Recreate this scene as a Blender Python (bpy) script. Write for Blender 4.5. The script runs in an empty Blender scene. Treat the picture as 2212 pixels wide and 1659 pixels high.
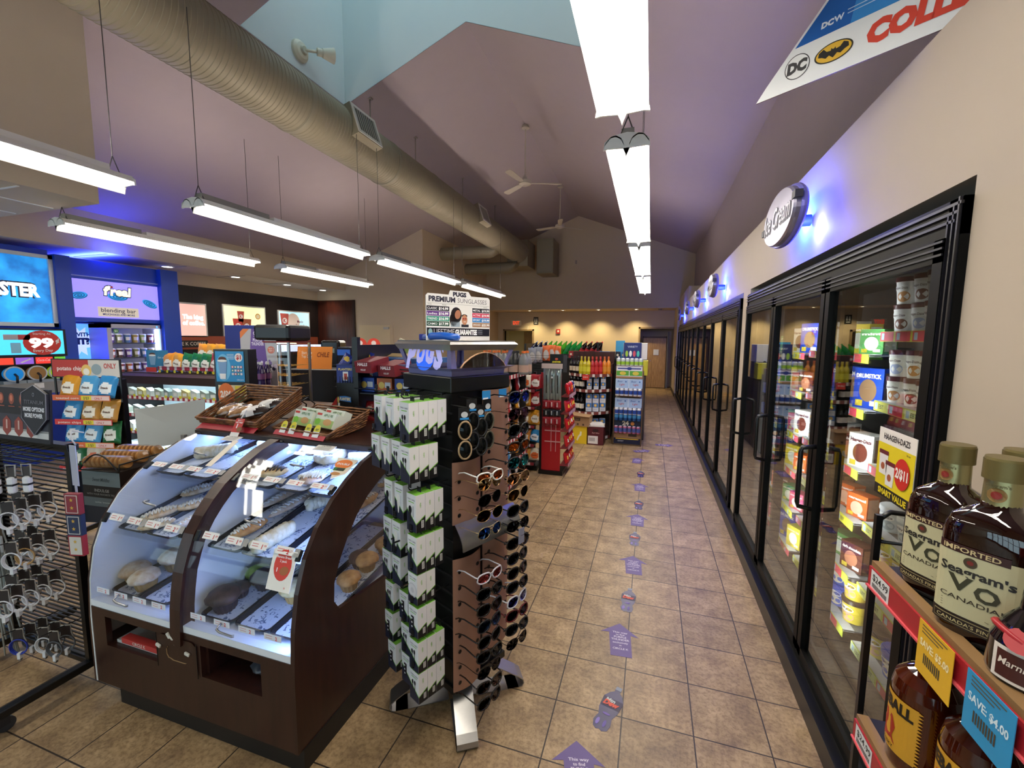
import bpy, bmesh, math, random
from mathutils import Matrix, Vector
random.seed(7)
S = bpy.context.scene
COL = S.collection
PI = math.pi
R = math.radians

# ------------------------------------------------------------------ camera
FPX, YAW, PIT, ROL, CAMZ = 929.6, 0.3098, 0.10495, 0.00829, 1.72
def cam_axes():
    cy, sy, cp, sp, cr, sr = math.cos(YAW), math.sin(YAW), math.cos(PIT), math.sin(PIT), math.cos(ROL), math.sin(ROL)
    f = Vector((-sy*cp, cy*cp, -sp)); r = Vector((cy, sy, 0)); u = r.cross(f)
    return cr*r+sr*u, -sr*r+cr*u, f
CR, CU, CF = cam_axes()
cd = bpy.data.cameras.new('camera'); cam = bpy.data.objects.new('camera', cd); COL.objects.link(cam)
cam.matrix_world = Matrix(((CR.x, CU.x, -CF.x, 0), (CR.y, CU.y, -CF.y, 0), (CR.z, CU.z, -CF.z, CAMZ), (0, 0, 0, 1)))
cd.sensor_width = 36; cd.lens = FPX/2212*36; cd.clip_start = .05; cd.clip_end = 100
S.camera = cam
S.view_settings.view_transform = 'Standard'; S.view_settings.look = 'None'
S.view_settings.gamma = 1; S.view_settings.use_curve_mapping = False
S.view_settings.exposure = 0.7

# ------------------------------------------------------------------ world
W = bpy.data.worlds.new('sky'); S.world = W; W.use_nodes = True
bg = W.node_tree.nodes['Background']; bg.inputs[0].default_value = (.62, .84, .95, 1); bg.inputs[1].default_value = 1.5
LAMP_E = 13.0      # strength of the fluorescent diffusers

# ------------------------------------------------------------------ materials
def lin(h):
    h = h.lstrip('#'); h = ''.join(c*2 for c in h) if len(h) == 3 else h; v = [int(h[i:i+2], 16)/255 for i in (0, 2, 4)]
    return tuple(c/12.92 if c <= .04045 else ((c+.055)/1.055)**2.4 for c in v)+(1,)
_M = {}
def col(h, rough=.5, metal=0, emit=0, noise=0, scale=20, alpha=1, bump=0, coat=0, trans=0):
    k = (h, rough, metal, emit, noise, scale, alpha, bump, coat, trans)
    if k in _M: return _M[k]
    m = bpy.data.materials.new('mat_'+h.strip('#')); m.use_nodes = True
    nt = m.node_tree; b = nt.nodes['Principled BSDF']
    b.inputs['Base Color'].default_value = lin(h); b.inputs['Roughness'].default_value = rough
    b.inputs['Metallic'].default_value = metal
    if coat: b.inputs['Coat Weight'].default_value = coat
    if trans: b.inputs['Transmission Weight'].default_value = trans
    if alpha < 1: b.inputs['Alpha'].default_value = alpha
    if emit:
        b.inputs['Emission Color'].default_value = lin(h); b.inputs['Emission Strength'].default_value = emit
    if noise or bump:
        tc = nt.nodes.new('ShaderNodeTexCoord'); n = nt.nodes.new('ShaderNodeTexNoise')
        n.inputs['Scale'].default_value = scale; n.inputs['Detail'].default_value = 5
        nt.links.new(tc.outputs['Object'], n.inputs['Vector'])
        if noise:
            mx = nt.nodes.new('ShaderNodeMix'); mx.data_type = 'RGBA'
            c = lin(h); mx.inputs[6].default_value = tuple(x*(1-noise) for x in c[:3])+(1,)
            mx.inputs[7].default_value = tuple(min(1, x*(1+noise)) for x in c[:3])+(1,)
            nt.links.new(n.outputs['Fac'], mx.inputs[0]); nt.links.new(mx.outputs[2], b.inputs['Base Color'])
        if bump:
            bp = nt.nodes.new('ShaderNodeBump'); bp.inputs['Strength'].default_value = bump; bp.inputs['Distance'].default_value = .01
            nt.links.new(n.outputs['Fac'], bp.inputs['Height']); nt.links.new(bp.outputs[0], b.inputs['Normal'])
    _M[k] = m; return m
def glass_mat(name, tint=(1, 1, 1), ior=1.5, refl=1.0, rough=0.0):
    m = bpy.data.materials.new(name); m.use_nodes = True; nt = m.node_tree
    nt.nodes.remove(nt.nodes['Principled BSDF']); out = nt.nodes['Material Output']
    tr = nt.nodes.new('ShaderNodeBsdfTransparent'); tr.inputs[0].default_value = tint+(1,)
    gl = nt.nodes.new('ShaderNodeBsdfGlossy'); gl.inputs['Roughness'].default_value = rough
    fr = nt.nodes.new('ShaderNodeFresnel'); ge = nt.nodes.new('ShaderNodeNewGeometry'); mr = nt.nodes.new('ShaderNodeMapRange')
    mr.inputs[3].default_value = ior; mr.inputs[4].default_value = 1/ior; nt.links.new(ge.outputs['Backfacing'], mr.inputs[0]); nt.links.new(mr.outputs[0], fr.inputs[0])
    mu = nt.nodes.new('ShaderNodeMath'); mu.operation = 'MULTIPLY'; mu.inputs[1].default_value = refl; mu.use_clamp = True
    mx = nt.nodes.new('ShaderNodeMixShader')
    nt.links.new(fr.outputs[0], mu.inputs[0]); nt.links.new(mu.outputs[0], mx.inputs[0])
    nt.links.new(tr.outputs[0], mx.inputs[1]); nt.links.new(gl.outputs[0], mx.inputs[2]); nt.links.new(mx.outputs[0], out.inputs[0])
    return m
GLASS = glass_mat('clear_glass'); DOORGLASS = glass_mat('freezer_glass', (.90, .92, .90), 1.55, 1.35)
PLASTIC = glass_mat('clear_plastic', (.95, .97, .98), 1.4, .7, .02)
WRAP = glass_mat('cellophane', (.97, .97, .97), 1.45, 2.5, .12)
def wood_mat(name, c1, c2, rough=.35, scale=(1, 1, .12), coat=0):
    m = bpy.data.materials.new(name); m.use_nodes = True; nt = m.node_tree; b = nt.nodes['Principled BSDF']
    tc = nt.nodes.new('ShaderNodeTexCoord'); mp = nt.nodes.new('ShaderNodeMapping'); mp.inputs['Scale'].default_value = scale
    n = nt.nodes.new('ShaderNodeTexNoise'); n.inputs['Scale'].default_value = 30; n.inputs['Detail'].default_value = 8
    cr = nt.nodes.new('ShaderNodeValToRGB'); cr.color_ramp.elements[0].color = lin(c1); cr.color_ramp.elements[1].color = lin(c2)
    cr.color_ramp.elements[0].position = .3; cr.color_ramp.elements[1].position = .7
    nt.links.new(tc.outputs['Object'], mp.inputs[0]); nt.links.new(mp.outputs[0], n.inputs['Vector'])
    nt.links.new(n.outputs['Fac'], cr.inputs[0]); nt.links.new(cr.outputs[0], b.inputs['Base Color'])
    b.inputs['Roughness'].default_value = rough; b.inputs['Coat Weight'].default_value = coat; b.inputs['Coat Roughness'].default_value = .15
    return m
T = .305
def tile_mat():
    m = bpy.data.materials.new('floor_tile'); m.use_nodes = True; nt = m.node_tree; b = nt.nodes['Principled BSDF']; L = nt.links.new
    N = nt.nodes.new
    tc = N('ShaderNodeTexCoord'); mp = N('ShaderNodeMapping'); mp.inputs['Scale'].default_value = (1/T, 1/T, 1)
    mp.inputs['Location'].default_value = (1.1917, -5.136+6, 0); L(tc.outputs['Object'], mp.inputs[0])
    sp = N('ShaderNodeSeparateXYZ'); L(mp.outputs[0], sp.inputs[0])
    ds = []
    for ax in 'XY':
        fr = N('ShaderNodeMath'); fr.operation = 'FRACT'; L(sp.outputs[ax], fr.inputs[0])
        s = N('ShaderNodeMath'); s.operation = 'SUBTRACT'; s.inputs[1].default_value = .5; L(fr.outputs[0], s.inputs[0])
        a = N('ShaderNodeMath'); a.operation = 'ABSOLUTE'; L(s.outputs[0], a.inputs[0]); ds.append(a)
    mxm = N('ShaderNodeMath'); mxm.operation = 'MAXIMUM'; L(ds[0].outputs[0], mxm.inputs[0]); L(ds[1].outputs[0], mxm.inputs[1])
    gt = N('ShaderNodeMath'); gt.operation = 'GREATER_THAN'; gt.inputs[1].default_value = .4905; L(mxm.outputs[0], gt.inputs[0])
    fl = N('ShaderNodeVectorMath'); fl.operation = 'FLOOR'; L(mp.outputs[0], fl.inputs[0])
    wn = N('ShaderNodeTexWhiteNoise'); L(fl.outputs[0], wn.inputs['Vector'])
    n1 = N('ShaderNodeTexNoise'); n1.inputs['Scale'].default_value = 7; n1.inputs['Detail'].default_value = 10; n1.inputs['Roughness'].default_value = .68
    n2 = N('ShaderNodeTexNoise'); n2.inputs['Scale'].default_value = 55; n2.inputs['Detail'].default_value = 6; n2.inputs['Roughness'].default_value = .7
    L(tc.outputs['Object'], n1.inputs['Vector']); L(tc.outputs['Object'], n2.inputs['Vector'])
    cr = N('ShaderNodeValToRGB'); e = cr.color_ramp.elements
    e[0].position = .3; e[0].color = lin('#7c6349'); e[1].position = .72; e[1].color = lin('#c2a67e')
    x = e.new(.5); x.color = lin('#a58a65')
    L(n1.outputs['Fac'], cr.inputs[0])
    cr2 = N('ShaderNodeValToRGB'); e = cr2.color_ramp.elements; e[0].position = .38; e[0].color = (.55, .5, .45, 1); e[1].position = .56; e[1].color = (1, 1, 1, 1)
    L(n2.outputs['Fac'], cr2.inputs[0])
    mu = N('ShaderNodeMix'); mu.data_type = 'RGBA'; mu.blend_type = 'MULTIPLY'; mu.inputs[0].default_value = .8
    L(cr.outputs[0], mu.inputs[6]); L(cr2.outputs[0], mu.inputs[7])
    mr = N('ShaderNodeMapRange'); mr.inputs[3].default_value = .84; mr.inputs[4].default_value = 1.1; L(wn.outputs['Value'], mr.inputs[0])
    mv = N('ShaderNodeVectorMath'); mv.operation = 'SCALE'; L(mu.outputs[2], mv.inputs[0]); L(mr.outputs[0], mv.inputs['Scale'])
    gm = N('ShaderNodeMix'); gm.data_type = 'RGBA'; gm.inputs[7].default_value = lin('#2e2118')
    L(gt.outputs[0], gm.inputs[0]); L(mv.outputs[0], gm.inputs[6]); L(gm.outputs[2], b.inputs['Base Color'])
    b.inputs['Roughness'].default_value = .38
    rr = N('ShaderNodeMapRange'); rr.inputs[3].default_value = .3; rr.inputs[4].default_value = .6; L(n2.outputs['Fac'], rr.inputs[0]); L(rr.outputs[0], b.inputs['Roughness'])
    bp = N('ShaderNodeBump'); bp.inputs['Strength'].default_value = .5; bp.inputs['Distance'].default_value = .002; bp.invert = True
    L(gt.outputs[0], bp.inputs['Height']); L(bp.outputs[0], b.inputs['Normal'])
    return m

# ------------------------------------------------------------------ mesh builder
def TR(x=0, y=0, z=0, rz=0, rx=0, ry=0):
    return Matrix.Translation((x, y, z)) @ Matrix.Rotation(rz, 4, 'Z') @ Matrix.Rotation(ry, 4, 'Y') @ Matrix.Rotation(rx, 4, 'X')
def FACE(x, y, z, rz=0, tilt=0):
    """frame of an upright panel: local x right, local y up, local z out of the panel (world -y when rz=0)"""
    return Matrix.Translation((x, y, z)) @ Matrix.Rotation(rz, 4, 'Z') @ Matrix.Rotation(PI/2+tilt, 4, 'X')
_fc = {}
def glyphs(s, bold, shear):
    k = (s, bold, shear)
    if k not in _fc:
        c = bpy.data.curves.new('t', 'FONT'); c.body = s; c.size = 1; c.offset = bold; c.shear = shear; c.fill_mode = 'FRONT'
        c.resolution_u = 2; c.align_x = 'LEFT'
        o = bpy.data.objects.new('t', c); COL.objects.link(o)
        me = o.to_mesh()
        v = [tuple(p.co) for p in me.vertices]; f = [tuple(p.vertices) for p in me.polygons]
        o.to_mesh_clear(); bpy.data.objects.remove(o); bpy.data.curves.remove(c)
        _fc[k] = (v, f)
    return _fc[k]
class MB:
    def __init__(s, M=None):
        s.v = []; s.f = []; s.mi = []; s.sm = []; s.mats = []; s.M = M or Matrix()
    def k(s, m):
        if isinstance(m, str): m = col(m)
        if m not in s.mats: s.mats.append(m)
        return s.mats.index(m)
    def add(s, vs, fs, m, smooth=False, M=None):
        A = s.M @ M if M is not None else s.M
        n = len(s.v); s.v += [tuple(A @ Vector(p)) for p in vs]; i = s.k(m)
        for f in fs: s.f.append(tuple(n+a for a in f)); s.mi.append(i); s.sm.append(smooth)
        return s
    def box(s, c, d, m, M=None, b=0):
        x, y, z = c; a, e, g = d[0]/2, d[1]/2, d[2]/2
        if b <= 0:
            vs = [(x+i*a, y+j*e, z+l*g) for i in (-1, 1) for j in (-1, 1) for l in (-1, 1)]
            return s.add(vs, [(0, 1, 3, 2), (4, 6, 7, 5), (0, 4, 5, 1), (2, 3, 7, 6), (0, 2, 6, 4), (1, 5, 7, 3)], m, False, M)
        bm = bmesh.new(); bmesh.ops.create_cube(bm, size=1)
        for v in bm.verts: v.co = Vector((x+v.co.x*d[0], y+v.co.y*d[1], z+v.co.z*d[2]))
        bmesh.ops.bevel(bm, geom=bm.edges[:], offset=min(b, .45*min(d)), segments=2, affect='EDGES', profile=.5)
        bm.verts.index_update()
        vs = [tuple(v.co) for v in bm.verts]; fs = [tuple(v.index for v in f.verts) for f in bm.faces]; bm.free()
        return s.add(vs, fs, m, False, M)
    def lo(s, a, b2, m, M=None, b=0):
        return s.box([(p+q)/2 for p, q in zip(a, b2)], [abs(q-p) for p, q in zip(a, b2)], m, M, b)
    def cyl(s, p0, p1, r0, m, r1=None, n=16, caps=True, M=None, smooth=True):
        p0, p1 = Vector(p0), Vector(p1); r1 = r0 if r1 is None else r1
        d = (p1-p0).normalized(); a = d.orthogonal().normalized(); b = d.cross(a)
        vs = []
        for p, r in ((p0, r0), (p1, r1)):
            vs += [tuple(p+a*(r*math.cos(2*PI*i/n))+b*(r*math.sin(2*PI*i/n))) for i in range(n)]
        s.add(vs, [(i, (i+1) % n, n+(i+1) % n, n+i) for i in range(n)], m, smooth, M)
        if caps: s.add(vs, [tuple(range(n-1, -1, -1)), tuple(range(n, 2*n))], m, False, M)
        return s
    def lathe(s, prof, m, n=20, M=None, ell=1.0, smooth=True, a0=0, a1=2*PI, mats=None):
        full = abs(a1-a0-2*PI) < 1e-6; c = n if full else n+1
        vs = [(r*math.cos(a0+(a1-a0)*i/n), ell*r*math.sin(a0+(a1-a0)*i/n), z) for r, z in prof for i in range(c)]
        for j in range(len(prof)-1):
            fs = [(j*c+i, j*c+(i+1) % c, (j+1)*c+(i+1) % c, (j+1)*c+i) for i in range(n)]
            s.add(vs[j*c:(j+2)*c], [tuple(x-j*c for x in f) for f in fs], mats[j] if mats else m, smooth, M)
        return s
    def tube(s, pts, r, m, n=6, M=None, closed=False):
        pts = [Vector(p) for p in pts]; N = len(pts); rings = []
        prev = None
        for i, p in enumerate(pts):
            if closed: d = pts[(i+1) % N]-pts[i-1]
            else: d = pts[min(i+1, N-1)]-pts[max(i-1, 0)]
            d.normalize()
            a = d.orthogonal().normalized() if prev is None else (prev-d*prev.dot(d)).normalized()
            prev = a; b = d.cross(a)
            rings += [tuple(p+a*(r*math.cos(2*PI*k/n))+b*(r*math.sin(2*PI*k/n))) for k in range(n)]
        K = N if closed else N-1; fs = []
        for i in range(K):
            j = (i+1) % N
            fs += [(i*n+k, i*n+(k+1) % n, j*n+(k+1) % n, j*n+k) for k in range(n)]
        if not closed: fs += [tuple(range(n-1, -1, -1)), tuple((N-1)*n+k for k in range(n))]
        return s.add(rings, fs, m, True, M)
    def prism(s, poly, h0, h1, m, M=None, mside=None):
        """polygon in local xy, from z=h0 to h1"""
        n = len(poly)
        vs = [(x, y, h0) for x, y in poly]+[(x, y, h1) for x, y in poly]
        s.add(vs, [tuple(range(n-1, -1, -1)), tuple(range(n, 2*n))], m, False, M)
        return s.add(vs, [(i, (i+1) % n, n+(i+1) % n, n+i) for i in range(n)], mside or m, False, M)
    def grid(s, fn, nu, nv, m, M=None, smooth=True, wrapu=False):
        vs = [fn(i/nu, j/nv) for j in range(nv+1) for i in range(nu+1)]
        fs = [(j*(nu+1)+i, j*(nu+1)+i+1, (j+1)*(nu+1)+i+1, (j+1)*(nu+1)+i) for j in range(nv) for i in range(nu)]
        return s.add(vs, fs, m, smooth, M)
    # flat graphics on a panel frame: local x right, y up, z out; lay lifts each layer a little
    def rect(s, x0, y0, x1, y1, m, lay=1, M=None, e=.0004):
        z = lay*e; return s.add([(x0, y0, z), (x1, y0, z), (x1, y1, z), (x0, y1, z)], [(0, 1, 2, 3)], m, False, M)
    def poly(s, pts, m, lay=1, M=None, e=.0004):
        return s.add([(x, y, lay*e) for x, y in pts], [tuple(range(len(pts)))], m, False, M)
    def disc(s, x, y, r, m, lay=1, M=None, ry=None, n=20, e=.0004, rot=0):
        ry = r if ry is None else ry; c, t = math.cos(rot), math.sin(rot)
        P = [(r*math.cos(2*PI*i/n), ry*math.sin(2*PI*i/n)) for i in range(n)]
        return s.poly([(x+a*c-b*t, y+a*t+b*c) for a, b in P], m, lay, M, e)
    def text(s, t, x, y, h, m, lay=2, M=None, w=None, al='c', bold=.01, shear=0, e=.0004, rot=0):
        """h = height of a capital; w = fit to this width"""
        v, f = glyphs(t, bold, shear)
        if not v: return s
        x0 = min(p[0] for p in v); x1 = max(p[0] for p in v); k = h/.70; kx = k if w is None else w/(x1-x0)
        W_ = (x1-x0)*kx; ox = {'l': x, 'c': x-W_/2, 'r': x-W_}[al]
        P = [(ox+(p[0]-x0)*kx, y+p[1]*k) for p in v]
        if rot:
            c, q = math.cos(rot), math.sin(rot); P = [(x+(a-x)*c-(b-y)*q, y+(a-x)*q+(b-y)*c) for a, b in P]
        return s.add([(a, b, lay*e) for a, b in P], f, m, False, M)
    def bag(s, w, h, d, m1, m2=None, seed=0, M=None, ell=(0, -.1, .36, .3), n=12):
        rnd = random.Random(seed); ph = [rnd.uniform(0, 6.28) for _ in range(5)]
        for sg in (1, -1):
            vs = []; nv = n+2
            for j in range(nv+1):
                v = -1+2*j/nv
                for i in range(n+1):
                    u = -1+2*i/n; e = max(0, 1-abs(u)**3.2)*max(0, 1-abs(v)**4)
                    wr = .10*math.sin(5*u+4*v+ph[0])+.08*math.sin(9*v-6*u+ph[1])+.05*math.sin(13*u+ph[2])
                    y = d/2*(e**.7)*(1+wr*(abs(v)+.3)); sx = 1-.10*e*0-.05*(1-abs(v))
                    vs.append((u*w/2*sx, v*h/2+.012*h*math.sin(6*u+ph[3])*(abs(v) > .9), sg*y))
            fs = [(j*(n+1)+i, j*(n+1)+i+1, (j+1)*(n+1)+i+1, (j+1)*(n+1)+i) for j in range(nv) for i in range(n)]
            if sg < 0: fs = [f[::-1] for f in fs]
            A = []; B = []
            for k, f in enumerate(fs):
                u = -1+2*((k % n)+.5)/n; v = -1+2*((k//n)+.5)/nv
                (B if m2 is not None and sg > 0 and ((u-ell[0]*2)/(ell[2]*2))**2+((v-ell[1]*2)/(ell[3]*2))**2 < 1 else A).append(f)
            s.add(vs, A, m1, True, M)
            if B: s.add(vs, B, m2, True, M)
        return s
    def build(s, name, parent=None, smooth_angle=None):
        me = bpy.data.meshes.new(name); me.from_pydata(s.v, [], s.f)
        for m in s.mats: me.materials.append(m)
        me.polygons.foreach_set('material_index', s.mi); me.polygons.foreach_set('use_smooth', s.sm)
        me.update()
        o = bpy.data.objects.new(name, me); COL.objects.link(o); ALLO.append(o)
        if parent: o.parent = parent
        return o
def tag(o, label=None, cat=None, group=None, kind=None):
    if label: o['label'] = label
    if cat: o['category'] = cat
    if group: o['group'] = group
    if kind: o['kind'] = kind
    return o
def thing(name, label, cat, M=None, group=None):
    o = bpy.data.objects.new(name, None); COL.objects.link(o); ALLO.append(o); o.empty_display_size = .05
    if M is not None: o.matrix_world = M
    return tag(o, label, cat, group)
def struct(name, mb): return tag(mb.build(name), kind='structure')
ALLO = []
class Proto:
    """first placement moves the thing itself, later ones copy it with its parts"""
    def __init__(s, make): s.make = make; s.src = None
    def put(s, M, label, group=None):
        if s.src is None:
            n = len(ALLO); s.src = s.make(); new = ALLO[n:]
            s.kids = {o.name: [c for c in new if c.parent == o] for o in new}
            c = s.src
        else:
            def cp(o, par):
                c = o.copy(); COL.objects.link(c)
                if par is not None: c.parent = par
                for ch in s.kids.get(o.name, []): cp(ch, c)
                return c
            c = cp(s.src, None)
        c.matrix_world = M; c['label'] = label
        if group: c['group'] = group
        return c
ORD = ['first', 'second', 'third', 'fourth', 'fifth', 'sixth', 'seventh', 'eighth', 'ninth', 'tenth', 'eleventh', 'twelfth', 'thirteenth', 'fourteenth', 'fifteenth', 'sixteenth']
def pt(px, py, D):
    """world point seen at pixel (px,py) of the photograph, D metres ahead of the camera"""
    return Vector((0, 0, CAMZ)) + D*(CF + CR*((px-1106)/FPX) + CU*((829.5-py)/FPX))

def on(px, py, x=None, y=None, z=None):
    d = CF + CR*((px-1106)/FPX) + CU*((829.5-py)/FPX)
    t = x/d.x if x is not None else y/d.y if y is not None else (z-CAMZ)/d.z
    return Vector((0, 0, CAMZ))+t*d
BEIGE = col('#c6b498', .7, noise=.03, scale=6, bump=.12)
BEIGR = col('#b7a999', .7, noise=.03, scale=6, bump=.12)
CEIL = col('#a49798', .8, noise=.03, scale=5)
WHITE = col('#e9e9e6', .45); BLACK = col('#0b0b0c', .35); BLK = BLACK; WHT = WHITE
CHROME = col('#c8c8c8', .2, 1); STEEL = col('#9a9a9a', .35, 1)
DARKWOOD = wood_mat('dark_wood_laminate', '#2a140d', '#43241a', .35)
WIRE = col('#0d0d0e', .4)

# ================================================================== SETTING
b = MB(); b.lo((-10, -4, -.1), (2.4, 17, 0), tile_mat()); struct('floor', b)
RX, RZ = -2.4, 5.72                       # ridge
def zl(x): return RZ+.39*(x-RX) if x < RX else RZ-.385*(x-RX)
Y0, Y1, YG = 3.8, 5.45, 14.5             # skylight well from Y0 to Y1, gable wall at YG
XL, XR = -4.27, -.53
def slope(mb, xa, xb, ya, yb, t=.004):
    za, zb = zl(xa), zl(xb)
    vs = [(xa, ya, za), (xb, ya, zb), (xb, yb, zb), (xa, yb, za)]
    vs += [(x, y, z+t) for x, y, z in vs]
    mb.add(vs, [(3, 2, 1, 0), (4, 5, 6, 7), (0, 1, 5, 4), (1, 2, 6, 5), (2, 3, 7, 6), (3, 0, 4, 7)], CEIL)
b = MB()
for ya, yb, xs in ((-4, Y0, (-9, RX, 1.2)), (Y1, YG+.1, (-9, RX, 1.2))): slope(b, xs[0], xs[1], ya, yb); slope(b, xs[1], xs[2], ya, yb)
slope(b, -9, XL, Y0, Y1); slope(b, XR, 1.2, Y0, Y1)
struct('ceiling', b)
WELL = col('#cbd6d6', .8, noise=.02, scale=4)
b = MB(); WT = 8.2
b.add([(XL, Y1, zl(XL)), (RX, Y1, RZ), (XR, Y1, zl(XR)), (XR, Y1, WT), (XL, Y1, WT)], [(0, 1, 2, 3, 4)], WELL)
b.add([(XL, Y0, zl(XL)), (RX, Y0, RZ), (XR, Y0, zl(XR)), (XR, Y0, WT), (XL, Y0, WT)], [(4, 3, 2, 1, 0)], WELL)
b.add([(XL, Y0, zl(XL)), (XL, Y1, zl(XL)), (XL, Y1, WT), (XL, Y0, WT)], [(0, 1, 2, 3)], WELL)
b.add([(XR, Y0, zl(XR)), (XR, Y1, zl(XR)), (XR, Y1, WT), (XR, Y0, WT)], [(3, 2, 1, 0)], WELL)
struct('wall_skylight', b)
# left side: bulkhead near the entrance, soffit, side wall, storage room
SOF = col('#c5b7a2', .75, noise=.02, scale=5); ACT = col('#b8b0a6', .85, noise=.05, scale=60)
b = MB(); b.lo((-9, -4, 2.98), (-5.04, 2.84, 4.9), SOF); b.lo((-9, -4, 2.96), (-5.04, 2.84, 2.98), SOF)
for i in range(6): b.lo((-5.05-.61*i-.62, -4, 2.955), (-5.05-.61*i-.6, 2.8, 2.96), WHITE)
for i in range(6): b.lo((-9, 2.3-1.2*i, 2.955), (-5.1, 2.32-1.2*i, 2.96), WHITE)
struct('ceiling_bulkhead', b)
b = MB(); b.lo((-8.95, 2.84, 2.98), (-8.0, 10, 3.75), SOF)
for y in (3.4, 4.6, 5.8, 7.0, 8.2, 9.4): b.lo((-8.9, y, 2.974), (-8.1, y+.02, 2.981), col('#8f877c', .8))
struct('ceiling_soffit', b)
b = MB(); b.lo((-9.1, -4, 0), (-8.95, 10, 3.6), BEIGE); struct('wall_left', b)
b = MB(); b.lo((-8.95, 4.6, .9), (-8.93, 10, 2.73), wood_mat('espresso_panel', '#130d0b', '#1f1613', .4)); struct('trim_1', b)
b = MB(); b.lo((-8.93, 9.975, .9), (-7.73, 10, 2.73), wood_mat('mahogany_panel', '#2c120b', '#4a2013', .3, (1, 1, .08))); b.lo((-7.75, 9.95, .9), (-7.7, 10, 2.73), '#2a100a'); struct('trim_2', b)
b = MB(); b.lo((-9.1, 10, 0), (-5.62, 10.15, zl(-5.62)+.05), BEIGE); struct('wall_storage', b)
b = MB(); b.lo((-5.77, 10.15, 0), (-5.62, 15.75, zl(-5.62)+.05), BEIGE); struct('wall_side', b)
# gable wall above, recessed wall below with can lights
b = MB()
pts = [(-5.62, 2.72), (1.2, 2.72), (1.2, zl(1.2)+.05), (RX, RZ+.05), (-5.62, zl(-5.62)+.05)]
b.prism(pts, 0, .1, BEIGE, FACE(0, YG+.1, 0)); struct('wall_gable', b)
b = MB(); b.lo((-5.62, YG+.1, 2.72), (1.2, 15.75, 2.8), BEIGE); struct('ceiling_back_soffit', b)
b = MB()      # back wall with two doorways
DW = [(-5.62, -5.35), (-4.25, -.36), (.72, .95)]
for x0, x1 in DW: b.lo((x0, 15.75, 0), (x1, 15.9, 2.72), BEIGE)
b.lo((-5.35, 15.75, 2.02), (-4.25, 15.9, 2.72), BEIGE); b.lo((-.36, 15.75, 2.1), (.72, 15.9, 2.72), BEIGE)
struct('wall_back', b)
YW = col('#d8c690', .7)
b = MB(); b.lo((-5.8, 17.3, 0), (-3.9, 17.4, 2.7), YW); b.lo((-5.8, 15.9, 0), (-5.7, 17.4, 2.7), YW); b.lo((-4, 15.9, 0), (-3.9, 17.4, 2.7), YW); b.lo((-5.8, 15.9, 2.7), (-3.9, 17.4, 2.8), YW); struct('wall_hallway', b)
b = MB(); b.lo((-.7, 16.9, 0), (.95, 17, 2.7), BEIGE); b.lo((-.7, 15.9, 2.3), (.95, 17, 2.4), WHITE); b.lo((.9, 15.9, 0), (1, 17, 2.4), BEIGE); b.lo((-.8, 15.9, 0), (-.7, 17, 2.4), BEIGE); struct('wall_stockroom', b)
# right: cooler box wall, ledge, upper wall
XC = .8
for p, q in (((XC, -4, 0), (1.0, 1.5, 2.66)), ((XC, 1.5, 2.16), (1.0, 13.95, 2.66)), ((XC, 4.205, 0), (.86, 4.495, 2.16)), ((.74, 13.95, 0), (.95, 15.75, 2.72)), ((1.0, -4, 2.56), (1.2, 15.75, 2.655)), ((.8, 11.0, 2.66), (1.2, 14.5, 2.98))):
    b = MB(); b.lo(p, q, BEIGR); struct('wall_right', b)
b = MB(); b.lo((1.2, -4, 2.56), (1.32, 15.75, zl(1.2)+.1), CEIL); struct('wall_upper_right', b)
# storefront behind the camera
b = MB(); FR = col('#4a4a4c', .4, .6)
b.lo((-9, -4, 0), (1.2, -3.9, .25), FR); b.lo((-9, -4, 2.6), (1.2, -3.9, 5.8), BEIGE)
for i in range(9): b.lo((-9+i*1.25, -4, .25), (-8.93+i*1.25, -3.9, 2.6), FR)
b.lo((-9, -4, 1.2), (1.2, -3.92, 1.26), FR)
struct('wall_front', b)
b = MB(); b.lo((.735, 1.2, 0), (.8, 13.95, .1), BLACK); b.lo((.72, 13.95, 0), (.74, 15.75, .1), '#2a211b'); struct('baseboard_right', b)

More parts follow.
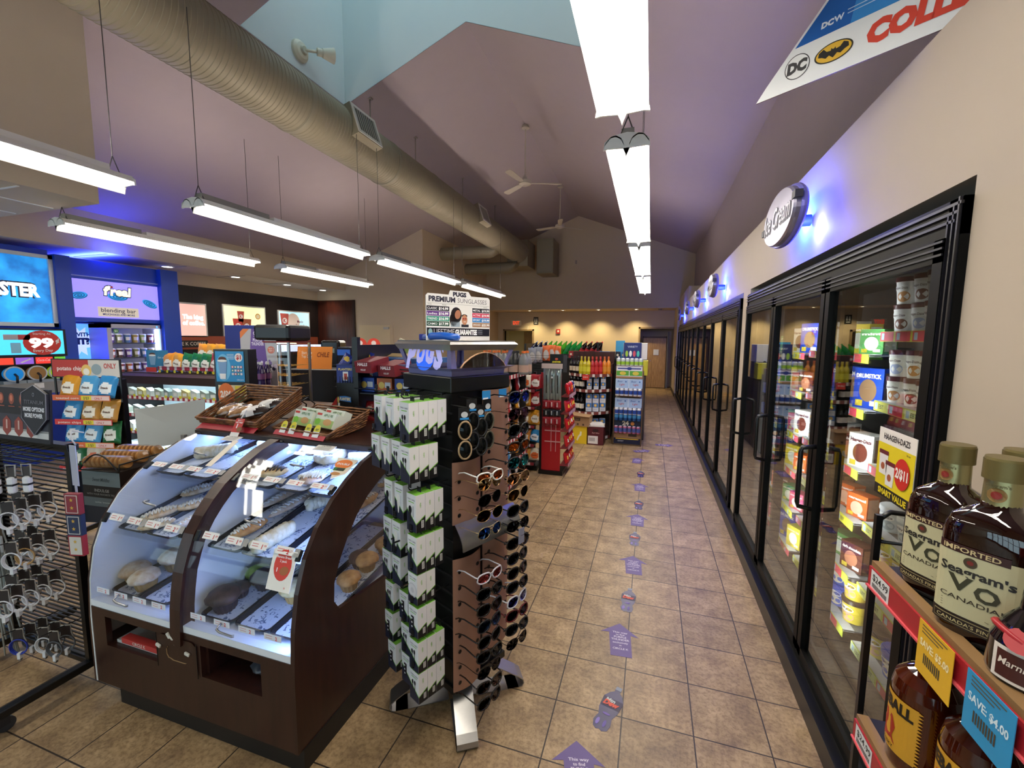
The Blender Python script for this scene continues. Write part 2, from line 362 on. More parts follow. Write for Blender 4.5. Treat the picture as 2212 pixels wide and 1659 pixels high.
# ================================================================== CEILING EQUIPMENT
LENS = col('#fff8ea', .6, emit=LAMP_E); HOUS = col('#e4e2dc', .45); UPFILL = col('#fff2ea', .6, emit=22); GALV = col('#8d8c86', .5, .5)
def make_fixture(L=2.44, hz=1.9):
    t = thing('suspended_light', '', 'ceiling light')
    b = MB()
    wing = [(.014, -.03), (.03, .004), (.06, .022), (.09, .016), (.118, -.02)]
    for s in (-1, 1):
        P = [(s*x, z+.012) for x, z in wing]+[(s*x, z+.02) for x, z in reversed(wing)]
        if s < 0: P = P[::-1]
        b.prism([(p[0], p[1]) for p in P], 0, L, HOUS, Matrix(((1, 0, 0, 0), (0, 0, 1, 0), (0, 1, 0, 0), (0, 0, 0, 1))))
    b.lo((-.05, .1, .034), (.05, L-.1, .05), HOUS)
    b.build('reflector_housing', t)
    b = MB(); b.lo((-.045, L*.36, .051), (.045, L-.12, .056), UPFILL)  # glowing strip added on top of the fixture to brighten the sloped ceiling
    for q in (-1, 1): b.lo((q*.046-.002, L*.35, .048), (q*.046+.002, L-.11, .085), HOUS); b.lo((-.046, (L*.35, L-.11)[q > 0]-.002, .048), (.046, (L*.35, L-.11)[q > 0]+.002, .085), HOUS)
    b.build('added_uplight', t)
    b = MB()
    for s in (-1, 1):
        n = 8
        def f(u, v, s=s):
            a = u; x = .015+.1*a; z = -.034+.058*math.sin(PI*min(1, a*1.02)*.62)-.012*a*a*2
            return (s*x, .02+(L-.04)*v, z)
        b.grid(f if s < 0 else (lambda u, v, f=f: f(1-u, v)), n, 1, LENS)
    b.build('diffuser', t)
    b = MB(); b.add([(-.016, 0, -.03), (.016, 0, -.03), (0, 0, -.078), (-.016, L, -.03), (.016, L, -.03), (0, L, -.078)], [(0, 1, 2), (5, 4, 3), (0, 2, 5, 3), (1, 4, 5, 2), (0, 3, 4, 1)], HOUS); b.build('centre_spine', t)
    for y in (0, L):
        b = MB(); P = [(-.125, -.03), (-.1, -.026), (-.02, -.03), (0, -.07), (.02, -.03), (.1, -.026), (.125, -.03), (.12, .01), (.08, .04), (0, .052), (-.08, .04), (-.12, .01)]
        b.prism(P, -.012 if y == 0 else 0, 0 if y == 0 else .012, WHITE, FACE(0, y, 0)); b.build('end_cap', t)
    b = MB(); b.lo((-.035, .06, .05), (.035, L*.33, .1), GALV); b.build('ballast_box', t)
    for y in (.06, L-.06):
        b = MB()
        for s in (-1, 1): b.tube([(s*.045, y+s*.01, .045), (0, y, .16)], .0035, '#3b3a38', 5)
        b.tube([(0, y, .15), (.003, y, hz*.5), (0, y, hz)], .003, '#3b3a38', 5); b.build('hanging_wire', t)
    return t
# three rows; hz = drop from ceiling (or duct) to the fixture
FZ = 2.80
for x, hz, ys, nm in ((-.17, 2.07, [(-.24, 2.44), (2.56, 2.44), (5.22, 2.3), (7.72, 2.7)], 'right aisle'),
                      (-3.62, 1.52, [(-.2, 2.4), (2.68, 2.2), (5.18, 2.5), (7.95, 2.4)], 'middle'),
                      (-5.52, 1.66, [(2.74, 2.2), (5.4, 2.2)], 'left')):
    for i, (y, L) in enumerate(ys):
        o = make_fixture(L, hz); o.matrix_world = TR(x, y, FZ)
        o['label'] = 'white suspended fluorescent fixture, %s from the camera in the %s row' % ({0: 'nearest', 1: 'second', 2: 'third', 3: 'fourth'}[i], nm)
        o['group'] = 'suspended fluorescent fixtures'
DUCTM = col('#8a816a', .55, .15, noise=.06, scale=5)
t = thing('spiral_duct', 'long beige spiral air duct hanging under the sloped ceiling', 'duct', TR(-3.96, 0, 4.35))
b = MB(); RD = .31; prof = []; y = -3.5
MY = Matrix(((1, 0, 0, 0), (0, 0, 1, 0), (0, 1, 0, 0), (0, 0, 0, 1)))
while y < 13.0:
    for dy, dr in ((0, 0), (.036, 0), (.040, .005), (.046, .005), (.05, 0)): prof.append((RD+dr, y+dy))
    y += .0505
b.lathe([(r, -z) for r, z in prof], DUCTM, 36, M=Matrix.Rotation(PI/2, 4, 'X')); b.build('duct_tube', t)
for y in (1.0, 2.0, 5.9, 4.15, 7.2, 10.6): 
    b = MB(); b.lathe([(RD+.002, -.03), (RD+.012, -.025), (RD+.012, .025), (RD+.002, .03)], col('#857e69', .55), 36, M=Matrix.Translation((0, y, 0)) @ Matrix.Rotation(PI/2, 4, 'X')); b.build('duct_collar', t)
b = MB(); b.lathe([(RD+.006, -.46), (RD+.008, -.44), (RD+.008, .44), (RD+.006, .46)], DUCTM, 36, M=Matrix.Translation((0, 1.5, 0)) @ Matrix.Rotation(PI/2, 4, 'X')); b.build('duct_sleeve', t)
for y in (2.6, 5.6, 6.85, 8.8, 10.8):
    b = MB(); b.tube([(0, y, RD-.01), (0, y, zl(-3.93)-4.35)], .009, '#8c8578', 6); b.lo((-.03, y-.03, zl(-3.93)-4.35-.02), (.03, y+.03, zl(-3.93)-4.35+.01), '#8c8578'); b.build('hanging_rod', t)
for (y, s, w) in ((5.05, 1, .5), (5.0, -1, .55), (9.25, 1, .5), (9.5, -1, .5)):
    A = Matrix.Translation((0, y, 0)) @ Matrix.Rotation(-.32 if s > 0 else PI+.75, 4, 'Y') if s > 0 else Matrix.Translation((0, y, 0)) @ Matrix.Rotation(.75, 4, 'Y') @ Matrix.Rotation(PI, 4, 'Z')
    b = MB(); b.lo((.12, -w/2, -.2), (.345, w/2, .2), DUCTM, A)
    r = b.build('register_box', t)
    b = MB(); F = A @ Matrix(((0, 0, 1, .346), (1, 0, 0, 0), (0, 1, 0, 0), (0, 0, 0, 1)))
    b.rect(-w/2+.04, -.15, w/2-.04, .15, '#16140f', 1, F)
    for x0, x1, y0, y1 in ((-w/2, w/2, .15, .19), (-w/2, w/2, -.19, -.15), (-w/2, -w/2+.04, -.15, .15), (w/2-.04, w/2, -.15, .15)): b.lo((x0, y0, 0), (x1, y1, .012), col('#b9b3a8', .4), F)
    for k in range(9): x = -w/2+.04+(w-.08)*(k+.5)/9; b.lo((x-.009, -.15, .0), (x+.006, .15, .008), '#9d978c', F)
    b.build('grille', r)
b = MB(); b.lo((-.36, 12.9, -.42), (.3, 13.75, .36), DUCTM, b=.01); b.build('end_box', t)
for y in (11.1, 12.75):
    b = MB(); z = -.33 if y < 12 else -.5
    b.cyl((-1.66, y, z+.02), (-.25, y, z+.02), .17, DUCTM, n=24)
    b.grid(lambda u, v: (-.25+.33*math.sin(v*PI/2)+.17*math.cos(2*PI*u)*math.sin(v*PI/2)*.5, y+.17*math.sin(2*PI*u), z+.02+.17*math.cos(2*PI*u)*math.cos(v*PI/2*.7)+.2*(1-math.cos(v*PI/2))), 16, 5, DUCTM)
    b.build('branch_duct', t)
b = MB(); b.box((-3.3, 14.05, 4.33), (.54, .88, 1.08), DUCTM, b=.008); b.box((-3.3, 13.6, 4.33), (.46, .01, .96), col('#8d8570', .6)); tag(b.build('air_plenum'), 'beige square duct plenum box fixed high on the gable wall', 'duct')
# ceiling fans
FAN = col('#b3a998', .5)
def make_fan():
    t = thing('ceiling_fan', '', 'ceiling fan')
    b = MB(); b.lathe([(0, .0), (.06, 0), (.075, -.05), (.02, -.07), (0, -.07)], FAN, 16); b.build('canopy_mount', t)
    b = MB(); b.cyl((0, 0, -.05), (0, 0, -.93), .012, FAN, n=8); b.build('down_rod', t)
    b = MB(); b.lathe([(.02, -.9), (.04, -.93), (.05, -.97), (.12, -1.0), (.12, -1.06), (.05, -1.09), (0, -1.09)], FAN, 20); b.build('motor', t)
    for k in range(3):
        b = MB(); A = Matrix.Rotation(2*PI*k/3+.35, 4, 'Z') @ Matrix.Translation((0, 0, -1.04)) @ Matrix.Rotation(.18, 4, 'X')
        b.prism([(.1, -.02), (.2, -.05), (.66, -.065), (.7, -.04), (.7, .04), (.66, .065), (.2, .05), (.1, .02)], -.004, .004, FAN, A); b.build('blade', t)
    return t
P = Proto(make_fan)
P.put(TR(-2.4, 8.2, 5.7), 'white three-blade ceiling fan nearer the skylight', 'ceiling fans on the ridge')
P.put(TR(-2.4, 11.5, 5.7, .4), 'white three-blade ceiling fan near the far gable wall', 'ceiling fans on the ridge')
# spot light on the wall of the skylight well
SPOT = col('#d2cdb8', .5)
t = thing('wall_spotlight', 'beige wall spotlight on the pale skylight wall above the duct', 'spotlight', Matrix.Translation((-4.25, 4.62, 5.22)) @ Matrix.Rotation(PI/2, 4, 'Y') @ Matrix.Rotation(PI/2, 4, 'Z'))
b = MB(); b.lathe([(0, .05), (.05, .05), (.09, .04), (.12, .01), (.125, -.02), (0, -.02)], SPOT, 28); b.lathe([(0, .075), (.04, .075), (.055, .05)], col('#b9b49f', .5), 20); b.build('base_plate', t)
b = MB(); b.tube([(0, 0, .06), (.09, .03, .11), (.14, .05, .13)], .018, SPOT, 8); b.build('arm', t)
b = MB(); d = Vector((.75, .1, .55)).normalized(); q = Vector((.14, .05, .13))
b.cyl(q, q+d*.06, .045, SPOT, n=20); b.cyl(q+d*.06, q+d*.2, .05, SPOT, .09, n=24, caps=False); b.cyl(q+d*.185, q+d*.19, .082, '#7b6f50', n=24); b.build('lamp_head', t)
# recessed downlights
DL = col('#fff2cf', .5, emit=14); DLB = col('#f4f0e4', .5, emit=6)
for i, x in enumerate((-4.15, -2.95, -1.73, -.5)):
    t = thing('recessed_light', 'small recessed downlight in the far soffit, %s from the left' % ORD[i], 'recessed light', TR(x, 14.95, 2.72), 'warm recessed lights over the back wall')
    b = MB(); b.lathe([(.05, -.012), (.09, -.012), (.095, 0), (.05, 0)], WHITE, 20); b.build('trim_ring', t); b = MB(); b.cyl((0, 0, -.008), (0, 0, -.004), .05, DL, n=16); b.build('lamp_lens', t)
    l = bpy.data.lights.new('downlight', 'SPOT'); l.energy = 75; l.color = (1, .80, .42); l.spot_size = R(105); l.spot_blend = .9; l.shadow_soft_size = .04
    o = bpy.data.objects.new('downlight_beam', l); COL.objects.link(o); o.matrix_world = TR(x, 15.15, 2.70, 0, R(12))
for i, y in enumerate((5.72, 7.08, 8.45, 9.65)):
    t = thing('recessed_light', 'round recessed light in the left soffit above the coffee counter, %s from the left' % ORD[i], 'recessed light', TR(-8.45, y, 2.978), 'recessed lights in the left soffit')
    b = MB(); b.lathe([(.08, -.012), (.1, -.012), (.105, 0), (.08, 0)], WHITE, 20); b.build('trim_ring', t); b = MB(); b.cyl((0, 0, -.008), (0, 0, -.004), .08, DLB, n=16); b.build('lamp_lens', t)
    l = bpy.data.lights.new('downlight', 'SPOT'); l.energy = 40; l.color = (1, .9, .75); l.spot_size = R(120); l.spot_blend = .9; l.shadow_soft_size = .06
    o = bpy.data.objects.new('downlight_beam', l); COL.objects.link(o); o.location = (-8.45, y, 2.96)

# ================================================================== COOLERS ON THE RIGHT
FRM = col('#060606', .5); FRM2 = col('#1d1b21', .35)
for _m in (FRM,): _m.node_tree.nodes['Principled BSDF'].inputs['Specular IOR Level'].default_value = .15
def cooler(name, label, cat, ya, yb, doors, zt=2.11, z0=.1):
    t = thing(name, label, cat, TR(.8, 0, 0))
    b = MB()
    b.lo((-.02, ya, zt-.1), (.06, yb, zt), FRM); b.lo((-.02, ya, z0), (.06, yb, z0+.05), FRM)
    b.lo((-.02, ya, z0), (.06, ya+.06, zt), FRM); b.lo((-.02, yb-.06, z0), (.06, yb, zt), FRM)
    for k in range(3): b.lo((-.027, ya+.01*k, zt-.02-.022*k), (-.02, yb, zt-.012-.022*k), FRM2); b.lo((-.027, ya+.02*k+.006, z0), (-.02, ya+.02*k+.012, zt-.02*k), FRM2)
    b.lo((.03, ya, z0-.03), (.07, yb, z0), '#8b7a62')
    b.build('door_surround', t)
    n = len(doors)-1
    for i in range(n):
        a, c = doors[i]+.008, doors[i+1]-.008
        b = MB(); za, zb = z0+.05, zt-.1; w = .045
        b.lo((-.03, a, za), (.01, a+w, zb), FRM); b.lo((-.03, c-w, za), (.01, c, zb), FRM); b.lo((-.03, a, zb-w-.02), (.01, c, zb), FRM); b.lo((-.03, a, za), (.01, c, za+w), FRM)
        for k in range(3): b.lo((-.034, a, zb-.012-.018*k), (-.03, c, zb-.006-.018*k), FRM2)
        d = b.build('door', t)
        b = MB(); b.lo((-.012, a+w, za+w), (-.006, c-w, zb-w-.02), DOORGLASS); b.build('glass_pane', d)
        hy = c-w*.5-.01
        b = MB(); b.tube([(-.03, hy, .91), (-.085, hy, .92), (-.09, hy, .94), (-.09, hy, 1.19), (-.085, hy, 1.21), (-.03, hy, 1.22)], .011, BLACK, 8); b.build('handle', d)
    return t
D1 = [1.54, 2.40, 3.30, 4.18]
fz = cooler('ice_cream_freezer', 'black-framed upright freezer with three tall glass doors nearest the camera', 'freezer', 1.5, 4.2, D1)
FIN = col('#3c3a38', .6); FIW = col('#4a4846', .5)
b = MB(); b.lo((.07, 1.5, .05), (.2, 1.53, 2.11), FIN); b.lo((.07, 4.17, .05), (.2, 4.2, 2.11), FIN); b.lo((.0, 1.5, 2.09), (.2, 4.2, 2.11), FIN); b.lo((.0, 1.5, .04), (.2, 4.2, .1), FIW); b.build('cabinet_interior', fz)
LED = col('#eef6ff', .5, emit=26)
for y in (1.57, 2.43, 3.33):
    l = bpy.data.lights.new('freezer_led', 'AREA'); l.shape = 'RECTANGLE'; l.size = .03; l.size_y = 1.7; l.energy = 4; l.color = (.93, .97, 1)
    o = bpy.data.objects.new('freezer_led', l); COL.objects.link(o); zx = -Vector((1, .75, 0)).normalized(); yx = Vector((0, 0, 1)); xx = yx.cross(zx)
    o.matrix_world = Matrix(((xx.x, yx.x, zx.x, .885), (xx.y, yx.y, zx.y, y), (xx.z, yx.z, zx.z, 1.1), (0, 0, 0, 1)))
for y in (1.6, 2.40, 3.30, 4.1):
    b = MB(); b.lo((.045, y-.022, .2), (.075, y+.022, 1.98), FRM); b.lo((.075, y-.022, .2), (.095, y-.018, 1.98), FRM); b.lo((.075, y+.018, .2), (.095, y+.022, 1.98), FRM); b.lo((.075, y-.017, .25), (.08, y+.017, 1.95), LED); b.build('light_strip', fz)
D2 = [4.54+i*.934 for i in range(11)]
wk = cooler('walk_in_cooler', 'long black-framed run of ten glass cooler doors down the right wall', 'cooler', 4.5, 13.94, D2)
b = MB(); b.lo((.07, 4.5, .05), (1.3, 4.53, 2.11), FIN); b.lo((1.25, 4.5, .05), (1.3, 13.94, 2.15), '#26231f'); b.lo((.07, 13.9, .05), (1.3, 13.94, 2.11), FIN); b.lo((0, 4.5, 2.11), (1.3, 13.94, 2.16), FIN); b.lo((0, 4.5, .04), (1.3, 13.94, .1), FIN); b.build('cabinet_interior', wk)
for i in range(1, 10):
    b = MB(); b.lo((.05, D2[i]-.02, .2), (.08, D2[i]+.02, 1.98), FRM); b.build('mullion', wk)

# oval category signs standing off the wall
SILV = col('#aeabc2', .32, .75); VIO = col('#8f7cf0', .4, emit=.9)
def oval(y, z, ry, rz_, word, label, x=.66):
    t = thing('oval_sign', label, 'sign', Matrix(((0, 0, -1, x), (-1, 0, 0, y), (0, 1, 0, z), (0, 0, 0, 1))), 'oval backlit category signs above the coolers')
    b = MB(); n = 40
    def ring(k, zz): return [(ry*k*math.cos(2*PI*i/n), rz_*k*math.sin(2*PI*i/n), zz) for i in range(n)]
    def stack(layers, m, b):
        vs = []; 
        for k, zz in layers: vs += ring(k, zz)
        fs = [(j*n+i, j*n+(i+1) % n, (j+1)*n+(i+1) % n, (j+1)*n+i) for j in range(len(layers)-1) for i in range(n)]
        fs += [tuple(range(n-1, -1, -1)), tuple((len(layers)-1)*n+i for i in range(n))]
        b.add(vs, fs, m, False)
    stack([(1.0, -.03), (1.04, -.02), (1.04, -.008), (1.0, 0)], col('#7d7ad8', .3, .3), b); b.build('back_rim', t)
    b = MB(); stack([(.97, .0), (.97, .02), (.93, .03)], SILV, b); b.lo((-ry*1.03, -.035, .0), (-ry*.86, .0, .034), '#3a3848'); b.lo((ry*.86, .02, .0), (ry*1.03, .055, .034), '#3a3848'); b.build('face_plate', t)
    b = MB(); b.text(word, 0, -.045, .1, col('#1d1b50', .4), 80, w=ry*1.66, bold=.06, shear=.2); b.text(word, -.004, -.04, .1, '#f2f0ff', 84, w=ry*1.6, bold=.012, shear=.2); b.build('lettering', t)
    b = MB(); b.cyl((0, -.02, -.13), (0, -.02, -.02), .03, '#3f5bd8', n=12)
    b.build('stand_off', t)
    l = bpy.data.lights.new('sign_glow', 'POINT'); l.energy = 12; l.color = (.04, .12, 1); l.shadow_soft_size = .03
    o = bpy.data.objects.new('sign_backlight', l); COL.objects.link(o); o.location = (x+.075, y+.1, z)
    l = bpy.data.lights.new('sign_glow', 'POINT'); l.energy = 6; l.color = (.10, .12, 1); l.shadow_soft_size = .02
    o = bpy.data.objects.new('sign_backlight', l); COL.objects.link(o); o.location = (x+.09, y-.12, z-.09)
oval(2.76, 2.385, .31, .145, 'Ice Cream', 'silver oval Ice Cream sign with blue backlight above the nearest freezer')
oval(5.55, 2.35, .24, .13, 'Milk', 'silver oval sign, second from the camera on the cooler wall')
oval(7.4, 2.36, .24, .13, 'Water', 'silver oval sign, third from the camera on the cooler wall')
oval(9.3, 2.36, .24, .13, 'Soda', 'silver oval sign, fourth from the camera on the cooler wall')
oval(11.9, 2.36, .26, .14, 'Beer', 'pale oval sign, farthest on the cooler wall')

# ================================================================== PASTRY CASE
CW = wood_mat('case_laminate', '#2d1610', '#3f2118', .33)
CWB = wood_mat('case_laminate_vertical', '#2b150f', '#3a1f17', .35)
X0, XD, X1 = -2.44, -1.86, -1.24
CURVE = [(1.19, .10), (1.19, .42), (1.20, .60), (1.225, .74), (1.27, .86), (1.34, .96), (1.43, 1.04), (1.53, 1.10), (1.64, 1.15), (1.78, 1.185)]
def cv(t):
    """point (y,z) on the curved front, t = 0 at z=.42 .. 1 at the top back"""
    P = CURVE[1:]; L = [0]
    for a, c in zip(P, P[1:]): L.append(L[-1]+math.dist(a, c))
    d = t*L[-1]
    for i in range(len(P)-1):
        if d <= L[i+1] or i == len(P)-2:
            u = (d-L[i])/(L[i+1]-L[i]); return (P[i][0]+u*(P[i+1][0]-P[i][0]), P[i][1]+u*(P[i+1][1]-P[i][1]))
SIDEM = Matrix(((0, 0, 1, 0), (1, 0, 0, 0), (0, 1, 0, 0), (0, 0, 0, 1)))      # local (x,y,z) -> world (z, x, y): draws in the y-z plane
case = thing('pastry_case', 'dark brown curved bakery display case with pastries behind clear doors', 'display case')
YB = 2.3
b = MB(); b.lo((X0+.13, 1.215, 0), (X1+.004, YB-.05, .1), '#0d0b0b'); b.build('kick_base', case)
b = MB()
for z0, z1, xs in ((.1, .30, [(X0+.02, X1-.02)]), (.30, .44, [(X0+.02, -2.33), (-2.0, -1.735), (-1.41, X1-.02)]), (.44, .475, [(X0+.02, X1-.02)])):
    for xa, xb in xs: b.lo((xa, 1.192, z0), (xb, 1.215, z1), CWB)
b.lo((X0+.02, 1.215, .285), (X1-.02, 1.62, .30), CW); b.lo((X0+.02, 1.6, .1), (X1-.02, 1.62, .5), '#120b08'); b.lo((-2.01, 1.215, .3), (-1.99, 1.6, .46), CW); b.lo((-1.735, 1.215, .3), (-1.72, 1.6, .46), CW)
b.build('base_cabinet', case)
b = MB(); n = 28; ox, oz, ow, oh = -1.87, .37, .062, .035
out = [(-1.985, .445), (-1.755, .445), (-1.755, .288), (-1.985, .288)]
def sq(a):
    c, s_ = math.cos(a), math.sin(a); k = 1/max(abs(c), abs(s_)); return (-1.87+.115*c*k, .3665+.0785*s_*k)
random.seed(3)
hole = [(ox+(ow+random.uniform(-.004, .004))*math.copysign(abs(math.cos(2*PI*i/n))**.6, math.cos(2*PI*i/n)), oz+(oh+random.uniform(-.004, .004))*math.copysign(abs(math.sin(2*PI*i/n))**.7, math.sin(2*PI*i/n))) for i in range(n)]
vs = [(sq(2*PI*i/n)[0], 1.188, sq(2*PI*i/n)[1]) for i in range(n)]+[(x, 1.188, z) for x, z in hole]+[(x, 1.2, z) for x, z in hole]
b.add(vs, [(i, (i+1) % n, n+(i+1) % n, n+i) for i in range(n)], CWB); b.add(vs[n:], [(i, (i+1) % n, n+(i+1) % n, n+i) for i in range(n)], '#b79a72')
for x, z in ((-1.99, .3665), (-1.752, .3665)): b.lo((x-.001, 1.1865, .288), (x+.001, 1.189, .445), '#140c09')
b.build('access_panel', case)
b = MB(); b.lo((-1.95, 1.24, .3), (-1.80, 1.25, .43), '#a8202a')
F = FACE(-1.87, 1.239, .37); 
for k in range(4): b.text(('SLUSHED', 'CUT IT UP', 'AND WIN', 'NOW')[k], 0, .02-.018*k, .009, '#e9dcd0', 1, F)
tag(b.build('red_carton'), 'dark red printed carton seen through the torn hole in the case base', 'carton')
b = MB()
for x, z, r in ((-1.972, .392, .3), (-1.80, .392, .2), (-1.905, .452, .9), (-1.885, .445, .6), (-1.875, .43, .8)): b.box((x, 1.183, z), (.026, .008, .013), col('#d9d6cb', .5), Matrix.Translation((x, 1.183, z)) @ Matrix.Rotation(r, 4, 'Y') @ Matrix.Translation((-x, -1.183, -z)), .002)
b.build('cable_clip', case)
# side panels: left solid (white inside), right with a window
side = CURVE+[(YB, 1.185), (YB, .10)]
b = MB(); b.prism(side, X0, X0+.012, CW, SIDEM); b.prism(side, X0+.012, X0+.02, col('#e6e9ea', .4), SIDEM); b.build('side_panel', case)
win = [(1.445, .55), (1.415, .60), (1.42, .68), (1.455, .76), (1.51, .84), (1.58, .92), (1.66, .98), (1.76, 1.03), (1.85, 1.06), (2.0, 1.07), (2.15, 1.05), (2.2, .98), (2.2, .75), (2.2, .56), (2.15, .5), (1.95, .5), (1.8, .51), (1.6, .53)]
def ringprism(b, outer, inner, h0, h1, m, M):
    N = 72
    c = (1.75, .78)
    def ray(poly, a):
        d = (math.cos(a), math.sin(a)); best = None
        for i in range(len(poly)):
            p, q = poly[i], poly[(i+1) % len(poly)]; ex, ey = q[0]-p[0], q[1]-p[1]; den = d[0]*ey-d[1]*ex
            if abs(den) < 1e-9: continue
            t = ((p[0]-c[0])*ey-(p[1]-c[1])*ex)/den; u = ((p[0]-c[0])*d[1]-(p[1]-c[1])*d[0])/den
            if t > 0 and -1e-6 <= u <= 1+1e-6: best = t if best is None else max(best, t)
        return (c[0]+best*d[0], c[1]+best*d[1])
    ang = sorted([2*PI*i/N for i in range(N)]+[math.atan2(p[1]-c[1], p[0]-c[0]) % (2*PI) for p in outer]+[math.atan2(p[1]-c[1], p[0]-c[0]) % (2*PI) for p in inner])
    O = [ray(outer, a) for a in ang]; I = [ray(inner, a) for a in ang]; n = len(ang)
    vs = [(x, y, h1) for x, y in O]+[(x, y, h1) for x, y in I]+[(x, y, h0) for x, y in O]+[(x, y, h0) for x, y in I]
    fs = []
    for i in range(n):
        j = (i+1) % n; fs += [(i, j, n+j, n+i), (2*n+j, 2*n+i, 3*n+i, 3*n+j), (2*n+i, 2*n+j, j, i), (n+i, n+j, 3*n+j, 3*n+i)]
    b.add(vs, fs, m, False, M)
b = MB(); ringprism(b, side, win, X1-.02, X1, CWB, SIDEM); w = b.build('side_panel', case)
b = MB(); b.prism(win, X1-.026, X1-.021, GLASS, SIDEM); b.build('window_pane', w)
# centre rib and inner divider
def strip(b, t0, t1, off0, off1, xa, xb, m, n=14):
    P0 = []; P1 = []
    for i in range(n+1):
        t = t0+(t1-t0)*i/n; y, z = cv(t); y2, z2 = cv(min(1, t+.02)); y1, z1 = cv(max(0, t-.02)); ty, tz = y2-y1, z2-z1; l = math.hypot(ty, tz); ny, nz = -tz/l, ty/l
        P0.append((y+ny*off0, z+nz*off0)); P1.append((y+ny*off1, z+nz*off1))
    b.prism(P0+P1[::-1], xa, xb, m, SIDEM)
b = MB(); strip(b, 0, 1, .012, -.05, XD-.03, XD+.03, CW); b.build('centre_rib', case)
b = MB(); b.prism([(y+.02, z-.01) for y, z in CURVE[1:]]+[(YB, 1.17), (YB, .45)], XD-.006, XD+.006, col('#e6e9ea', .4), SIDEM); b.build('inner_divider', case)
b = MB(); b.lo((X0-.01, 1.75, 1.17), (X1+.01, YB, 1.195), CW); b.lo((X0, 1.735, 1.168), (X1, 1.76, 1.192), '#2a1a15'); b.lo((X0, YB-.02, .1), (X1, YB, 1.18), CWB); b.build('counter_top', case)
INW = col('#c9d6ee', .5)
b = MB(); b.lo((X0+.02, 1.2, .478), (X1-.02, 2.25, .492), col('#e4e9f2', .4)); b.lo((X0+.02, 1.195, .475), (X1-.02, 1.23, .505), col('#eef2f8', .35)); b.build('deck', case)
b = MB(); b.lo((X0+.02, 2.2, .49), (X1-.02, 2.21, 1.17), INW); b.build('back_liner', case)
LEDB = col('#8fb2ff', .5, emit=26)
for xb in (XD-.008, X1-.028):
    b = MB(); strip(b, .03, .97, -.025, -.06, xb-.004, xb, LEDB); b.build('led_strip', case)
b = MB(); b.lo((X0+.03, 1.80, 1.155), (X1-.03, 1.82, 1.163), LEDB); b.build('led_strip', case)
TILT = (R(6), R(11), R(9)); FRY = (1.25, 1.30, 1.48); FRZ = (.497, .785, 1.01)
def shz(lv, y): return FRZ[lv]+math.tan(TILT[lv])*(y-FRY[lv])
for lv in (1, 2):
    b = MB(); L_ = 2.19-FRY[lv]; b.lo((X0+.02, 0, -.008), (X1-.026, L_/math.cos(TILT[lv])-.02, -.001), GLASS, Matrix.Translation((0, FRY[lv], FRZ[lv])) @ Matrix.Rotation(TILT[lv], 4, 'X')); b.build('glass_shelf', case)
# six curved doors with price rails, hinges and handles
BR = [.075, .44, .70, .985]
PR = ['2.49', '1.89', '1.89', '1.99', '2.29', '2.19']
for xa, xb in ((X0+.022, XD-.032), (XD+.032, X1-.022)):
    for r in range(3):
        d0, d1 = BR[r]+.006, BR[r+1]-.006
        b = MB(); strip(b, d0, d1, .004, -.002, xa, xb, PLASTIC); d = b.build('door', case)
        # price rail along the lower edge
        y, z = cv(d0+.012); y2, z2 = cv(d0+.07); tilt = math.atan2(z2-z, y2-y)-PI/2
        F = Matrix.Translation(((xa+xb)/2, y-.004, z+.004)) @ Matrix.Rotation(PI/2+tilt, 4, 'X'); w_ = xb-xa
        b = MB()
        if r > 0:
            F2 = F @ Matrix.Translation((0, -.03, .006)); b.lo((-w_/2+.01, -.012, -.001), (w_/2-.01, .022, .0), PLASTIC, F2)
            for k in range(4):
                x = -w_/2+.05+k*(w_-.12)/3.4
                b.rect(x, -.010, x+.085, .020, '#f4f2ef', 2, F2); b.text(PR[(k+r) % 6][0], x+.06, -.006, .016, '#c8282e', 3, F2, bold=.04); b.text(PR[(k+r) % 6][2:], x+.075, .002, .008, '#c8282e', 3, F2)
                for q in range(2): b.rect(x+.008, .008-.009*q, x+.04, .011-.009*q, '#d98a8a', 3, F2)
                if k % 2: b.rect(x+.09, -.010, x+.115, .020, '#a9a6a2', 2, F2)
            b.lo((-w_/2, .022, -.004), (w_/2, .028, .003), PLASTIC, F2); b.lo((-w_/2, -.016, -.004), (w_/2, -.012, .003), PLASTIC, F2)
        else:
            for k in range(4):
                x = -w_/2+.05+k*(w_-.12)/3.4
                b.rect(x, .03, x+.085, .055, col('#e6eaf4', .5), 2, F); b.text('2', x+.06, .034, .014, '#d8505a', 3, F, bold=.03)
                for q in range(2): b.rect(x+.008, .046-.009*q, x+.04, .048-.009*q, '#d98a8a', 3, F)
                b.build('price_label', d); b = MB()
        if r > 0: b.build('price_rail', d)
        if True:
            b = MB(); F3 = F @ Matrix.Translation((.0, .058 if r else .034, .004)); x = -.055+.02*r
            b.tube([(x, .012, 0), (x-.004, .006, .012), (x, 0, .022), (x+.02, -.004, .026), (x+.085, -.008, .026), (x+.09, -.008, .02)], .0045, STEEL, 8, F3); b.build('handle', d)
        for sx in (-1, 1):
            b = MB(); x = (xb-.012) if sx > 0 else (xa+.012); yy, zz = cv(BR[r+1]-.01)
            b.box((0, 0, 0), (.022, .012, .045), BLACK, Matrix.Translation((x, yy-.004, zz)) @ Matrix.Rotation(math.atan2(cv(BR[r+1]+.02)[0]-cv(BR[r+1]-.04)[0], cv(BR[r+1]+.02)[1]-cv(BR[r+1]-.04)[1])*-1, 4, 'X'), .003); b.build('hinge', d)
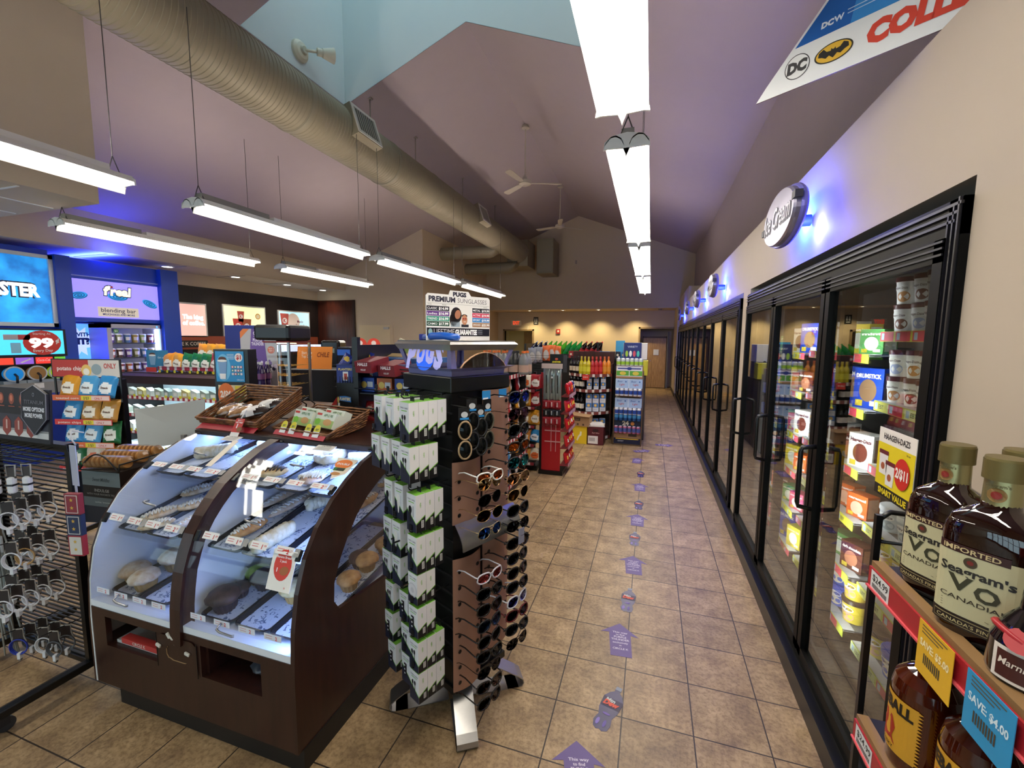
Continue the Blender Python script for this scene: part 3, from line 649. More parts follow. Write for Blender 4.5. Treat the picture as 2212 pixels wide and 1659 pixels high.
# window card stickers on the doors
def card(name, label, cat, w, h, M, draw, back='#f2efe9', t=.002, group=None):
    b = MB(); b.lo((-w/2, -h/2, -t), (w/2, h/2, 0), back); draw(b); o = b.build(name); o.matrix_world = M; return tag(o, label, cat, group)
def onfront(x, t, off=.008):
    y, z = cv(t); y2, z2 = cv(min(1, t+.04)); a = math.atan2(z2-z, y2-y); return Matrix.Translation((x, y-math.sin(a)*off, z+math.cos(a)*off)) @ Matrix.Rotation(a, 4, 'X')
def d1(b):
    b.disc(0, .02, .042, '#d93a28', 1, ry=.058); b.text('Banana Bread', 0, .045, .009, '#ffffff', 2); b.text('2 pack', 0, .03, .009, '#ffffff', 2); b.disc(.012, .0, .022, '#a9602c', 2, ry=.016, rot=.3)
    b.disc(-.022, .0, .014, '#d93a28', 3); b.text('1', -.022, -.006, .014, '#fff', 4, bold=.04); b.text('$1', .03, -.062, .006, '#d93a28', 2)
card('price_card', 'white card with a red oval for banana bread on the lower right door', 'card', .115, .15, onfront(-1.335, .37), d1)
def d2(b):
    b.disc(.0, .03, .045, '#ee7d2b', 1, ry=.03); b.text('DOUBLE', .0, .024, .012, '#fff', 2, bold=.02); b.rect(-.03, -.015, .03, .005, '#2f7a34', 2); b.rect(-.012, -.013, .028, .002, '#1a1a1a', 3); b.disc(0, -.035, .026, '#c98a4a', 2, ry=.01)
b = MB(); b.prism([(-.06, .07), (.055, .065), (.05, -.03), (.0, -.07)], -.002, 0, '#efe3cf'); d2(b); o = b.build('price_card'); o.matrix_world = onfront(-1.32, .80); tag(o, 'tilted cream card with an orange blob on the top right door', 'card')
def d3(b):
    b.text('CAUTION', 0, .012, .009, '#3a3a3a', 1, bold=.02)
    for k in range(5): b.rect(-.04, .004-.006*k, .04, .006-.006*k, '#8d8d8b', 1)
for x, lb in ((-1.52, 'small white caution label at the top of the right bay of the pastry case'), (-2.13, 'small white caution label at the top of the left bay of the pastry case')):
    card('caution_label', lb, 'label', .11, .05, onfront(x, .93, .007), d3, group='caution labels on the pastry case')
o = MB(); o.lo((-.018, 0, 0), (.018, .18, .002), col('#e8dcc8', .4)); o = o.build('cream_strip'); o.matrix_world = onfront(-2.03, .72, .009); tag(o, 'cream plastic strip lying over the upper left door', 'strip')
# trays and pastries
TRIM = col('#10151f', .3)
def paper_mat():
    m = bpy.data.materials.new('tray_paper'); m.use_nodes = True; nt = m.node_tree; B = nt.nodes['Principled BSDF']; N = nt.nodes.new
    tc = N('ShaderNodeTexCoord'); n1 = N('ShaderNodeTexNoise'); n1.inputs['Scale'].default_value = 45; n1.inputs['Detail'].default_value = 3; n1.inputs['Distortion'].default_value = 1.4
    n2 = N('ShaderNodeTexNoise'); n2.inputs['Scale'].default_value = 9; nt.links.new(tc.outputs['Object'], n1.inputs[0]); nt.links.new(tc.outputs['Object'], n2.inputs[0])
    ad = N('ShaderNodeMath'); ad.operation = 'MULTIPLY_ADD'; ad.inputs[1].default_value = .55; nt.links.new(n2.outputs['Fac'], ad.inputs[0]); nt.links.new(n1.outputs['Fac'], ad.inputs[2])
    cr = N('ShaderNodeValToRGB'); e = cr.color_ramp.elements; e[0].position = .865; e[0].color = lin('#d3dbe8'); e[1].position = .89; e[1].color = lin('#53658c')
    nt.links.new(ad.outputs[0], cr.inputs[0]); nt.links.new(cr.outputs[0], B.inputs['Base Color']); B.inputs['Roughness'].default_value = .5
    return m
PAPER = paper_mat()
def make_tray(w, d):
    t = thing('pastry_tray', '', 'tray')
    b = MB(); r = .03
    def rr(w, d, r, n=4):
        P = []
        for cx, cy, a in ((w/2-r, d/2-r, 0), (-w/2+r, d/2-r, PI/2), (-w/2+r, -d/2+r, PI), (w/2-r, -d/2+r, 1.5*PI)):
            P += [(cx+r*math.cos(a+PI/2*i/n), cy+r*math.sin(a+PI/2*i/n)) for i in range(n+1)]
        return P
    A = rr(w, d, r); B = rr(w-.012, d-.012, r-.004); C_ = rr(w-.03, d-.03, r-.01); n = len(A)
    vs = [(x, y, .018) for x, y in A]+[(x, y, .021) for x, y in B]+[(x, y, .003) for x, y in C_]+[(x, y, 0) for x, y in C_]+[(x, y, .0) for x, y in rr(w-.01, d-.01, r)]
    fs = []
    for L_ in range(2): fs += [(L_*n+i, L_*n+(i+1) % n, (L_+1)*n+(i+1) % n, (L_+1)*n+i) for i in range(n)]
    fs += [(3*n+i, 3*n+(i+1) % n, (i+1) % n, i) for i in range(n)]
    fs += [tuple(range(2*n, 3*n)), tuple(range(4*n-1, 3*n-1, -1))]
    b.add(vs, fs, TRIM); b.build('rim', t)
    b = MB(); b.poly(rr(w-.032, d-.032, r-.01), PAPER, 1, Matrix.Translation((0, 0, .0035))); b.build('printed_liner', t)
    return t
TP = {.75: Proto(lambda: make_tray(.19, .88)), .6: Proto(lambda: make_tray(.19, .86)), .5: Proto(lambda: make_tray(.19, .68))}
LV = ((.495, 1.26, .75, 'bottom'), (.782, 1.32, .6, 'middle'), (1.007, 1.5, .5, 'top'))
for li, (z, ya, key, nm) in enumerate(LV):
    L_ = {.75: .88, .6: .86, .5: .68}[key]
    for side_, xs in (('left', (-2.315, -2.12, -1.965)), ('right', (-1.735, -1.54, -1.35))):
        for i, x in enumerate(xs):
            if side_ == 'left' and i == 2: continue
            TP[key].put(Matrix.Translation((x, FRY[li]+.01, FRZ[li]+.001)) @ Matrix.Rotation(TILT[li], 4, 'X') @ Matrix.Translation((0, L_/2, 0)), 'black-rimmed pastry tray on the %s shelf, %s from the left in the %s bay' % (nm, ORD[i], side_), 'pastry trays')
def blob(b, c, d, m, seed=0, bump=.06, n=14, flat=.0, M=None):
    rnd = random.Random(seed); ph = [rnd.uniform(0, 6.28) for _ in range(6)]
    def f(u, v):
        a = 2*PI*u; t = PI*(v-.5)
        k = 1+bump*(math.sin(3*a+ph[0])*math.cos(t*2+ph[1])+.6*math.sin(7*a+ph[2]+4*t)+.5*math.sin(9*t+ph[3]+2*a))
        return (c[0]+d[0]/2*k*math.cos(t)*math.cos(a), c[1]+d[1]/2*k*math.cos(t)*math.sin(a), c[2]+d[2]/2*math.sin(t)*(1 if t > 0 else (1-flat)))
    return b.grid(f, n, n//2+2, m, M)
def crust(c, c2): 
    return wood_mat('crust_'+c.strip('#'), c, c2, .55, (1, 1, 1))
MUFT = {'crumb': crust('#8a5a30', '#d3a569'), 'sugar': crust('#b98a58', '#e9dcc4'), 'green': crust('#7f9a2c', '#bcd06a'), 'choc': crust('#2c1a16', '#5b4038'), 'berry': crust('#b98f4e', '#ecd9a0')}
CUP = {'crumb': col('#a9814f', .6), 'sugar': col('#b08a55', .6), 'green': col('#cdbb6a', .6), 'choc': col('#33222c', .6), 'berry': col('#c79d58', .6)}
def make_muffin(kind):
    t = thing('muffin', '', 'muffin')
    b = MB(); n = 28
    for i in range(1):
        prof = [(.026, 0), (.030, .01), (.036, .04)]
        vs = [((r+(.0015 if k % 2 else -.0015))*math.cos(2*PI*k/n), (r+(.0015 if k % 2 else -.0015))*math.sin(2*PI*k/n), z) for r, z in prof for k in range(n)]
        b.add(vs, [(j*n+k, j*n+(k+1) % n, (j+1)*n+(k+1) % n, (j+1)*n+k) for j in range(2) for k in range(n)]+[tuple(range(n-1, -1, -1))], CUP[kind])
    b.build('paper_cup', t)
    b = MB(); blob(b, (0, 0, .045), (.094, .094, .052), MUFT[kind], 3, .05, 18, .3)
    rnd = random.Random(len(kind))
    if kind in ('berry', 'crumb', 'choc'):
        for q in range(9):
            a, r = rnd.uniform(0, 6.28), rnd.uniform(.005, .034); blob(b, (r*math.cos(a), r*math.sin(a), .066-r*.35), (.012, .012, .008), {'berry': '#8e1f2c', 'crumb': '#e2c08a', 'choc': '#8a6a58'}[kind], q, .05, 6)
    b.build('muffin_top', t); return t
MU = {k: Proto(lambda k=k: make_muffin(k)) for k in MUFT}
zb = .5005
def muf(kind, x, y, label, s=1.0): MU[kind].put(TR(x, y, shz(0, y)+.003) @ Matrix.Rotation(TILT[0], 4, 'X') @ Matrix.Rotation(x*40, 4, 'Z') @ Matrix.Scale(s*1.18, 4), label, 'muffins on the bottom shelf')
muf('sugar', -2.375, 1.36, 'sugar-topped muffin at the far left front of the bottom shelf', 1.15); muf('sugar', -2.27, 1.335, 'sugar-topped muffin second from the left at the front of the bottom shelf', 1.15)
muf('sugar', -2.285, 1.49, 'large sugar-topped muffin behind the two front ones, lower left bay', 1.3); muf('crumb', -2.33, 1.66, 'golden muffin at the back of the lower left bay', 1.1); muf('crumb', -2.12, 1.64, 'golden muffin half hidden by the centre rib, lower left bay', 1.05)
muf('green', -1.775, 1.52, 'green pistachio muffin nearer the centre rib'); muf('green', -1.71, 1.66, 'green pistachio muffin farther back beside the other green one')
muf('choc', -1.76, 1.335, 'dark chocolate muffin at the front left of the lower right bay', 1.25); muf('choc', -1.77, 1.42, 'small dark muffin touching the centre rib', .8); muf('choc', -1.71, 1.50, 'dark chocolate muffin with pale crumbs in the middle of the lower right bay', 1.1)
muf('berry', -1.5, 1.47, 'yellow berry muffin in the lower right bay', 1.15)
muf('crumb', -1.31, 1.60, 'crumb muffin nearest the side window', 1.0); muf('crumb', -1.32, 1.75, 'crumb muffin second from the front at the side window', 1.05); muf('crumb', -1.31, 1.9, 'crumb muffin third from the front at the side window', 1.05); muf('choc', -1.37, 1.76, 'dark muffin in shadow behind the side window', 1.0)
ICE = col('#f4efe2', .35)
def pastry(kind, L=.14, W=.06, H=.035, c=('#c58f4e', '#eedcb4'), ice=True, seed=1, icec=None):
    t = thing(kind, '', 'pastry'); m = crust(*c); b = MB(); rnd = random.Random(seed)
    if kind == 'twisted_pastry':
        for s in (0, PI):
            P = [(-L/2+L*i/28, .016*math.sin(i*.9+s), H*.5+.010*math.cos(i*.9+s)) for i in range(29)]; b.tube(P, W*.27, m, 10)
    elif kind == 'pastry_ring':
        n = 26; P = [((L*.34)*math.cos(2*PI*i/n), (L*.34)*math.sin(2*PI*i/n), H*.5+.004*math.sin(i*2)) for i in range(n)]; b.tube(P, .021, m, 10, closed=True)
    elif kind == 'cookie_bun': blob(b, (0, 0, H*.5), (L*.8, L*.75, H*1.1), m, seed, .03, 20, .2)
    else: blob(b, (0, 0, H*.5), (L, W, H), m, seed, .035, 20, .25)
    b.build('dough', t)
    if ice:
        b = MB(); P = []; K = 44
        for i in range(K):
            u = i/(K-1); x = -L*.42+L*.84*u; a = math.sin(i*1.35)
            if kind == 'pastry_ring': an = 2*PI*u; r = L*.34+.014*a; P.append((r*math.cos(an), r*math.sin(an), H*.5+.021-.004*abs(a)))
            else:
                e = math.sqrt(max(.05, 1-(2*x/L)**2)); y = W*.36*a*e; P.append((x, y, H*.5+H*.56*e*math.sqrt(max(.1, 1-(2*y/(W*e))**2))))
        b.tube(P, .0035, icec or ICE, 6); b.build('icing', t)
    return t
PP = {'bear': Proto(lambda: pastry('oval_danish', .15, .075, .035, ('#b98a55', '#ecd9b8'))), 'twist': Proto(lambda: pastry('twisted_pastry', .13, .06, .04, ('#c9b48a', '#ece4cc'), False)),
      'long': Proto(lambda: pastry('long_strudel', .22, .045, .032, ('#c79a68', '#ecdcc8'))), 'roll': Proto(lambda: pastry('iced_roll', .15, .06, .045, ('#a8703c', '#dcae74'))),
      'ring': Proto(lambda: pastry('pastry_ring', .16, .06, .04, ('#c8a26a', '#efe2c2'))), 'cring': Proto(lambda: pastry('chocolate_ring', .16, .09, .045, ('#d09a50', '#f0dcb0'), True, 2, col('#2c1c18', .3))), 'bun': Proto(lambda: pastry('cookie_bun', .12, .09, .035, ('#c98d6a', '#eed0b8')))}
def pas(k, x, y, lv, a, label, s=1.0): PP[k].put(TR(x, y, shz(lv+1, y)+.006) @ Matrix.Rotation(TILT[lv+1], 4, 'X') @ Matrix.Rotation(a, 4, 'Z') @ Matrix.Scale(s*1.12, 4), label, 'pastries on the upper shelves')
pas('bear', -2.30, 1.44, 0, 1.0, 'iced oval danish lying nearest the front on the middle left shelf'); pas('bear', -2.33, 1.66, 0, 1.0, 'iced oval danish at the left edge, middle left shelf'); pas('bear', -2.20, 1.55, 0, .9, 'white-iced danish beside the left one, middle left shelf'); pas('bear', -2.34, 1.84, 0, 1.1, 'iced danish at the back of the middle left shelf'); pas('bear', -2.14, 1.70, 0, .9, 'danish half hidden by the centre rib, middle left shelf'); pas('bear', -2.22, 1.37, 0, .7, 'dark-tipped danish at the front edge, middle left shelf', .9)
pas('long', -2.07, 1.47, 0, 1.35, 'long iced strudel beside the centre rib in the left bay'); pas('long', -1.80, 1.72, 0, 1.35, 'long iced strudel nearest the centre rib in the right bay'); pas('long', -1.69, 1.66, 0, 1.35, 'long iced strudel, right one of the pair behind the rib')
pas('roll', -1.72, 1.44, 0, 1.25, 'brown rolled pastry with white icing at the front of the middle right shelf'); pas('twist', -1.555, 1.42, 0, 1.35, 'pale twisted pastry at the front of the middle right shelf', 1.15); pas('twist', -1.55, 1.73, 0, 1.0, 'pale twisted pastry farther back on the middle right shelf', 1.05)
pas('roll', -1.33, 1.76, 0, 1.35, 'iced roll nearest the side window'); pas('roll', -1.33, 1.98, 0, 1.35, 'iced roll behind the other one at the side window')
pas('twist', -2.29, 1.74, 1, .6, 'iced twist lying alone on the top left shelf', 1.2); pas('twist', -2.05, 1.9, 1, .5, 'iced twist by the centre rib at the top left'); pas('cring', -1.755, 1.60, 1, .3, 'pastry ring drizzled with chocolate on the top right shelf'); pas('bun', -1.50, 1.60, 1, .3, 'round pink-speckled bun at the front of the top right shelf', 1.1)
pas('ring', -1.76, 1.93, 1, .3, 'white iced ring at the back left of the top right shelf'); pas('ring', -1.60, 1.84, 1, .6, 'white iced ring in the middle of the top right shelf'); pas('twist', -1.40, 1.86, 1, .3, 'iced pastry behind the cream card on the top right shelf')
# stored things in the two openings
b = MB(); b.lo((-2.31, 1.22, .301), (-2.02, 1.45, .315), col('#c9c7c2', .4)); b.lo((-2.26, 1.21, .316), (-2.03, 1.245, .34), '#c03a36', TR(0, 0, 0)); b.text('CIRCLE K', -2.145, .322, .014, '#e8d8d0', 0, Matrix(((1, 0, 0, 0), (0, 0, -1, 1.209), (0, 1, 0, 0), (0, 0, 0, 1))), bold=.02); tag(b.build('folded_box'), 'folded white and red bakery box lying in the left base opening', 'box')
b = MB(); blob(b, (-1.5, 1.35, .332), (.16, .2, .055), col('#3f4148', .3), 5, .12, 16); tag(b.build('plastic_bundle'), 'crumpled grey plastic bundle in the right base opening', 'bundle')

# ================================================================== SUNGLASSES AND CABLE SPINNER
SPM = Matrix.Translation((-.83, 1.77, 0)) @ Matrix.Rotation(R(-25), 4, 'Z')
BRUSH = col('#a9a8a6', .32, .9, noise=.05, scale=90); COPPER = col('#a8806e', .38, .35, noise=.04, scale=6); LILAC = col('#8a87b8', .35, .3)
sp = thing('display_spinner', 'tall black rotating display stand for boxed cables and sunglasses on silver feet', 'display stand', SPM)
b = MB()
b.lo((-.15, -.15, .20), (.15, .15, 1.55), BLACK); b.lo((-.17, -.17, 1.5), (.17, .17, 1.565), BLACK, b=.005); b.lo((-.16, -.16, .18), (.16, .16, .21), BLACK); b.cyl((0, 0, .02), (0, 0, .2), .035, BLACK, n=16)
for k in range(16):
    z = .32+k*.078; b.lo((-.152, -.157, z), (.152, -.150, z+.006), '#1d1d20')
b.build('column', sp)
for k in range(4):          # folded flat-bar feet
    A = Matrix.Rotation(R(-58+25+90*k), 4, 'Z')
    P = [(.03, .20), (.10, .185), (.285, .04), (.30, .018), (.29, .004), (.27, .0), (.05, .0)]
    b = MB(); w = .045; vs = []; 
    Q = [(.04, .19), (.12, .165), (.29, .055), (.315, .035), (.32, .018), (.312, .006), (.295, .0), (.24, .0), (.05, .012)]
    th = .004
    for i in range(len(Q)):
        p0 = Q[max(0, i-1)]; p1 = Q[min(len(Q)-1, i+1)]; tx, tz = p1[0]-p0[0], p1[1]-p0[1]; l = math.hypot(tx, tz); nx, nz = tz/l*th, -tx/l*th
        vs += [(Q[i][0], -w, Q[i][1]), (Q[i][0], w, Q[i][1]), (Q[i][0]-nx, w, Q[i][1]-nz), (Q[i][0]-nx, -w, Q[i][1]-nz)]
    n = len(Q); fs = []
    for i in range(n-1):
        for a in range(4): fs.append((4*i+a, 4*i+(a+1) % 4, 4*i+4+(a+1) % 4, 4*i+4+a))
    b.add(vs, fs, BRUSH, False, A); b.build('foot', sp)
# header: trapezoid box with open ends, PUGS lettering and a big lens
b = MB(); zt, zb_ = 1.705, 1.58
def hd(w0, w1, z0, z1, m, t=.006):
    for a in range(4):
        A = Matrix.Rotation(a*PI/2, 4, 'Z')
        b.add([(-w0, -w0, z0), (w0, -w0, z0), (w1, -w1, z1), (-w1, -w1, z1), (-w0, -w0+t, z0), (w0, -w0+t, z0), (w1, -w1+t, z1), (-w1, -w1+t, z1)], [(0, 1, 2, 3), (7, 6, 5, 4), (0, 4, 5, 1), (2, 6, 7, 3)], m, False, A)
hd(.15, .153, 1.565, 1.585, LILAC); hd(.153, .188, 1.585, 1.60, LILAC); hd(.183, .196, 1.672, 1.695, BRUSH); hd(.196, .18, 1.695, 1.71, BRUSH)
b.lo((-.15, -.15, 1.575), (.15, .15, 1.58), BLACK); b.lo((-.185, -.185, 1.704), (.185, .185, 1.71), BRUSH)
for a in range(4):
    A = Matrix.Rotation(a*PI/2, 4, 'Z'); b.add([(-.155, -.155, 1.585), (-.13, -.158, 1.585), (-.165, -.185, 1.70), (-.19, -.19, 1.70)], [(0, 1, 2, 3)], LILAC, False, A); b.add([(.155, -.155, 1.585), (.13, -.158, 1.585), (.165, -.185, 1.70), (.19, -.19, 1.70)], [(3, 2, 1, 0)], LILAC, False, A)
b.build('header_box', sp)
b = MB(); F = Matrix.Translation((.0, -.178, 1.598)) @ Matrix.Rotation(PI/2-.22, 4, 'X')
b.lo((-.10, .0, -.02), (.13, .085, -.018), col('#1c2a66', .3, emit=.2)); 
for x0, r, h in ((.0, .06, .045),): b.disc(x0, .03, r, col('#2a68e8', .3, emit=.35), 2, F, ry=h)
b.build('logo_backing', sp)
for i, ch in enumerate('PUGS'):
    b = MB(); b.text(ch, -.09+.063*i, (0, .022, .022, .004)[i], (.104, .080, .080, .100)[i], col('#a9a6e0', .4, emit=.3), 20, F, w=.058, bold=.07); b.build('logo_letter', sp)
b = MB(); b.tube([(-.13+.26*i/14, 0, .0+.06*math.sin(PI*i/14)**.8) for i in range(15)], .004, '#c89a76', 6, Matrix.Translation((.18, 0, 1.60)) @ Matrix.Rotation(PI/2, 4, 'Z')); b.grid(lambda u, v: (-.13+.26*u, -.01*math.sin(PI*u), (.06*math.sin(PI*u)**.8)*v), 14, 4, col('#1a0f0a', .12, coat=1), Matrix.Translation((.182, 0, 1.60)) @ Matrix.Rotation(PI/2, 4, 'Z')); b.build('giant_lens', sp)
# price board on top
BM = Matrix.Translation((-.845, 1.84, 1.71)) @ Matrix.Rotation(R(60), 4, 'Z') @ Matrix.Rotation(PI/2, 4, 'X')
b = MB(); BW = .178
b.prism([(-BW, 0), (BW, 0), (BW, .195), (BW-.01, .205), (.065, .205), (.05, .225), (-.05, .225), (-.06, .205), (-BW+.01, .205), (-BW, .195)], -.004, 0, col('#eceae8', .4))
b.text('PUGS', 0, .20, .018, '#2e2c3c', 1, w=.075, bold=.06); b.text('PREMIUM', -.165, .172, .022, '#23233a', 1, w=.14, al='l', bold=.04); b.text('SUNGLASSES', -.012, .172, .020, '#55555f', 1, w=.17, al='l', bold=-.005); b.rect(-BW+.004, .163, BW-.004, .164, '#8a8a8a', 1)
rowsL = [('CLASSIC', '$14.99', '#191a28'), ('Ladies', '$16.99', '#6a3a8e'), ('TREND', '$16.99', '#3a9a84'), ('CAMO', '$17.99', '#1d4a36')]; rowsR = [('METAL', '$19.99', '#23242e'), ('ACTIVE', '$19.99', '#d8345a'), ('SPORT', '$19.99', '#2f86cf'), ('WOOD', '$25.99', '#a88060')]
for i, (a, p, c) in enumerate(rowsL): y = .135-.0225*i; b.rect(-BW+.002, y-.004, -.058, y+.0165, c, 1); b.text(a, -.172, y+.001, .010, '#fff', 2, w=.05, al='l'); b.text(p, -.064, y+.001, .011, '#fff', 2, w=.05, al='r', bold=.04)
for i, (a, p, c) in enumerate(rowsR): y = .135-.0225*i; b.rect(.072, y-.004, BW-.002, y+.0165, c, 1); b.text(a, .076, y+.002, .009, '#fff', 2, w=.044, al='l'); b.text(p, .174, y+.001, .010, '#fff', 2, w=.046, al='r', bold=.04)
b.text('COLOR', -.16, .156, .004, '#777', 1); b.text('PRICING', -.085, .156, .004, '#555', 1); b.text('PRICING', .15, .155, .004, '#555', 1)
b.disc(-.02, .115, .030, '#1d1618', 2, ry=.036); b.disc(-.035, .095, .022, '#241b1d', 2, ry=.03); b.disc(-.012, .118, .016, '#b4795c', 3, ry=.021, rot=-.3); b.rect(-.05, .062, -.0, .085, '#9aa9b5', 2)      # printed couple
b.disc(.026, .095, .016, '#c48a68', 4, ry=.023); b.disc(.026, .113, .016, '#3a2a26', 3, ry=.008); b.rect(.008, .062, .05, .074, '#2a2b33', 3); b.disc(.020, .10, .005, '#a02a30', 5, ry=.004); b.disc(.032, .10, .005, '#a02a30', 5, ry=.004); b.rect(.02, .085, .033, .0875, '#f4f0ea', 5)
b.rect(-BW+.002, .020, BW-.002, .056, '#14141f', 1); b.disc(-.158, .038, .011, '#8fb3ae', 2, ry=.014); b.text('LIFETIME', -.140, .027, .024, '#dcdce2', 2, w=.11, al='l', bold=-.005); b.text('GUARANTEE', -.026, .027, .022, '#ffffff', 2, w=.125, al='l', bold=.05)
for k in range(3): b.rect(.104, .046-.008*k, .132, .048-.008*k, '#b9b9c4', 2)
o = b.build('price_board'); o.matrix_world = BM; tag(o, 'white PUGS premium sunglasses price board standing on the spinner header', 'sign')
b = MB(); b.tube([(-.11, 0, .012), (-.05, -.01, .018), (.03, -.005, .02), (.10, .015, .012)], .016, col('#1f5fc4', .3), 8); b.box((-.12, 0, .014), (.05, .02, .028), '#22339a', b=.004); o = b.build('blue_case'); o.matrix_world = SPM @ TR(0, -.09, 1.71); tag(o, 'shiny blue glasses case lying on the spinner header', 'case')
# boxed cables on hooks, facing local -y
GRN = '#7cc142'; NAVY = '#20243a'; BX = col('#e9e9ec', .4)
def make_box(kind, h=.165, w=.062, d=.043):
    t = thing('cable_box', '', 'boxed cable')
    b = MB(); b.lo((-w/2, -d, -h), (w/2, 0, 0), BX)
    b.lo((-w/2+.001, -d+.001, -.0005), (w/2-.001, -.001, .0008), GRN)
    F = Matrix.Translation((0, -d, -h)) @ Matrix.Rotation(PI/2, 4, 'X')
    b.poly([(-w/2, 0), (w/2, 0), (w/2, h*.22), (-w/2, h*.58)], NAVY, 1, F); b.poly([(-w/2, h*.58), (w/2, h*.22), (w/2, h*.25), (-w/2, h*.61)], GRN, 1, F)
    b.text('TYPE-C CABLE', 0, h*.84, .006, '#5a5c66', 1, F, w=w*.8); b.rect(-w*.3, h*.78, w*.3, h*.80, GRN, 1, F)
    if kind == 0: b.disc(-w*.12, h*.58, .011, '#14151c', 2, F, ry=.016); b.rect(-w*.12-.006, h*.25, -w*.12+.006, h*.5, '#14151c', 2, F); b.rect(w*.18, h*.4, w*.23, h*.7, '#555966', 2, F)
    if kind == 1: b.disc(-w*.05, h*.6, .013, '#f4f1ec', 3, F, ry=.019); b.poly([(-w*.22, h*.5), (w*.12, h*.5), (0, h*.18), (-w*.1, h*.18)], '#efeae4', 3, F); b.rect(w*.22, h*.35, w*.26, h*.7, '#caccd2', 2, F)
    if kind == 2: [b.rect(-w*.2+k*w*.25, h*.25, -w*.2+k*w*.25+.004, h*.62, '#14151c', 2, F) for k in (0, 1)]; [b.disc(-w*.2+k*w*.25+.002, h*.62, .006, '#14151c', 3, F, ry=.01) for k in (0, 1)]
    if kind == 3: b.disc(0, h*.45, w*.48, '#d2d0d6', 3, F, n=26); b.disc(0, h*.45, w*.4, '#e2e0e4', 4, F, n=26); b.disc(0, h*.45, w*.18, '#cfcdd2', 5, F, n=20)
    if kind == 4: b.rect(-w*.22, h*.25, w*.1, h*.68, '#101117', 3, F); [b.disc(-w*.12, h*.6-k*.018, .004, '#e8e8ee', 4, F) for k in range(3)]
    for s in (1, -1):
        G = Matrix.Translation((s*w/2, -d/2, -h)) @ Matrix.Rotation(s*PI/2, 4, 'Z') @ Matrix.Rotation(PI/2, 4, 'X')
        b.poly([(-d/2, 0), (d/2, 0), (d/2, h*.40) if s > 0 else (d/2, h*.22), (-d/2, h*.22) if s > 0 else (-d/2, h*.4)], '#0d0e13', 1, G)
        b.poly([(-d/2, h*.22), (d/2, h*.40), (d/2, h*.43), (-d/2, h*.25)] if s > 0 else [(-d/2, h*.4), (d/2, h*.22), (d/2, h*.25), (-d/2, h*.43)], GRN, 1, G)
        b.text('cable', .002, h*.72, .007, GRN, 1, G, rot=PI/2); b.rect(.002, h*.1, .014, h*.3, '#f4f4f4', 2, G)
        for q in range(6): b.rect(.0035, h*.12+q*.0045, .0125, h*.12+q*.0045+.0022, '#444', 3, G)
    b.build('carton', t)
    b = MB(); b.prism([(-.013, 0), (.013, 0), (.013, .02), (-.013, .02)], -.0012, 0, '#15161c', Matrix.Translation((0, -d*.15, 0)) @ Matrix.Rotation(PI/2, 4, 'X')); b.build('hang_tab', t)
    return t
KB = {}
def cbox(kind, h, w=.062):
    k = (kind, h, w)
    if k not in KB: KB[k] = Proto(lambda: make_box(kind, h, w))
    return KB[k]
def hook(L, x, z):
    b = MB(); b.cyl((x, -.15, z), (x, -.155-L, z), .0028, BLACK, n=6); b.tube([(x, -.15-L, z), (x, -.16-L, z+.004), (x, -.165-L, z+.014)], .0028, BLACK, 6)
    b.lo((x-.009, -.16-L, z+.012), (x+.009, -.157-L, z+.032), '#121217'); b.build('hook', sp)
rowsB = [  # z of box tops, height, list of (x, kind, count)
    (1.478, .15, [(-.125, 0, 3), (-.035, 1, 3), (.115, 2, 4)]),
    (1.308, .14, [(-.155, 0, 2), (-.075, 1, 3), (.005, 2, 3), (.115, 2, 3)]),
    (1.115, .15, [(-.10, 0, 2), (-.02, 1, 2), (.115, 0, 3)]),
    (.945, .15, [(-.115, 2, 2), (-.045, 1, 2), (.115, 0, 3)]),
    (.79, .125, [(-.13, 2, 2), (-.05, 2, 2), (.115, 3, 2)]),
    (.65, .125, [(-.11, 2, 1), (.0, 4, 2), (.115, 4, 2)]),
    (.505, .13, [(-.12, 4, 1), (.01, 2, 2), (.115, 2, 4)]),
    (.37, .13, [(-.10, 4, 2), (.01, 4, 2), (.115, 2, 4)])]
for ri, (z, h, cols) in enumerate(rowsB):
    for ci, (x, kd, n) in enumerate(cols):
        L = .2 if ri < 2 else .175; L -= .0 if ci == len(cols)-1 else .03
        hook(L, x, z+.016)
        for q in range(n):
            y = -.155-L+.045+q*.0445
            if y > -.152: break
            cbox(kd, h).put(SPM @ TR(x, y, z), '%s cable box on the %s hook, %s row of the spinner' % (('front', 'second', 'third', 'rear')[q], ('left', 'middle', 'right')[ci] if len(cols) == 3 else ('far left', 'inner left', 'inner right', 'right')[ci], ORD[ri]), 'boxed cables on the spinner')
# copper panels for sunglasses on the right faces
def cpanel(y0, y1, z0, z1, x=.168):
    b = MB(); n = 10
    def f(u, v):
        y = y0+(y1-y0)*u; return (x+.02*math.sin(PI*u), y, z0+(z1-z0)*v)
    b.grid(f, n, 1, COPPER); b.grid(lambda u, v: tuple(Vector(f(1-u, v))-Vector((.003, 0, 0))), n, 1, COPPER)
    nz = int((z1-z0)/.072)
    for i in range(nz):
        for yy in (y0+.025, y1-.03): b.disc(yy, z0+.04+i*.072, .009, '#050505', 8, Matrix(((0, 0, 1, x+.02*math.sin(PI*(yy-y0)/(y1-y0))), (1, 0, 0, 0), (0, 1, 0, 0), (0, 0, 0, 1))), n=16)
    b.build('copper_panel', sp)
cpanel(.005, .165, .90, 1.50); cpanel(-.165, -.01, .95, 1.215); cpanel(-.165, -.01, .20, .80); cpanel(.005, .165, .30, .86)
b = MB()
def band(u, v):
    y = -.17+.35*u; a = v; return (.19+.05*math.sin(PI*.5*(1-a)), y, .86+.1*a)
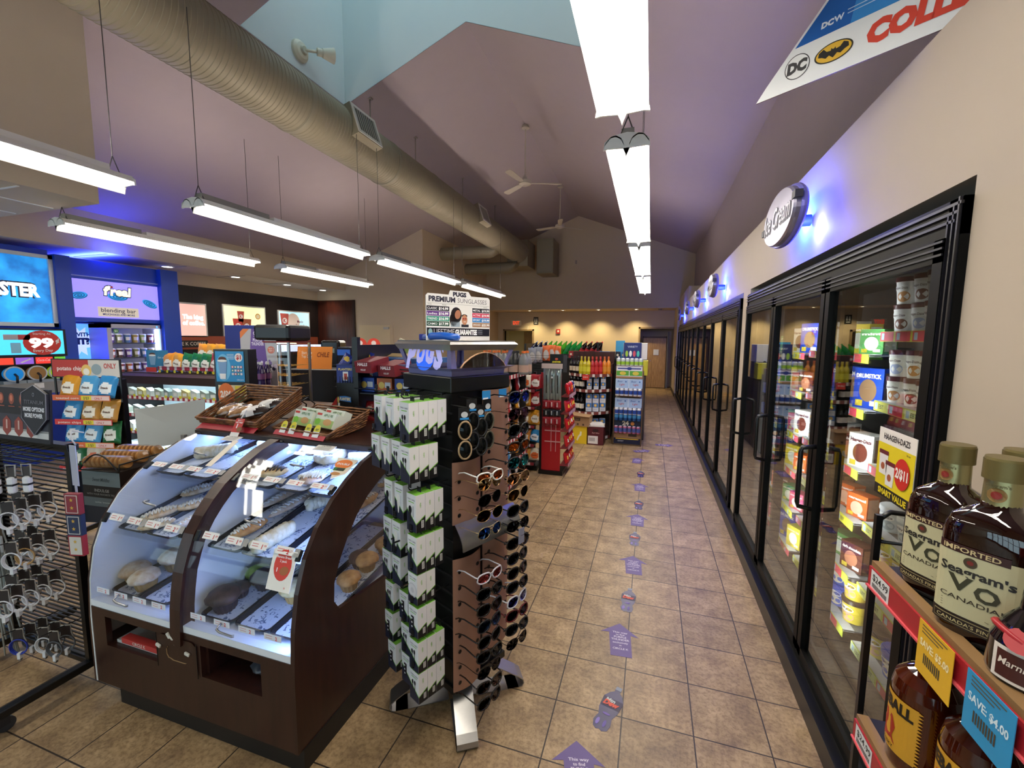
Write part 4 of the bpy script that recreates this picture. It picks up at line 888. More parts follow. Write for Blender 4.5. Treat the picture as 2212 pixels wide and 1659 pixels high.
b.grid(band, 4, 8, BRUSH); b.grid(lambda u, v: tuple(Vector(band(1-u, v))-Vector((.004, 0, 0))), 4, 8, BRUSH); b.build('metal_band', sp)
def make_shades(fr, lens, sport=False, metal=True, scale=1.0):
    t = thing('sunglasses', '', 'sunglasses')
    FM = col(fr, .25, .9 if metal else 0); LM = col(lens, .06, .85)
    W = .031; H = .024 if not sport else .02
    def shape(c, s, k=1.0):
        P = []
        for i in range(20):
            a = 2*PI*i/20; x = math.cos(a); y = math.sin(a)
            e = (abs(x)**2.6+abs(y)**2.6)**(-1/2.6) if not metal else (abs(x)**2.2+abs(y)**2.2)**(-1/2.2)
            yy = y*e*H*k; xx = x*e*W*k*(1-.10*(y < 0)*(-y))
            if y < 0: xx += s*.003
            P.append((c+xx, yy))
        return P
    for s in (-1, 1):
        P = shape(s*.035, s)
        b = MB(); n = len(P)
        def bow(x): return -.010*(x/.065)**2-.0
        # frame faces local +x: draw in y-z, thickness along x
        b.tube([(bow(p[0]), p[0], p[1]) for p in P], .0016 if metal else .0034, FM, 6, closed=True); b.build('rim', t)
        b = MB(); c0 = (bow(s*.035)+.003, s*.035, 0); vs = [c0]+[(bow(p[0]), p[0]*1, p[1]) for p in P]; b.add(vs, [(0, 1+i, 1+(i+1) % n) for i in range(n)]+[(0, 1+(i+1) % n, 1+i) for i in range(n)], LM, True); b.build('lens', t)
        b = MB(); r = .0014 if metal else .0028
        b.tube([(bow(.066), s*.066, .008), (-.02, s*.07, .009), (-.09, s*.068, .008), (-.125, s*.066, -.002), (-.145, s*.064, -.016)], r, FM, 6); b.build('temple', t)
    b = MB(); b.tube([(0, -.008, .010), (.002, 0, .013), (0, .008, .010)], .002, FM, 6)
    if metal: b.tube([(0, -.02, .022), (.001, 0, .021), (0, .02, .022)], .0014, FM, 6)
    b.build('bridge', t)
    return t
KIND = {'blue': ('#14161c', '#2440c8', False, False), 'rose': ('#3a2a22', '#6b4658', False, True), 'black': ('#0c0d0f', '#191b1e', False, False), 'orange': ('#16130f', '#d8641c', True, False), 'teal': ('#15181c', '#2fb3b3', False, False),
        'goldrose': ('#caa27a', '#b98c6a', False, True), 'gold': ('#b9986a', '#7e6140', False, True), 'smoke': ('#2b2a28', '#2f2a28', False, True), 'bluegold': ('#b9a27a', '#2458b8', False, True), 'sport': ('#e9e6e0', '#c85a22', True, False), 'clear': ('#c9c4cc', '#b34a4a', True, False), 'bluedark': ('#121418', '#1c3564', False, False), 'brown': ('#171311', '#3a241a', False, False), 'red': ('#5a1418', '#24242a', False, False), 'violet': ('#c8c6cc', '#3b3a9c', False, False)}
SP_ = {k: Proto(lambda v=v: make_shades(v[0], v[1], v[2], v[3])) for k, v in KIND.items()}
CN = {'blue': 'blue-mirrored', 'rose': 'rose-tinted', 'black': 'plain black', 'orange': 'orange-mirrored', 'teal': 'teal-mirrored', 'goldrose': 'rose-gold', 'gold': 'gold aviator', 'smoke': 'smoky metal', 'bluegold': 'blue-lensed gold', 'sport': 'white sport', 'clear': 'clear-framed', 'bluedark': 'dark blue', 'brown': 'dark brown', 'red': 'dark red', 'violet': 'violet-lensed'}
def col_of(y, zs, kinds, where):
    for i, (z, k) in enumerate(zip(zs, kinds)):
        SP_[k].put(SPM @ TR(.315, y, z, R(random.uniform(-5, 5))), '%s sunglasses, %s from the top of the %s' % (CN[k], ORD[i], where), 'sunglasses on the spinner')
col_of(.085, [1.478-.0695*i for i in range(9)], ['blue', 'rose', 'black', 'orange', 'teal', 'goldrose', 'gold', 'black', 'smoke'], 'upper rear panel')
col_of(-.085, [1.175, 1.15, 1.085, 1.02, .95], ['sport', 'gold', 'smoke', 'gold', 'bluegold'], 'upper front panel')
col_of(-.085, [.76-.0685*i for i in range(9)], ['clear', 'black', 'brown', 'bluedark', 'brown', 'black', 'smoke', 'brown', 'brown'], 'lower front panel')
col_of(.085, [.845-.066*i for i in range(8)], ['brown', 'black', 'brown', 'black', 'violet', 'red', 'black', 'smoke'], 'lower rear panel')
# goggles hanging on cards at the upper left of the sunglasses face
def make_gog(rim):
    t = thing('hanging_goggles', '', 'goggles'); b = MB()
    b.lo((-.002, -.022, .0), (.002, .022, .05), '#121317'); b.disc(0, .022, .014, '#c9cdd2', 8, Matrix(((0, 0, 1, .002), (1, 0, 0, 0), (0, 1, 0, 0), (0, 0, 0, 1))), ry=.012); b.rect(-.018, .002, .018, .01, '#2a90d8', 8, Matrix(((0, 0, 1, .002), (1, 0, 0, 0), (0, 1, 0, 0), (0, 0, 0, 1)))); b.build('header_card', t)
    for z in (-.04, -.118):
        b = MB(); P = [(.012*math.cos(PI*0)+.0, .026*math.cos(2*PI*i/18), z+.036*math.sin(2*PI*i/18)) for i in range(18)]; b.tube(P, .0042, col(rim, .3), 6, closed=True); b.build('rim', t)
        b = MB(); b.grid(lambda u, v: (.012+.012*math.cos(PI*(v)*.5), .025*v*math.cos(2*PI*u), z+.034*v*math.sin(2*PI*u)), 18, 4, col('#0f1416', .05, .6)); b.build('lens', t)
    b = MB(); b.tube([(-.012, .022, .01), (-.02, .03, -.05), (-.02, .03, -.1), (-.008, .02, -.15)], .005, '#101114', 6); b.build('strap', t)
    return t
GG = {k: Proto(lambda c=c: make_gog(c)) for k, c in (('tan', '#a58a68'), ('black', '#26282c'), ('olive', '#5a574a'))}
for k, y, z, nm in (('tan', -.155, 1.40, 'tan-rimmed goggles hanging nearest the cable boxes'), ('black', -.115, 1.43, 'black goggles hanging second from the cable boxes'), ('black', -.07, 1.40, 'black goggles in the middle of the hanging group'), ('olive', -.03, 1.42, 'olive-rimmed goggles hanging beside the copper panel')):
    GG[k].put(SPM @ TR(.23, y, z, R(random.uniform(-25, 15))), nm, 'goggles hanging on the spinner')
    b = MB(); b.cyl((.15, y, z+.052), (.25, y, z+.052), .0025, BLACK, n=6); b.build('hook', sp)
for y, z in ((-.05, 1.475), (.045, 1.475)):
    b = MB(); b.lo((.245, y-.022, z), (.248, y+.022, z+.034), '#2b86c8'); b.lo((.248, y-.02, z), (.249, y+.008, z+.006), '#e8eef2'); tag(b.build('price_tag'), 'small blue price tag on the hook %s the copper panel' % ('left of' if y < 0 else 'in front of'), 'tag').matrix_world = SPM
for z in (.905, .87):
    b = MB()
    for y in (.07, .12): b.cyl((.15, y, z), (.34, y+.0, z), .003, BLACK, n=6); 
    b.lo((.34, .05, z-.018), (.342, .085, z+.014), '#8b8da0'); b.build('empty_hook', sp)
for i in range(4):
    b = MB(); b.cyl((-.02-.045*i, -.15, .87-.004*i), (-.02-.045*i, -.33+.02*i, .87-.004*i), .004, BLACK, n=6); b.build('hook', sp)

# ================================================================== LEFT FOREGROUND: CABLE RACK
t = thing('cable_rack', 'black slatted rack on casters hung with charging cables at the left edge', 'rack', TR(-2.62, 1.27, 0))
b = MB()
for x in (0, -.62, -1.2): b.lo((x-.02, -.012, .07), (x+.01, .02, 1.2), BLACK)
for k in range(48): b.lo((-1.2, .0, .10+k*.023), (0, .006, .107+k*.023), WIRE)
b.lo((-1.2, -.015, 1.17), (.01, .03, 1.2), BLACK); b.lo((-1.2, -.01, .075), (.0, .02, .10), BLACK)
b.build('slat_frame', t)
b = MB(); 
for k in range(9): b.tube([(-1.15, -.05-.02*k, 1.18), (.0, -.05-.02*k, 1.165)], .002, WIRE, 4)
for k in range(16): b.tube([(-1.15+.07*k, -.01, 1.18), (-1.15+.07*k, -.22, 1.175)], .002, WIRE, 4)
b.build('top_grid', t)
for x in (.0, -.62):
    b = MB(); b.lo((x-.02, -.36, .065), (x+.02, .25, .10), BLACK, b=.004); b.build('base_leg', t)
    b = MB(); b.cyl((x-.014, -.31, .03), (x+.014, -.31, .03), .03, '#2a2c30', n=18); b.lo((x-.018, -.335, .03), (x+.018, -.30, .068), '#1c1d20'); b.build('caster', t)
# poster header
b = MB(); F = FACE(-.35, -.03, 1.2, 0, -.06)
b.lo((-.26, 0, -.01), (.27, .26, 0), '#1d1b24', F); b.rect(-.25, .175, .10, .255, '#26222b', 1, F); b.rect(-.25, .03, .26, .06, '#c9c6c4', 1, F); b.rect(-.25, .03, .26, .13, '#3a3844', 1, F); b.rect(-.25, .022, .26, .05, '#d5d2d0', 2, F)
for k in range(4):
    x = -.20+.085*k; b.disc(x, .205, .022, '#8f4a3c', 2, F, ry=.028); b.disc(x, .208, .012, '#c8745c', 3, F, ry=.016); b.rect(x-.026, .165, x+.026, .170, '#8f4a3c', 2, F)
    x = -.17+.098*k; b.poly([(x-.034, .045), (x, .02), (x+.034, .045), (x+.034, .095), (x, .12), (x-.034, .095)], '#8e3f38', 3, F); b.rect(x-.006, .055, x+.006, .10, '#c9a9a0', 4, F)
P5 = [(.08, .24), (.175, .28), (.27, .24), (.27, .12), (.175, .04), (.08, .12)]
b.prism(P5, .002, .012, '#23232e', F); b.tube([(x, y, .013) for x, y in P5], .0022, '#8b8b97', 4, F, closed=True)
b.text('MORE OPTIONS', .175, .155, .019, '#dcdce4', 34, F, w=.165, bold=.05); b.text('MORE POWER', .175, .125, .019, '#dcdce4', 34, F, w=.14, bold=.05); b.text('TITANIUM', .175, .19, .018, '#6f6f7c', 34, F, w=.15); b.disc(.175, .235, .009, '#8b8b97', 34, F); b.disc(.175, .235, .006, '#23232e', 35, F)
b.build('header_poster', t)
WC = col('#dfe0e4', .35); BRZ = col('#6b5f4e', .4)
def make_coil(c, r=.036, n=3):
    t = thing('charging_cable', '', 'cable'); b = MB(); rnd = random.Random(9)
    for k in range(n): 
        b.tube([(-.004+.004*k, (r-.002*k)*math.cos(2*PI*i/22), -.075+(r+.003-.002*k)*math.sin(2*PI*i/22)) for i in range(22)], .0027, c, 6, closed=True)
    b.build('coil', t)
    b = MB(); b.lo((-.009, -.006, -.135), (.009, .006, -.105), col('#e8e8ea', .3)); b.lo((-.006, -.004, -.145), (.006, .004, -.135), STEEL); b.build('plug', t)
    b = MB(); b.lo((-.001, -.02, -.05), (.001, .02, .01), '#2a1d18'); b.tube([(.003, -.018, .012), (.003, -.02, -.02), (.003, -.03, -.055)], .003, '#a9a59c', 5); b.tube([(.003, .018, .012), (.003, .02, -.02), (.003, .03, -.055)], .003, '#a9a59c', 5); b.tube([(.003, -.018, .012), (.003, .018, .012)], .003, '#a9a59c', 5); b.build('hang_card', t)
    return t
CO = {k: Proto(lambda c=c: make_coil(c)) for k, c in (('white', WC), ('maroon', col('#4a1d26', .5)), ('blue', col('#2238a8', .5)), ('grey', col('#565a60', .5)), ('tan', col('#b8945c', .5)))}
def cable_row(z, items, nm, y0=1.24):
    for hi, (x, cols) in enumerate(items):
        b = MB(); b.cyl((x, 1.27, z+.012), (x-.01, 1.27-.05-.05*len(cols), z+.012), .0025, WIRE, n=6); tag(b.build('rack_hook'), 'black wire hook holding cables, %s from the left in the %s row' % (ORD[hi], nm), 'hook', 'wire hooks of the cable rack')
        for q, c in enumerate(cols):
            y = 1.27-.045*(len(cols)-q)-.02
            CO[c].put(TR(x-.002*q, y, z, PI/2+.5+random.uniform(-.15, .15)), '%s coiled charging cable, %s from the front on the %s hook, %s row' % (c, ORD[q], ORD[hi], nm), 'coiled charging cables on the rack')
cable_row(.97, [(-2.83, ['maroon', 'grey']), (-2.69, ['white']*4)], 'second')
cable_row(.78, [(-2.84, ['white', 'white']), (-2.70, ['white', 'tan', 'white', 'white'])], 'third')
cable_row(.58, [(-2.84, ['white', 'white', 'white']), (-2.69, ['white']*5)], 'fourth')
cable_row(.30, [(-2.84, ['blue', 'grey', 'grey']), (-2.74, ['white', 'grey']), (-2.66, ['grey', 'grey'])], 'bottom')
def make_adapter():
    t = thing('wall_charger', '', 'charger'); b = MB(); b.box((0, 0, -.05), (.03, .026, .075), col('#ebebeb', .3), b=.01); b.build('charger_body', t)
    b = MB(); b.lo((-.016, -.014, -.052), (.016, .014, -.044), '#15151a'); b.build('band', t); b = MB(); b.lo((-.02, .0, -.02), (.02, .002, .03), '#3a2d26'); b.tube([(-.018, 0, -.01), (-.02, 0, .04), (.02, 0, .04), (.018, 0, -.01)], .003, '#b5b3ad', 5); b.build('hang_card', t); return t
P = Proto(make_adapter)
for i in range(3): P.put(TR(-2.70+.045*i, 1.05+.03*i, 1.11, .35), 'white plug-in charger, %s from the left on the top row of the cable rack' % ORD[i], 'plug-in chargers')
b = MB(); b.cyl((-2.66, 1.27, 1.145), (-2.68, 1.0, 1.14), .0025, WIRE, n=6); tag(b.build('rack_hook'), 'black wire hook carrying the white plug-in chargers', 'hook')
def make_bundle(c):
    t = thing('cable_bundle', '', 'cable'); rnd = random.Random(4)
    for k in range(7):
        b = MB(); x0, y0 = rnd.uniform(-.03, .03), rnd.uniform(-.02, .02); dx = rnd.uniform(-.05, .07); b.tube([(x0*.3, y0*.3, 0), (x0, y0, -.1), (x0+dx*.2, y0, -.3), (x0+dx, y0+.01, -.46-rnd.uniform(0, .12))], .0035, c, 5); b.build('strand', t)
    b = MB(); b.lo((-.03, -.003, -.03), (.03, .003, .05), col('#cfd2d6', .2)); b.build('hang_card', t); return t
P = Proto(lambda: make_bundle(col('#a8b0ae', .35)))
for x, z, nm in ((-2.93, 1.08, 'topmost'), (-3.02, .98, 'middle'), (-2.92, .72, 'lowest')): P.put(TR(x, 1.12, z), 'bundle of long grey cables hanging at the left edge, the %s one' % nm, 'long cable bundles')
# clip strip with playing cards
def cardbox(z, c, c2, label, rz=.25):
    t = thing('playing_card_pack', label, 'card pack', TR(-2.235, 1.08, z, rz)); b = MB(); b.box((0, 0, 0), (.064, .02, .088), c, b=.001); b.build('carton', t)
    b = MB(); F = FACE(0, -.0102, 0); b.rect(-.026, -.038, .026, .038, '#e3dcd2', 1, F); b.rect(-.023, -.035, .023, .035, c2, 2, F)
    for yy in (-.015, .018): b.poly([((.009 if i % 2 == 0 else .004)*math.cos(PI/2+i*PI/5), yy+(.009 if i % 2 == 0 else .004)*math.sin(PI/2+i*PI/5)) for i in range(10)], '#d9a93a', 3, F)
    b.build('star_print', t)
b = MB(); b.lo((-2.262, 1.094, 1.10), (-2.222, 1.097, 1.27), col('#b9bcd0', .2)); b.lo((-2.25, 1.094, .82), (-2.236, 1.096, 1.1), col('#b9bcd0', .2)); b.tube([(-2.24, 1.106, 1.27), (-2.235, 1.09, 1.3), (-2.25, 1.1, 1.33), (-2.27, 1.15, 1.31)], .003, '#e6e6ea', 5); tag(b.build('clip_strip'), 'clear plastic clip strip hanging at the corner of the cable rack', 'strip')
cardbox(1.03, '#8e2230', '#8e2230', 'red playing card pack with gold stars on the clip strip'); cardbox(.94, '#1c2a50', '#1c2a50', 'navy playing card pack below the red one'); cardbox(.852, '#9c2632', '#d8d2c8', 'red and white playing card pack lowest on the clip strip')

# ================================================================== COOKIE BASKET, WHITE PANEL
t = thing('cookie_box', 'brown cookie display carton with a silver band and INDULGE lettering', 'carton', TR(-2.775, 1.46, .80, .1))
b = MB(); b.lo((-.13, 0, .0), (.13, .3, .20), '#2c201a'); b.rect(-.13, .115, .13, .20, '#8f9a9b', 1, FACE(0, 0, 0)); b.rect(-.13, 0, .13, .05, '#767e80', 1, FACE(0, 0, 0))
F = FACE(0, 0, 0); b.text('Sweet Middles', 0, .14, .02, '#4a5254', 2, F, shear=.4, w=.12); b.text('INDULGE', 0, .082, .016, '#c9c4bc', 2, F, w=.1); b.text('WITH YOUR FAVORITE TREAT', 0, .063, .010, '#a9a49c', 2, F, w=.21); b.text('cookies  brownies', 0, .02, .010, '#d0d4d4', 2, F); b.build('carton', t)
b = MB()
for x in (-.135, .135): b.tube([(x, -.005, .20), (x, .0, .24), (x, .3, .25)], .004, '#1c1512', 6)
b.tube([(-.135+.27*i/12, -.005, .20+.09*math.sin(PI*i/12)) for i in range(13)], .0045, '#1c1512', 6); b.tube([(-.135, -.005, .2), (.135, -.005, .2)], .004, '#1c1512', 6); b.build('wire_handle', t)
t2 = col('#c9904a', .6, noise=.15, scale=60)
for k in range(3):
    cs = thing('cookie_sleeve', 'clear sleeve of round cookies in the wire basket, %s from the front' % ORD[k], 'cookies', TR(-2.775, 1.50+.08*k, 1.035+.012*k, .25), 'sleeves of cookies')
    b = MB()
    for i in range(9): b.cyl((-.115+.026*i, 0, 0), (-.115+.026*i+.014, 0, .005), .033, t2, n=18)
    b.build('cookie_stack', cs); b = MB(); b.box((0, 0, 0), (.25, .072, .07), WRAP, b=.02); b.build('wrapper', cs)
b = MB(); WP = [on(290, 885, y=1.86), on(442, 862, y=2.0), on(440, 950, y=2.0), on(300, 972, y=1.86)]
n_ = (WP[1]-WP[0]).cross(WP[3]-WP[0]).normalized()*.006; vs = [tuple(p) for p in WP]+[tuple(p+n_) for p in WP]
b.add(vs, [(0, 1, 2, 3), (7, 6, 5, 4), (0, 4, 5, 1), (1, 5, 6, 2), (2, 6, 7, 3), (3, 7, 4, 0)], col('#d3d8d6', .4)); b.lo((-2.80, 1.90, 0), (-2.77, 1.92, 1.1), '#8a8a88'); tag(b.build('blank_sign'), 'blank white sign panel standing behind the left end of the pastry case', 'sign')

# ================================================================== BASKETS ON THE CASE
WK = wood_mat('wicker', '#4a2a16', '#a06a3c', .5, (1, 1, 1))
def wicker(name, label, w, d, h0, h1, M, fl=1.12):
    t = thing(name, label, 'basket', M)
    b = MB(); n = 7
    for k in range(n):
        u = k/(n-1); s = 1+(fl-1)*u
        P = []
        for (x0, y0), (x1, y1), (ha, hb) in (((-w/2, -d/2), (w/2, -d/2), (h0, h0)), ((w/2, -d/2), (w/2, d/2), (h0, h1)), ((w/2, d/2), (-w/2, d/2), (h1, h1)), ((-w/2, d/2), (-w/2, -d/2), (h1, h0))):
            for i in range(9): v = i/9; P.append(((x0+(x1-x0)*v)*s+.003*math.sin(i*2.5+k*3), (y0+(y1-y0)*v)*s+.003*math.cos(i*2.5+k*3), .008+(ha+(hb-ha)*v)*u))
        b.tube(P, (h0+h1)/2/n*.62, WK, 6, closed=True)
    b.build('woven_wall', t)
    b = MB()
    for i in range(16): y = -d/2+d*(i+.5)/16; b.tube([(-w/2, y, .008), (0, y, .010), (w/2, y, .008)], d/34, WK, 5)
    b.build('woven_base', t); return t
BK = Matrix.Translation((-2.27, 1.98, 1.245)) @ Matrix.Rotation(R(-2), 4, 'Z') @ Matrix.Rotation(R(20), 4, 'X')
wicker('wicker_basket', 'dark wicker basket of wrapped bread tilted on a wire stand on the pastry case', .42, .32, .06, .10, BK)
t = thing('wire_stand', 'black wire stand holding the tilted wicker basket, with curled ends', 'stand', TR(-2.27, 1.98, 1.195))
b = MB(); 
for x in (-.2, .2): b.tube([(x, -.16, .0), (x, -.17, .04), (x, -.1, .035), (x, .16, .125), (x, .2, .10), (x, .18, .0)], .005, BLACK, 6); b.tube([(x, .12, .11), (x+.01, .2, .14), (x+.03, .24, .10), (x+.02, .22, .05)], .0045, BLACK, 6)
for y, z in ((-.1, .035), (.14, .115), (-.16, .002), (.18, .002)): b.tube([(-.2, y, z), (.2, y, z)], .004, BLACK, 6)
b.build('wire_frame', t)
def c1(b, w): 
    b.rect(-w/2+.03, -.012, -w/2+.075, .012, '#d9d9dc', 1); b.text('$1.49', -w/2+.052, -.006, .012, '#444', 2); b.rect(w*.22, -.014, w*.22+.06, .012, '#d8c52a', 1); b.text('EBT', w*.22+.03, -.006, .012, '#333', 2, bold=.03)
card('price_strip', 'red price strip along the front of the tilted wicker basket', 'price strip', .46, .036, Matrix.Translation((-2.28, 1.812, 1.232)) @ Matrix.Rotation(R(-2), 4, 'Z') @ Matrix.Rotation(R(78), 4, 'X'), lambda b: c1(b, .46), '#b32436')
card('price_strip', 'plain red strip lying below the wire stand on the case top', 'price strip', .44, .05, Matrix.Translation((-2.26, 1.78, 1.203)) @ Matrix.Rotation(R(-2), 4, 'Z') @ Matrix.Rotation(R(35), 4, 'X'), lambda b: None, '#b02234')
def c2(b):
    b.text('BUY 1', 0, .035, .008, '#fff', 1); b.text('GET FREE', 0, .023, .008, '#fff', 1); b.text('1', -.005, -.004, .022, '#fff', 1, bold=.05); b.disc(.018, -.012, .018, '#8a5a36', 2, ry=.015); b.rect(-.03, -.06, .03, -.030, '#e8e4e0', 1)
b = MB(); b.lo((-.03, -.062, -.002), (.03, .05, 0), '#c3322e'); c2(b); b.tube([(0, .05, -.001), (.003, .075, -.004), (.015, .10, .0)], .004, '#e2e2e2', 5); o = b.build('hang_tag'); o.matrix_world = Matrix.Translation((-2.14, 1.752, 1.225)) @ Matrix.Rotation(R(60), 4, 'X'); tag(o, 'red and white price tag hanging from the tilted basket', 'tag')
BREAD = crust('#9a6433', '#c9985c')
for i, (x, y, kd) in enumerate(((-.13, -.04, 0), (-.03, -.05, 0), (.07, -.04, 1), (.10, .05, 1))):
    t = thing('wrapped_bread', ('clear-wrapped golden bread slices at the left of the tilted basket', 'clear-wrapped golden bread slices in the middle of the tilted basket', 'wrapped dark bread with white label at the front right of the tilted basket', 'wrapped dark bread with white label farther back in the tilted basket')[i], 'bread', BK @ TR(x, y, .05, R(40)))
    b = MB(); blob(b, (0, 0, 0), (.15, .075, .05), BREAD if kd == 0 else col('#3a2a26', .5), i, .05, 16); b.build('bread_loaf', t)
    b = MB(); b.bag(.17, .09, .062, WRAP if kd == 0 else WRAP, None if kd == 0 else col('#e3e1df', .3), i, ell=(-.15, 0, .3, .5)); b.build('wrapper', t)
BK2 = Matrix.Translation((-1.72, 1.93, 1.198)) @ Matrix.Rotation(R(-8), 4, 'Z') @ Matrix.Rotation(R(7), 4, 'X')
wicker('wicker_basket', 'light wicker basket of apple pies at the right end of the case top', .36, .26, .04, .09, BK2, 1.16)
card('price_strip', 'red price strip in front of the apple pie basket', 'price strip', .38, .04, Matrix.Translation((-1.735, 1.768, 1.214)) @ Matrix.Rotation(R(-8), 4, 'Z') @ Matrix.Rotation(R(50), 4, 'X'), lambda b: None, '#bb2b3c')
for i, x in enumerate((-.13, -.06, .055, .12)):
    b = MB(); b.prism([(-.022, 0), (.022, 0), (.022, .045), (.016, .062), (0, .068), (-.016, .062), (-.022, .045)], -.001, 0, '#ececec'); b.poly([(-.022, .03), (.022, .03), (.022, .045), (.016, .062), (0, .068), (-.016, .062), (-.022, .045)], '#e0d335', 1); b.text('EBT', .002, .036, .010, '#3a4a3a', 2, bold=.03)
    o = b.build('price_tab'); o.matrix_world = Matrix.Translation((-1.735, 1.762, 1.21)) @ Matrix.Rotation(R(-8), 4, 'Z') @ Matrix.Translation((x, 0, 0)) @ Matrix.Rotation(R(62), 4, 'X'); tag(o, 'white and yellow price tab, %s from the left before the apple pies' % ORD[i], 'price tab', 'price tabs of the apple pie basket')
def make_pie():
    t = thing('apple_pie_box', '', 'pie box'); b = MB(); b.box((0, 0, .02), (.16, .05, .085), col('#dfe6d8', .4)); F = FACE(0, -.0251, .02)
    b.rect(-.08, -.042, .08, .0, '#a8c878', 1, F); b.disc(-.05, -.015, .022, '#7fc23a', 2, F, ry=.018); b.disc(.03, -.012, .035, '#d4a468', 2, F, ry=.018); b.text('APPLE PIE', .02, .018, .014, '#3f7a3a', 2, F, w=.075, bold=.01); b.rect(-.075, .022, -.035, .034, '#c83a34', 2, F); b.build('carton', t); return t
P = Proto(make_pie)
for i, (x, y, a, s) in enumerate(((-.09, -.04, 30, 'nearest'), (-.10, .01, 30, 'second'), (.075, -.035, 34, 'right front'), (.08, .02, 34, 'right rear'))): P.put(BK2 @ TR(x, y, .055, R(-6)) @ Matrix.Rotation(R(-a), 4, 'X'), 'green and white apple pie box in the light wicker basket, %s one' % s, 'apple pie boxes')

# ================================================================== ISLAND COUNTER BEHIND THE CASE
b = MB(); b.lo((-2.9, 2.31, .0), (-1.2, 2.95, 1.14), CWB); b.lo((-2.92, 2.3, 1.14), (-1.18, 2.97, 1.17), CW); t = thing('island_counter', 'dark brown island counter behind the pastry case', 'counter'); b.build('counter_body', t)
# red bin and black snack racks
b = MB(); b.prism([(0, 0), (.11, 0), (.11, .17), (.05, .15), (0, .08)], -.07, .07, col('#c3281f', .4), FACE(-2.05, 2.42, 1.172, R(12))); tag(b.build('red_bin'), 'bright red cut-away cardboard bin on the island counter', 'bin')
def rack_sign(b): pass
t = thing('nut_rack', 'black display rack with a PLANTERS sign and slanted wire shelves', 'rack', TR(-1.82, 2.30, 1.172, R(-2)))
b = MB()
b.lo((-.10, -.02, 0), (.04, .0, .26), BLACK); b.lo((.03, -.02, 0), (.05, .5, .5), BLACK); b.lo((.04, -.03, .0), (.08, .0, .55), BLACK)
for z in (.08, .20, .34): b.lo((.05, -.02, z-.006), (.62, .4, z), BLACK); b.tube([(.05, -.03, z+.03), (.62, -.03, z+.01)], .004, BLACK, 5); b.tube([(-.1, -.04, z+.03), (-.1, .3, z+.03)], .003, BLACK, 5)
for k in range(8): b.tube([(-.10+.02*k, -.03, .26), (-.10+.02*k, -.03, .30)], .0022, BLACK, 4)
b.build('rack_frame', t)
b = MB(); F = FACE(-.03, -.022, .155, 0); b.prism([(-.045, -.012), (.045, -.02), (.045, .012), (0, .02), (-.045, .015)], 0, .003, '#2f6fb8', F); b.text('PLANTERS', 0, -.009, .018, '#e8d9a0', 9, F, w=.082, bold=.03); b.disc(-.056, -.01, .008, '#c9a95c', 3, F, ry=.022); b.rect(-.06, -.05, -.045, -.028, '#e4e4e4', 3, F); b.build('brand_sign', t)
def carton(name, label, cat, c, size, M, draw=None, group=None, sub=None):
    b = MB(); b.box((0, 0, size[2]/2), size, c, b=.001)
    if draw: draw(b, FACE(0, -size[1]/2-.0004, size[2]/2), FACE(size[0]/2+.0004, 0, size[2]/2, PI/2))
    o = b.build(name); o.matrix_world = M; return tag(o, label, cat, group)
def nutdraw(b, F, G): b.rect(-.05, -.05, .05, .05, '#1a2f86', 1, F); b.text('PLANTERS', 0, .02, .014, '#e8d070', 2, F, w=.085, bold=.03); b.rect(-.015, -.045, .018, .012, '#e6e6ea', 2, F); b.rect(-.008, -.04, .012, .0, '#b8402e', 3, F); b.rect(-.045, -.05, .045, .055, '#dcdcdc', 1, G); [b.rect(-.035, .04-.016*k, .035, .044-.016*k, '#999', 2, G) for k in range(6)]
carton('nut_carton', 'blue carton of nut packets at the left end of the black rack', 'carton', '#18296e', (.11, .12, .12), TR(-1.87, 2.34, 1.43, R(20)), nutdraw)
carton('nut_carton', 'blue carton standing behind the first one, white side showing', 'carton', '#18296e', (.10, .12, .15), TR(-1.78, 2.48, 1.40, R(15)), nutdraw)
for i, (x, y, z, a) in enumerate(((-1.88, 2.33, 1.56, .5), (-1.83, 2.35, 1.55, -.4), (-1.78, 2.42, 1.57, .2))):
    b = MB(); b.bag(.075, .11, .02, col('#1c2f8c', .3), col('#d9b23a', .4), i, ell=(0, .2, .3, .14)); o = b.build('nut_packet'); o.matrix_world = Matrix.Translation((x, y, z)) @ Matrix.Rotation(a, 4, 'Y') @ Matrix.Rotation(R(75), 4, 'X'); tag(o, 'blue nut packet sticking out of its carton, %s from the left' % ORD[i], 'packet', 'nut packets on the rack')
def halls(b, F, G): b.text('HALLS', 0, .01, .018, '#f2e6e6', 2, F, w=.08, bold=.04, shear=.2); b.text('RELIEF', 0, -.02, .010, '#f0dede', 2, F, shear=.2)
for i, (x, y, z) in enumerate(((-1.63, 2.22, 1.52), (-1.49, 2.25, 1.50))): carton('lozenge_carton', 'dark red lozenge display carton on the top slanted shelf, %s' % ('left one' if i == 0 else 'right one'), 'carton', '#7d1a26', (.13, .16, .07), TR(x, y+.05, z, R(-8), R(10)), halls)
for i in range(4): carton('snack_carton', 'bright snack carton on the middle shelf of the black rack, %s from the left' % ORD[i], 'carton', ('#1f49a8', '#c8642a', '#1d3f94', '#8a2a22')[i], (.11, .15, .09), TR(-1.72+.13*i, 2.40, 1.375), lambda b, F, G: (b.disc(-.02, .0, .022, '#e0c060', 2, F), b.rect(.005, -.015, .045, .02, '#d8d8e0', 2, F)), 'cartons on the middle shelf')
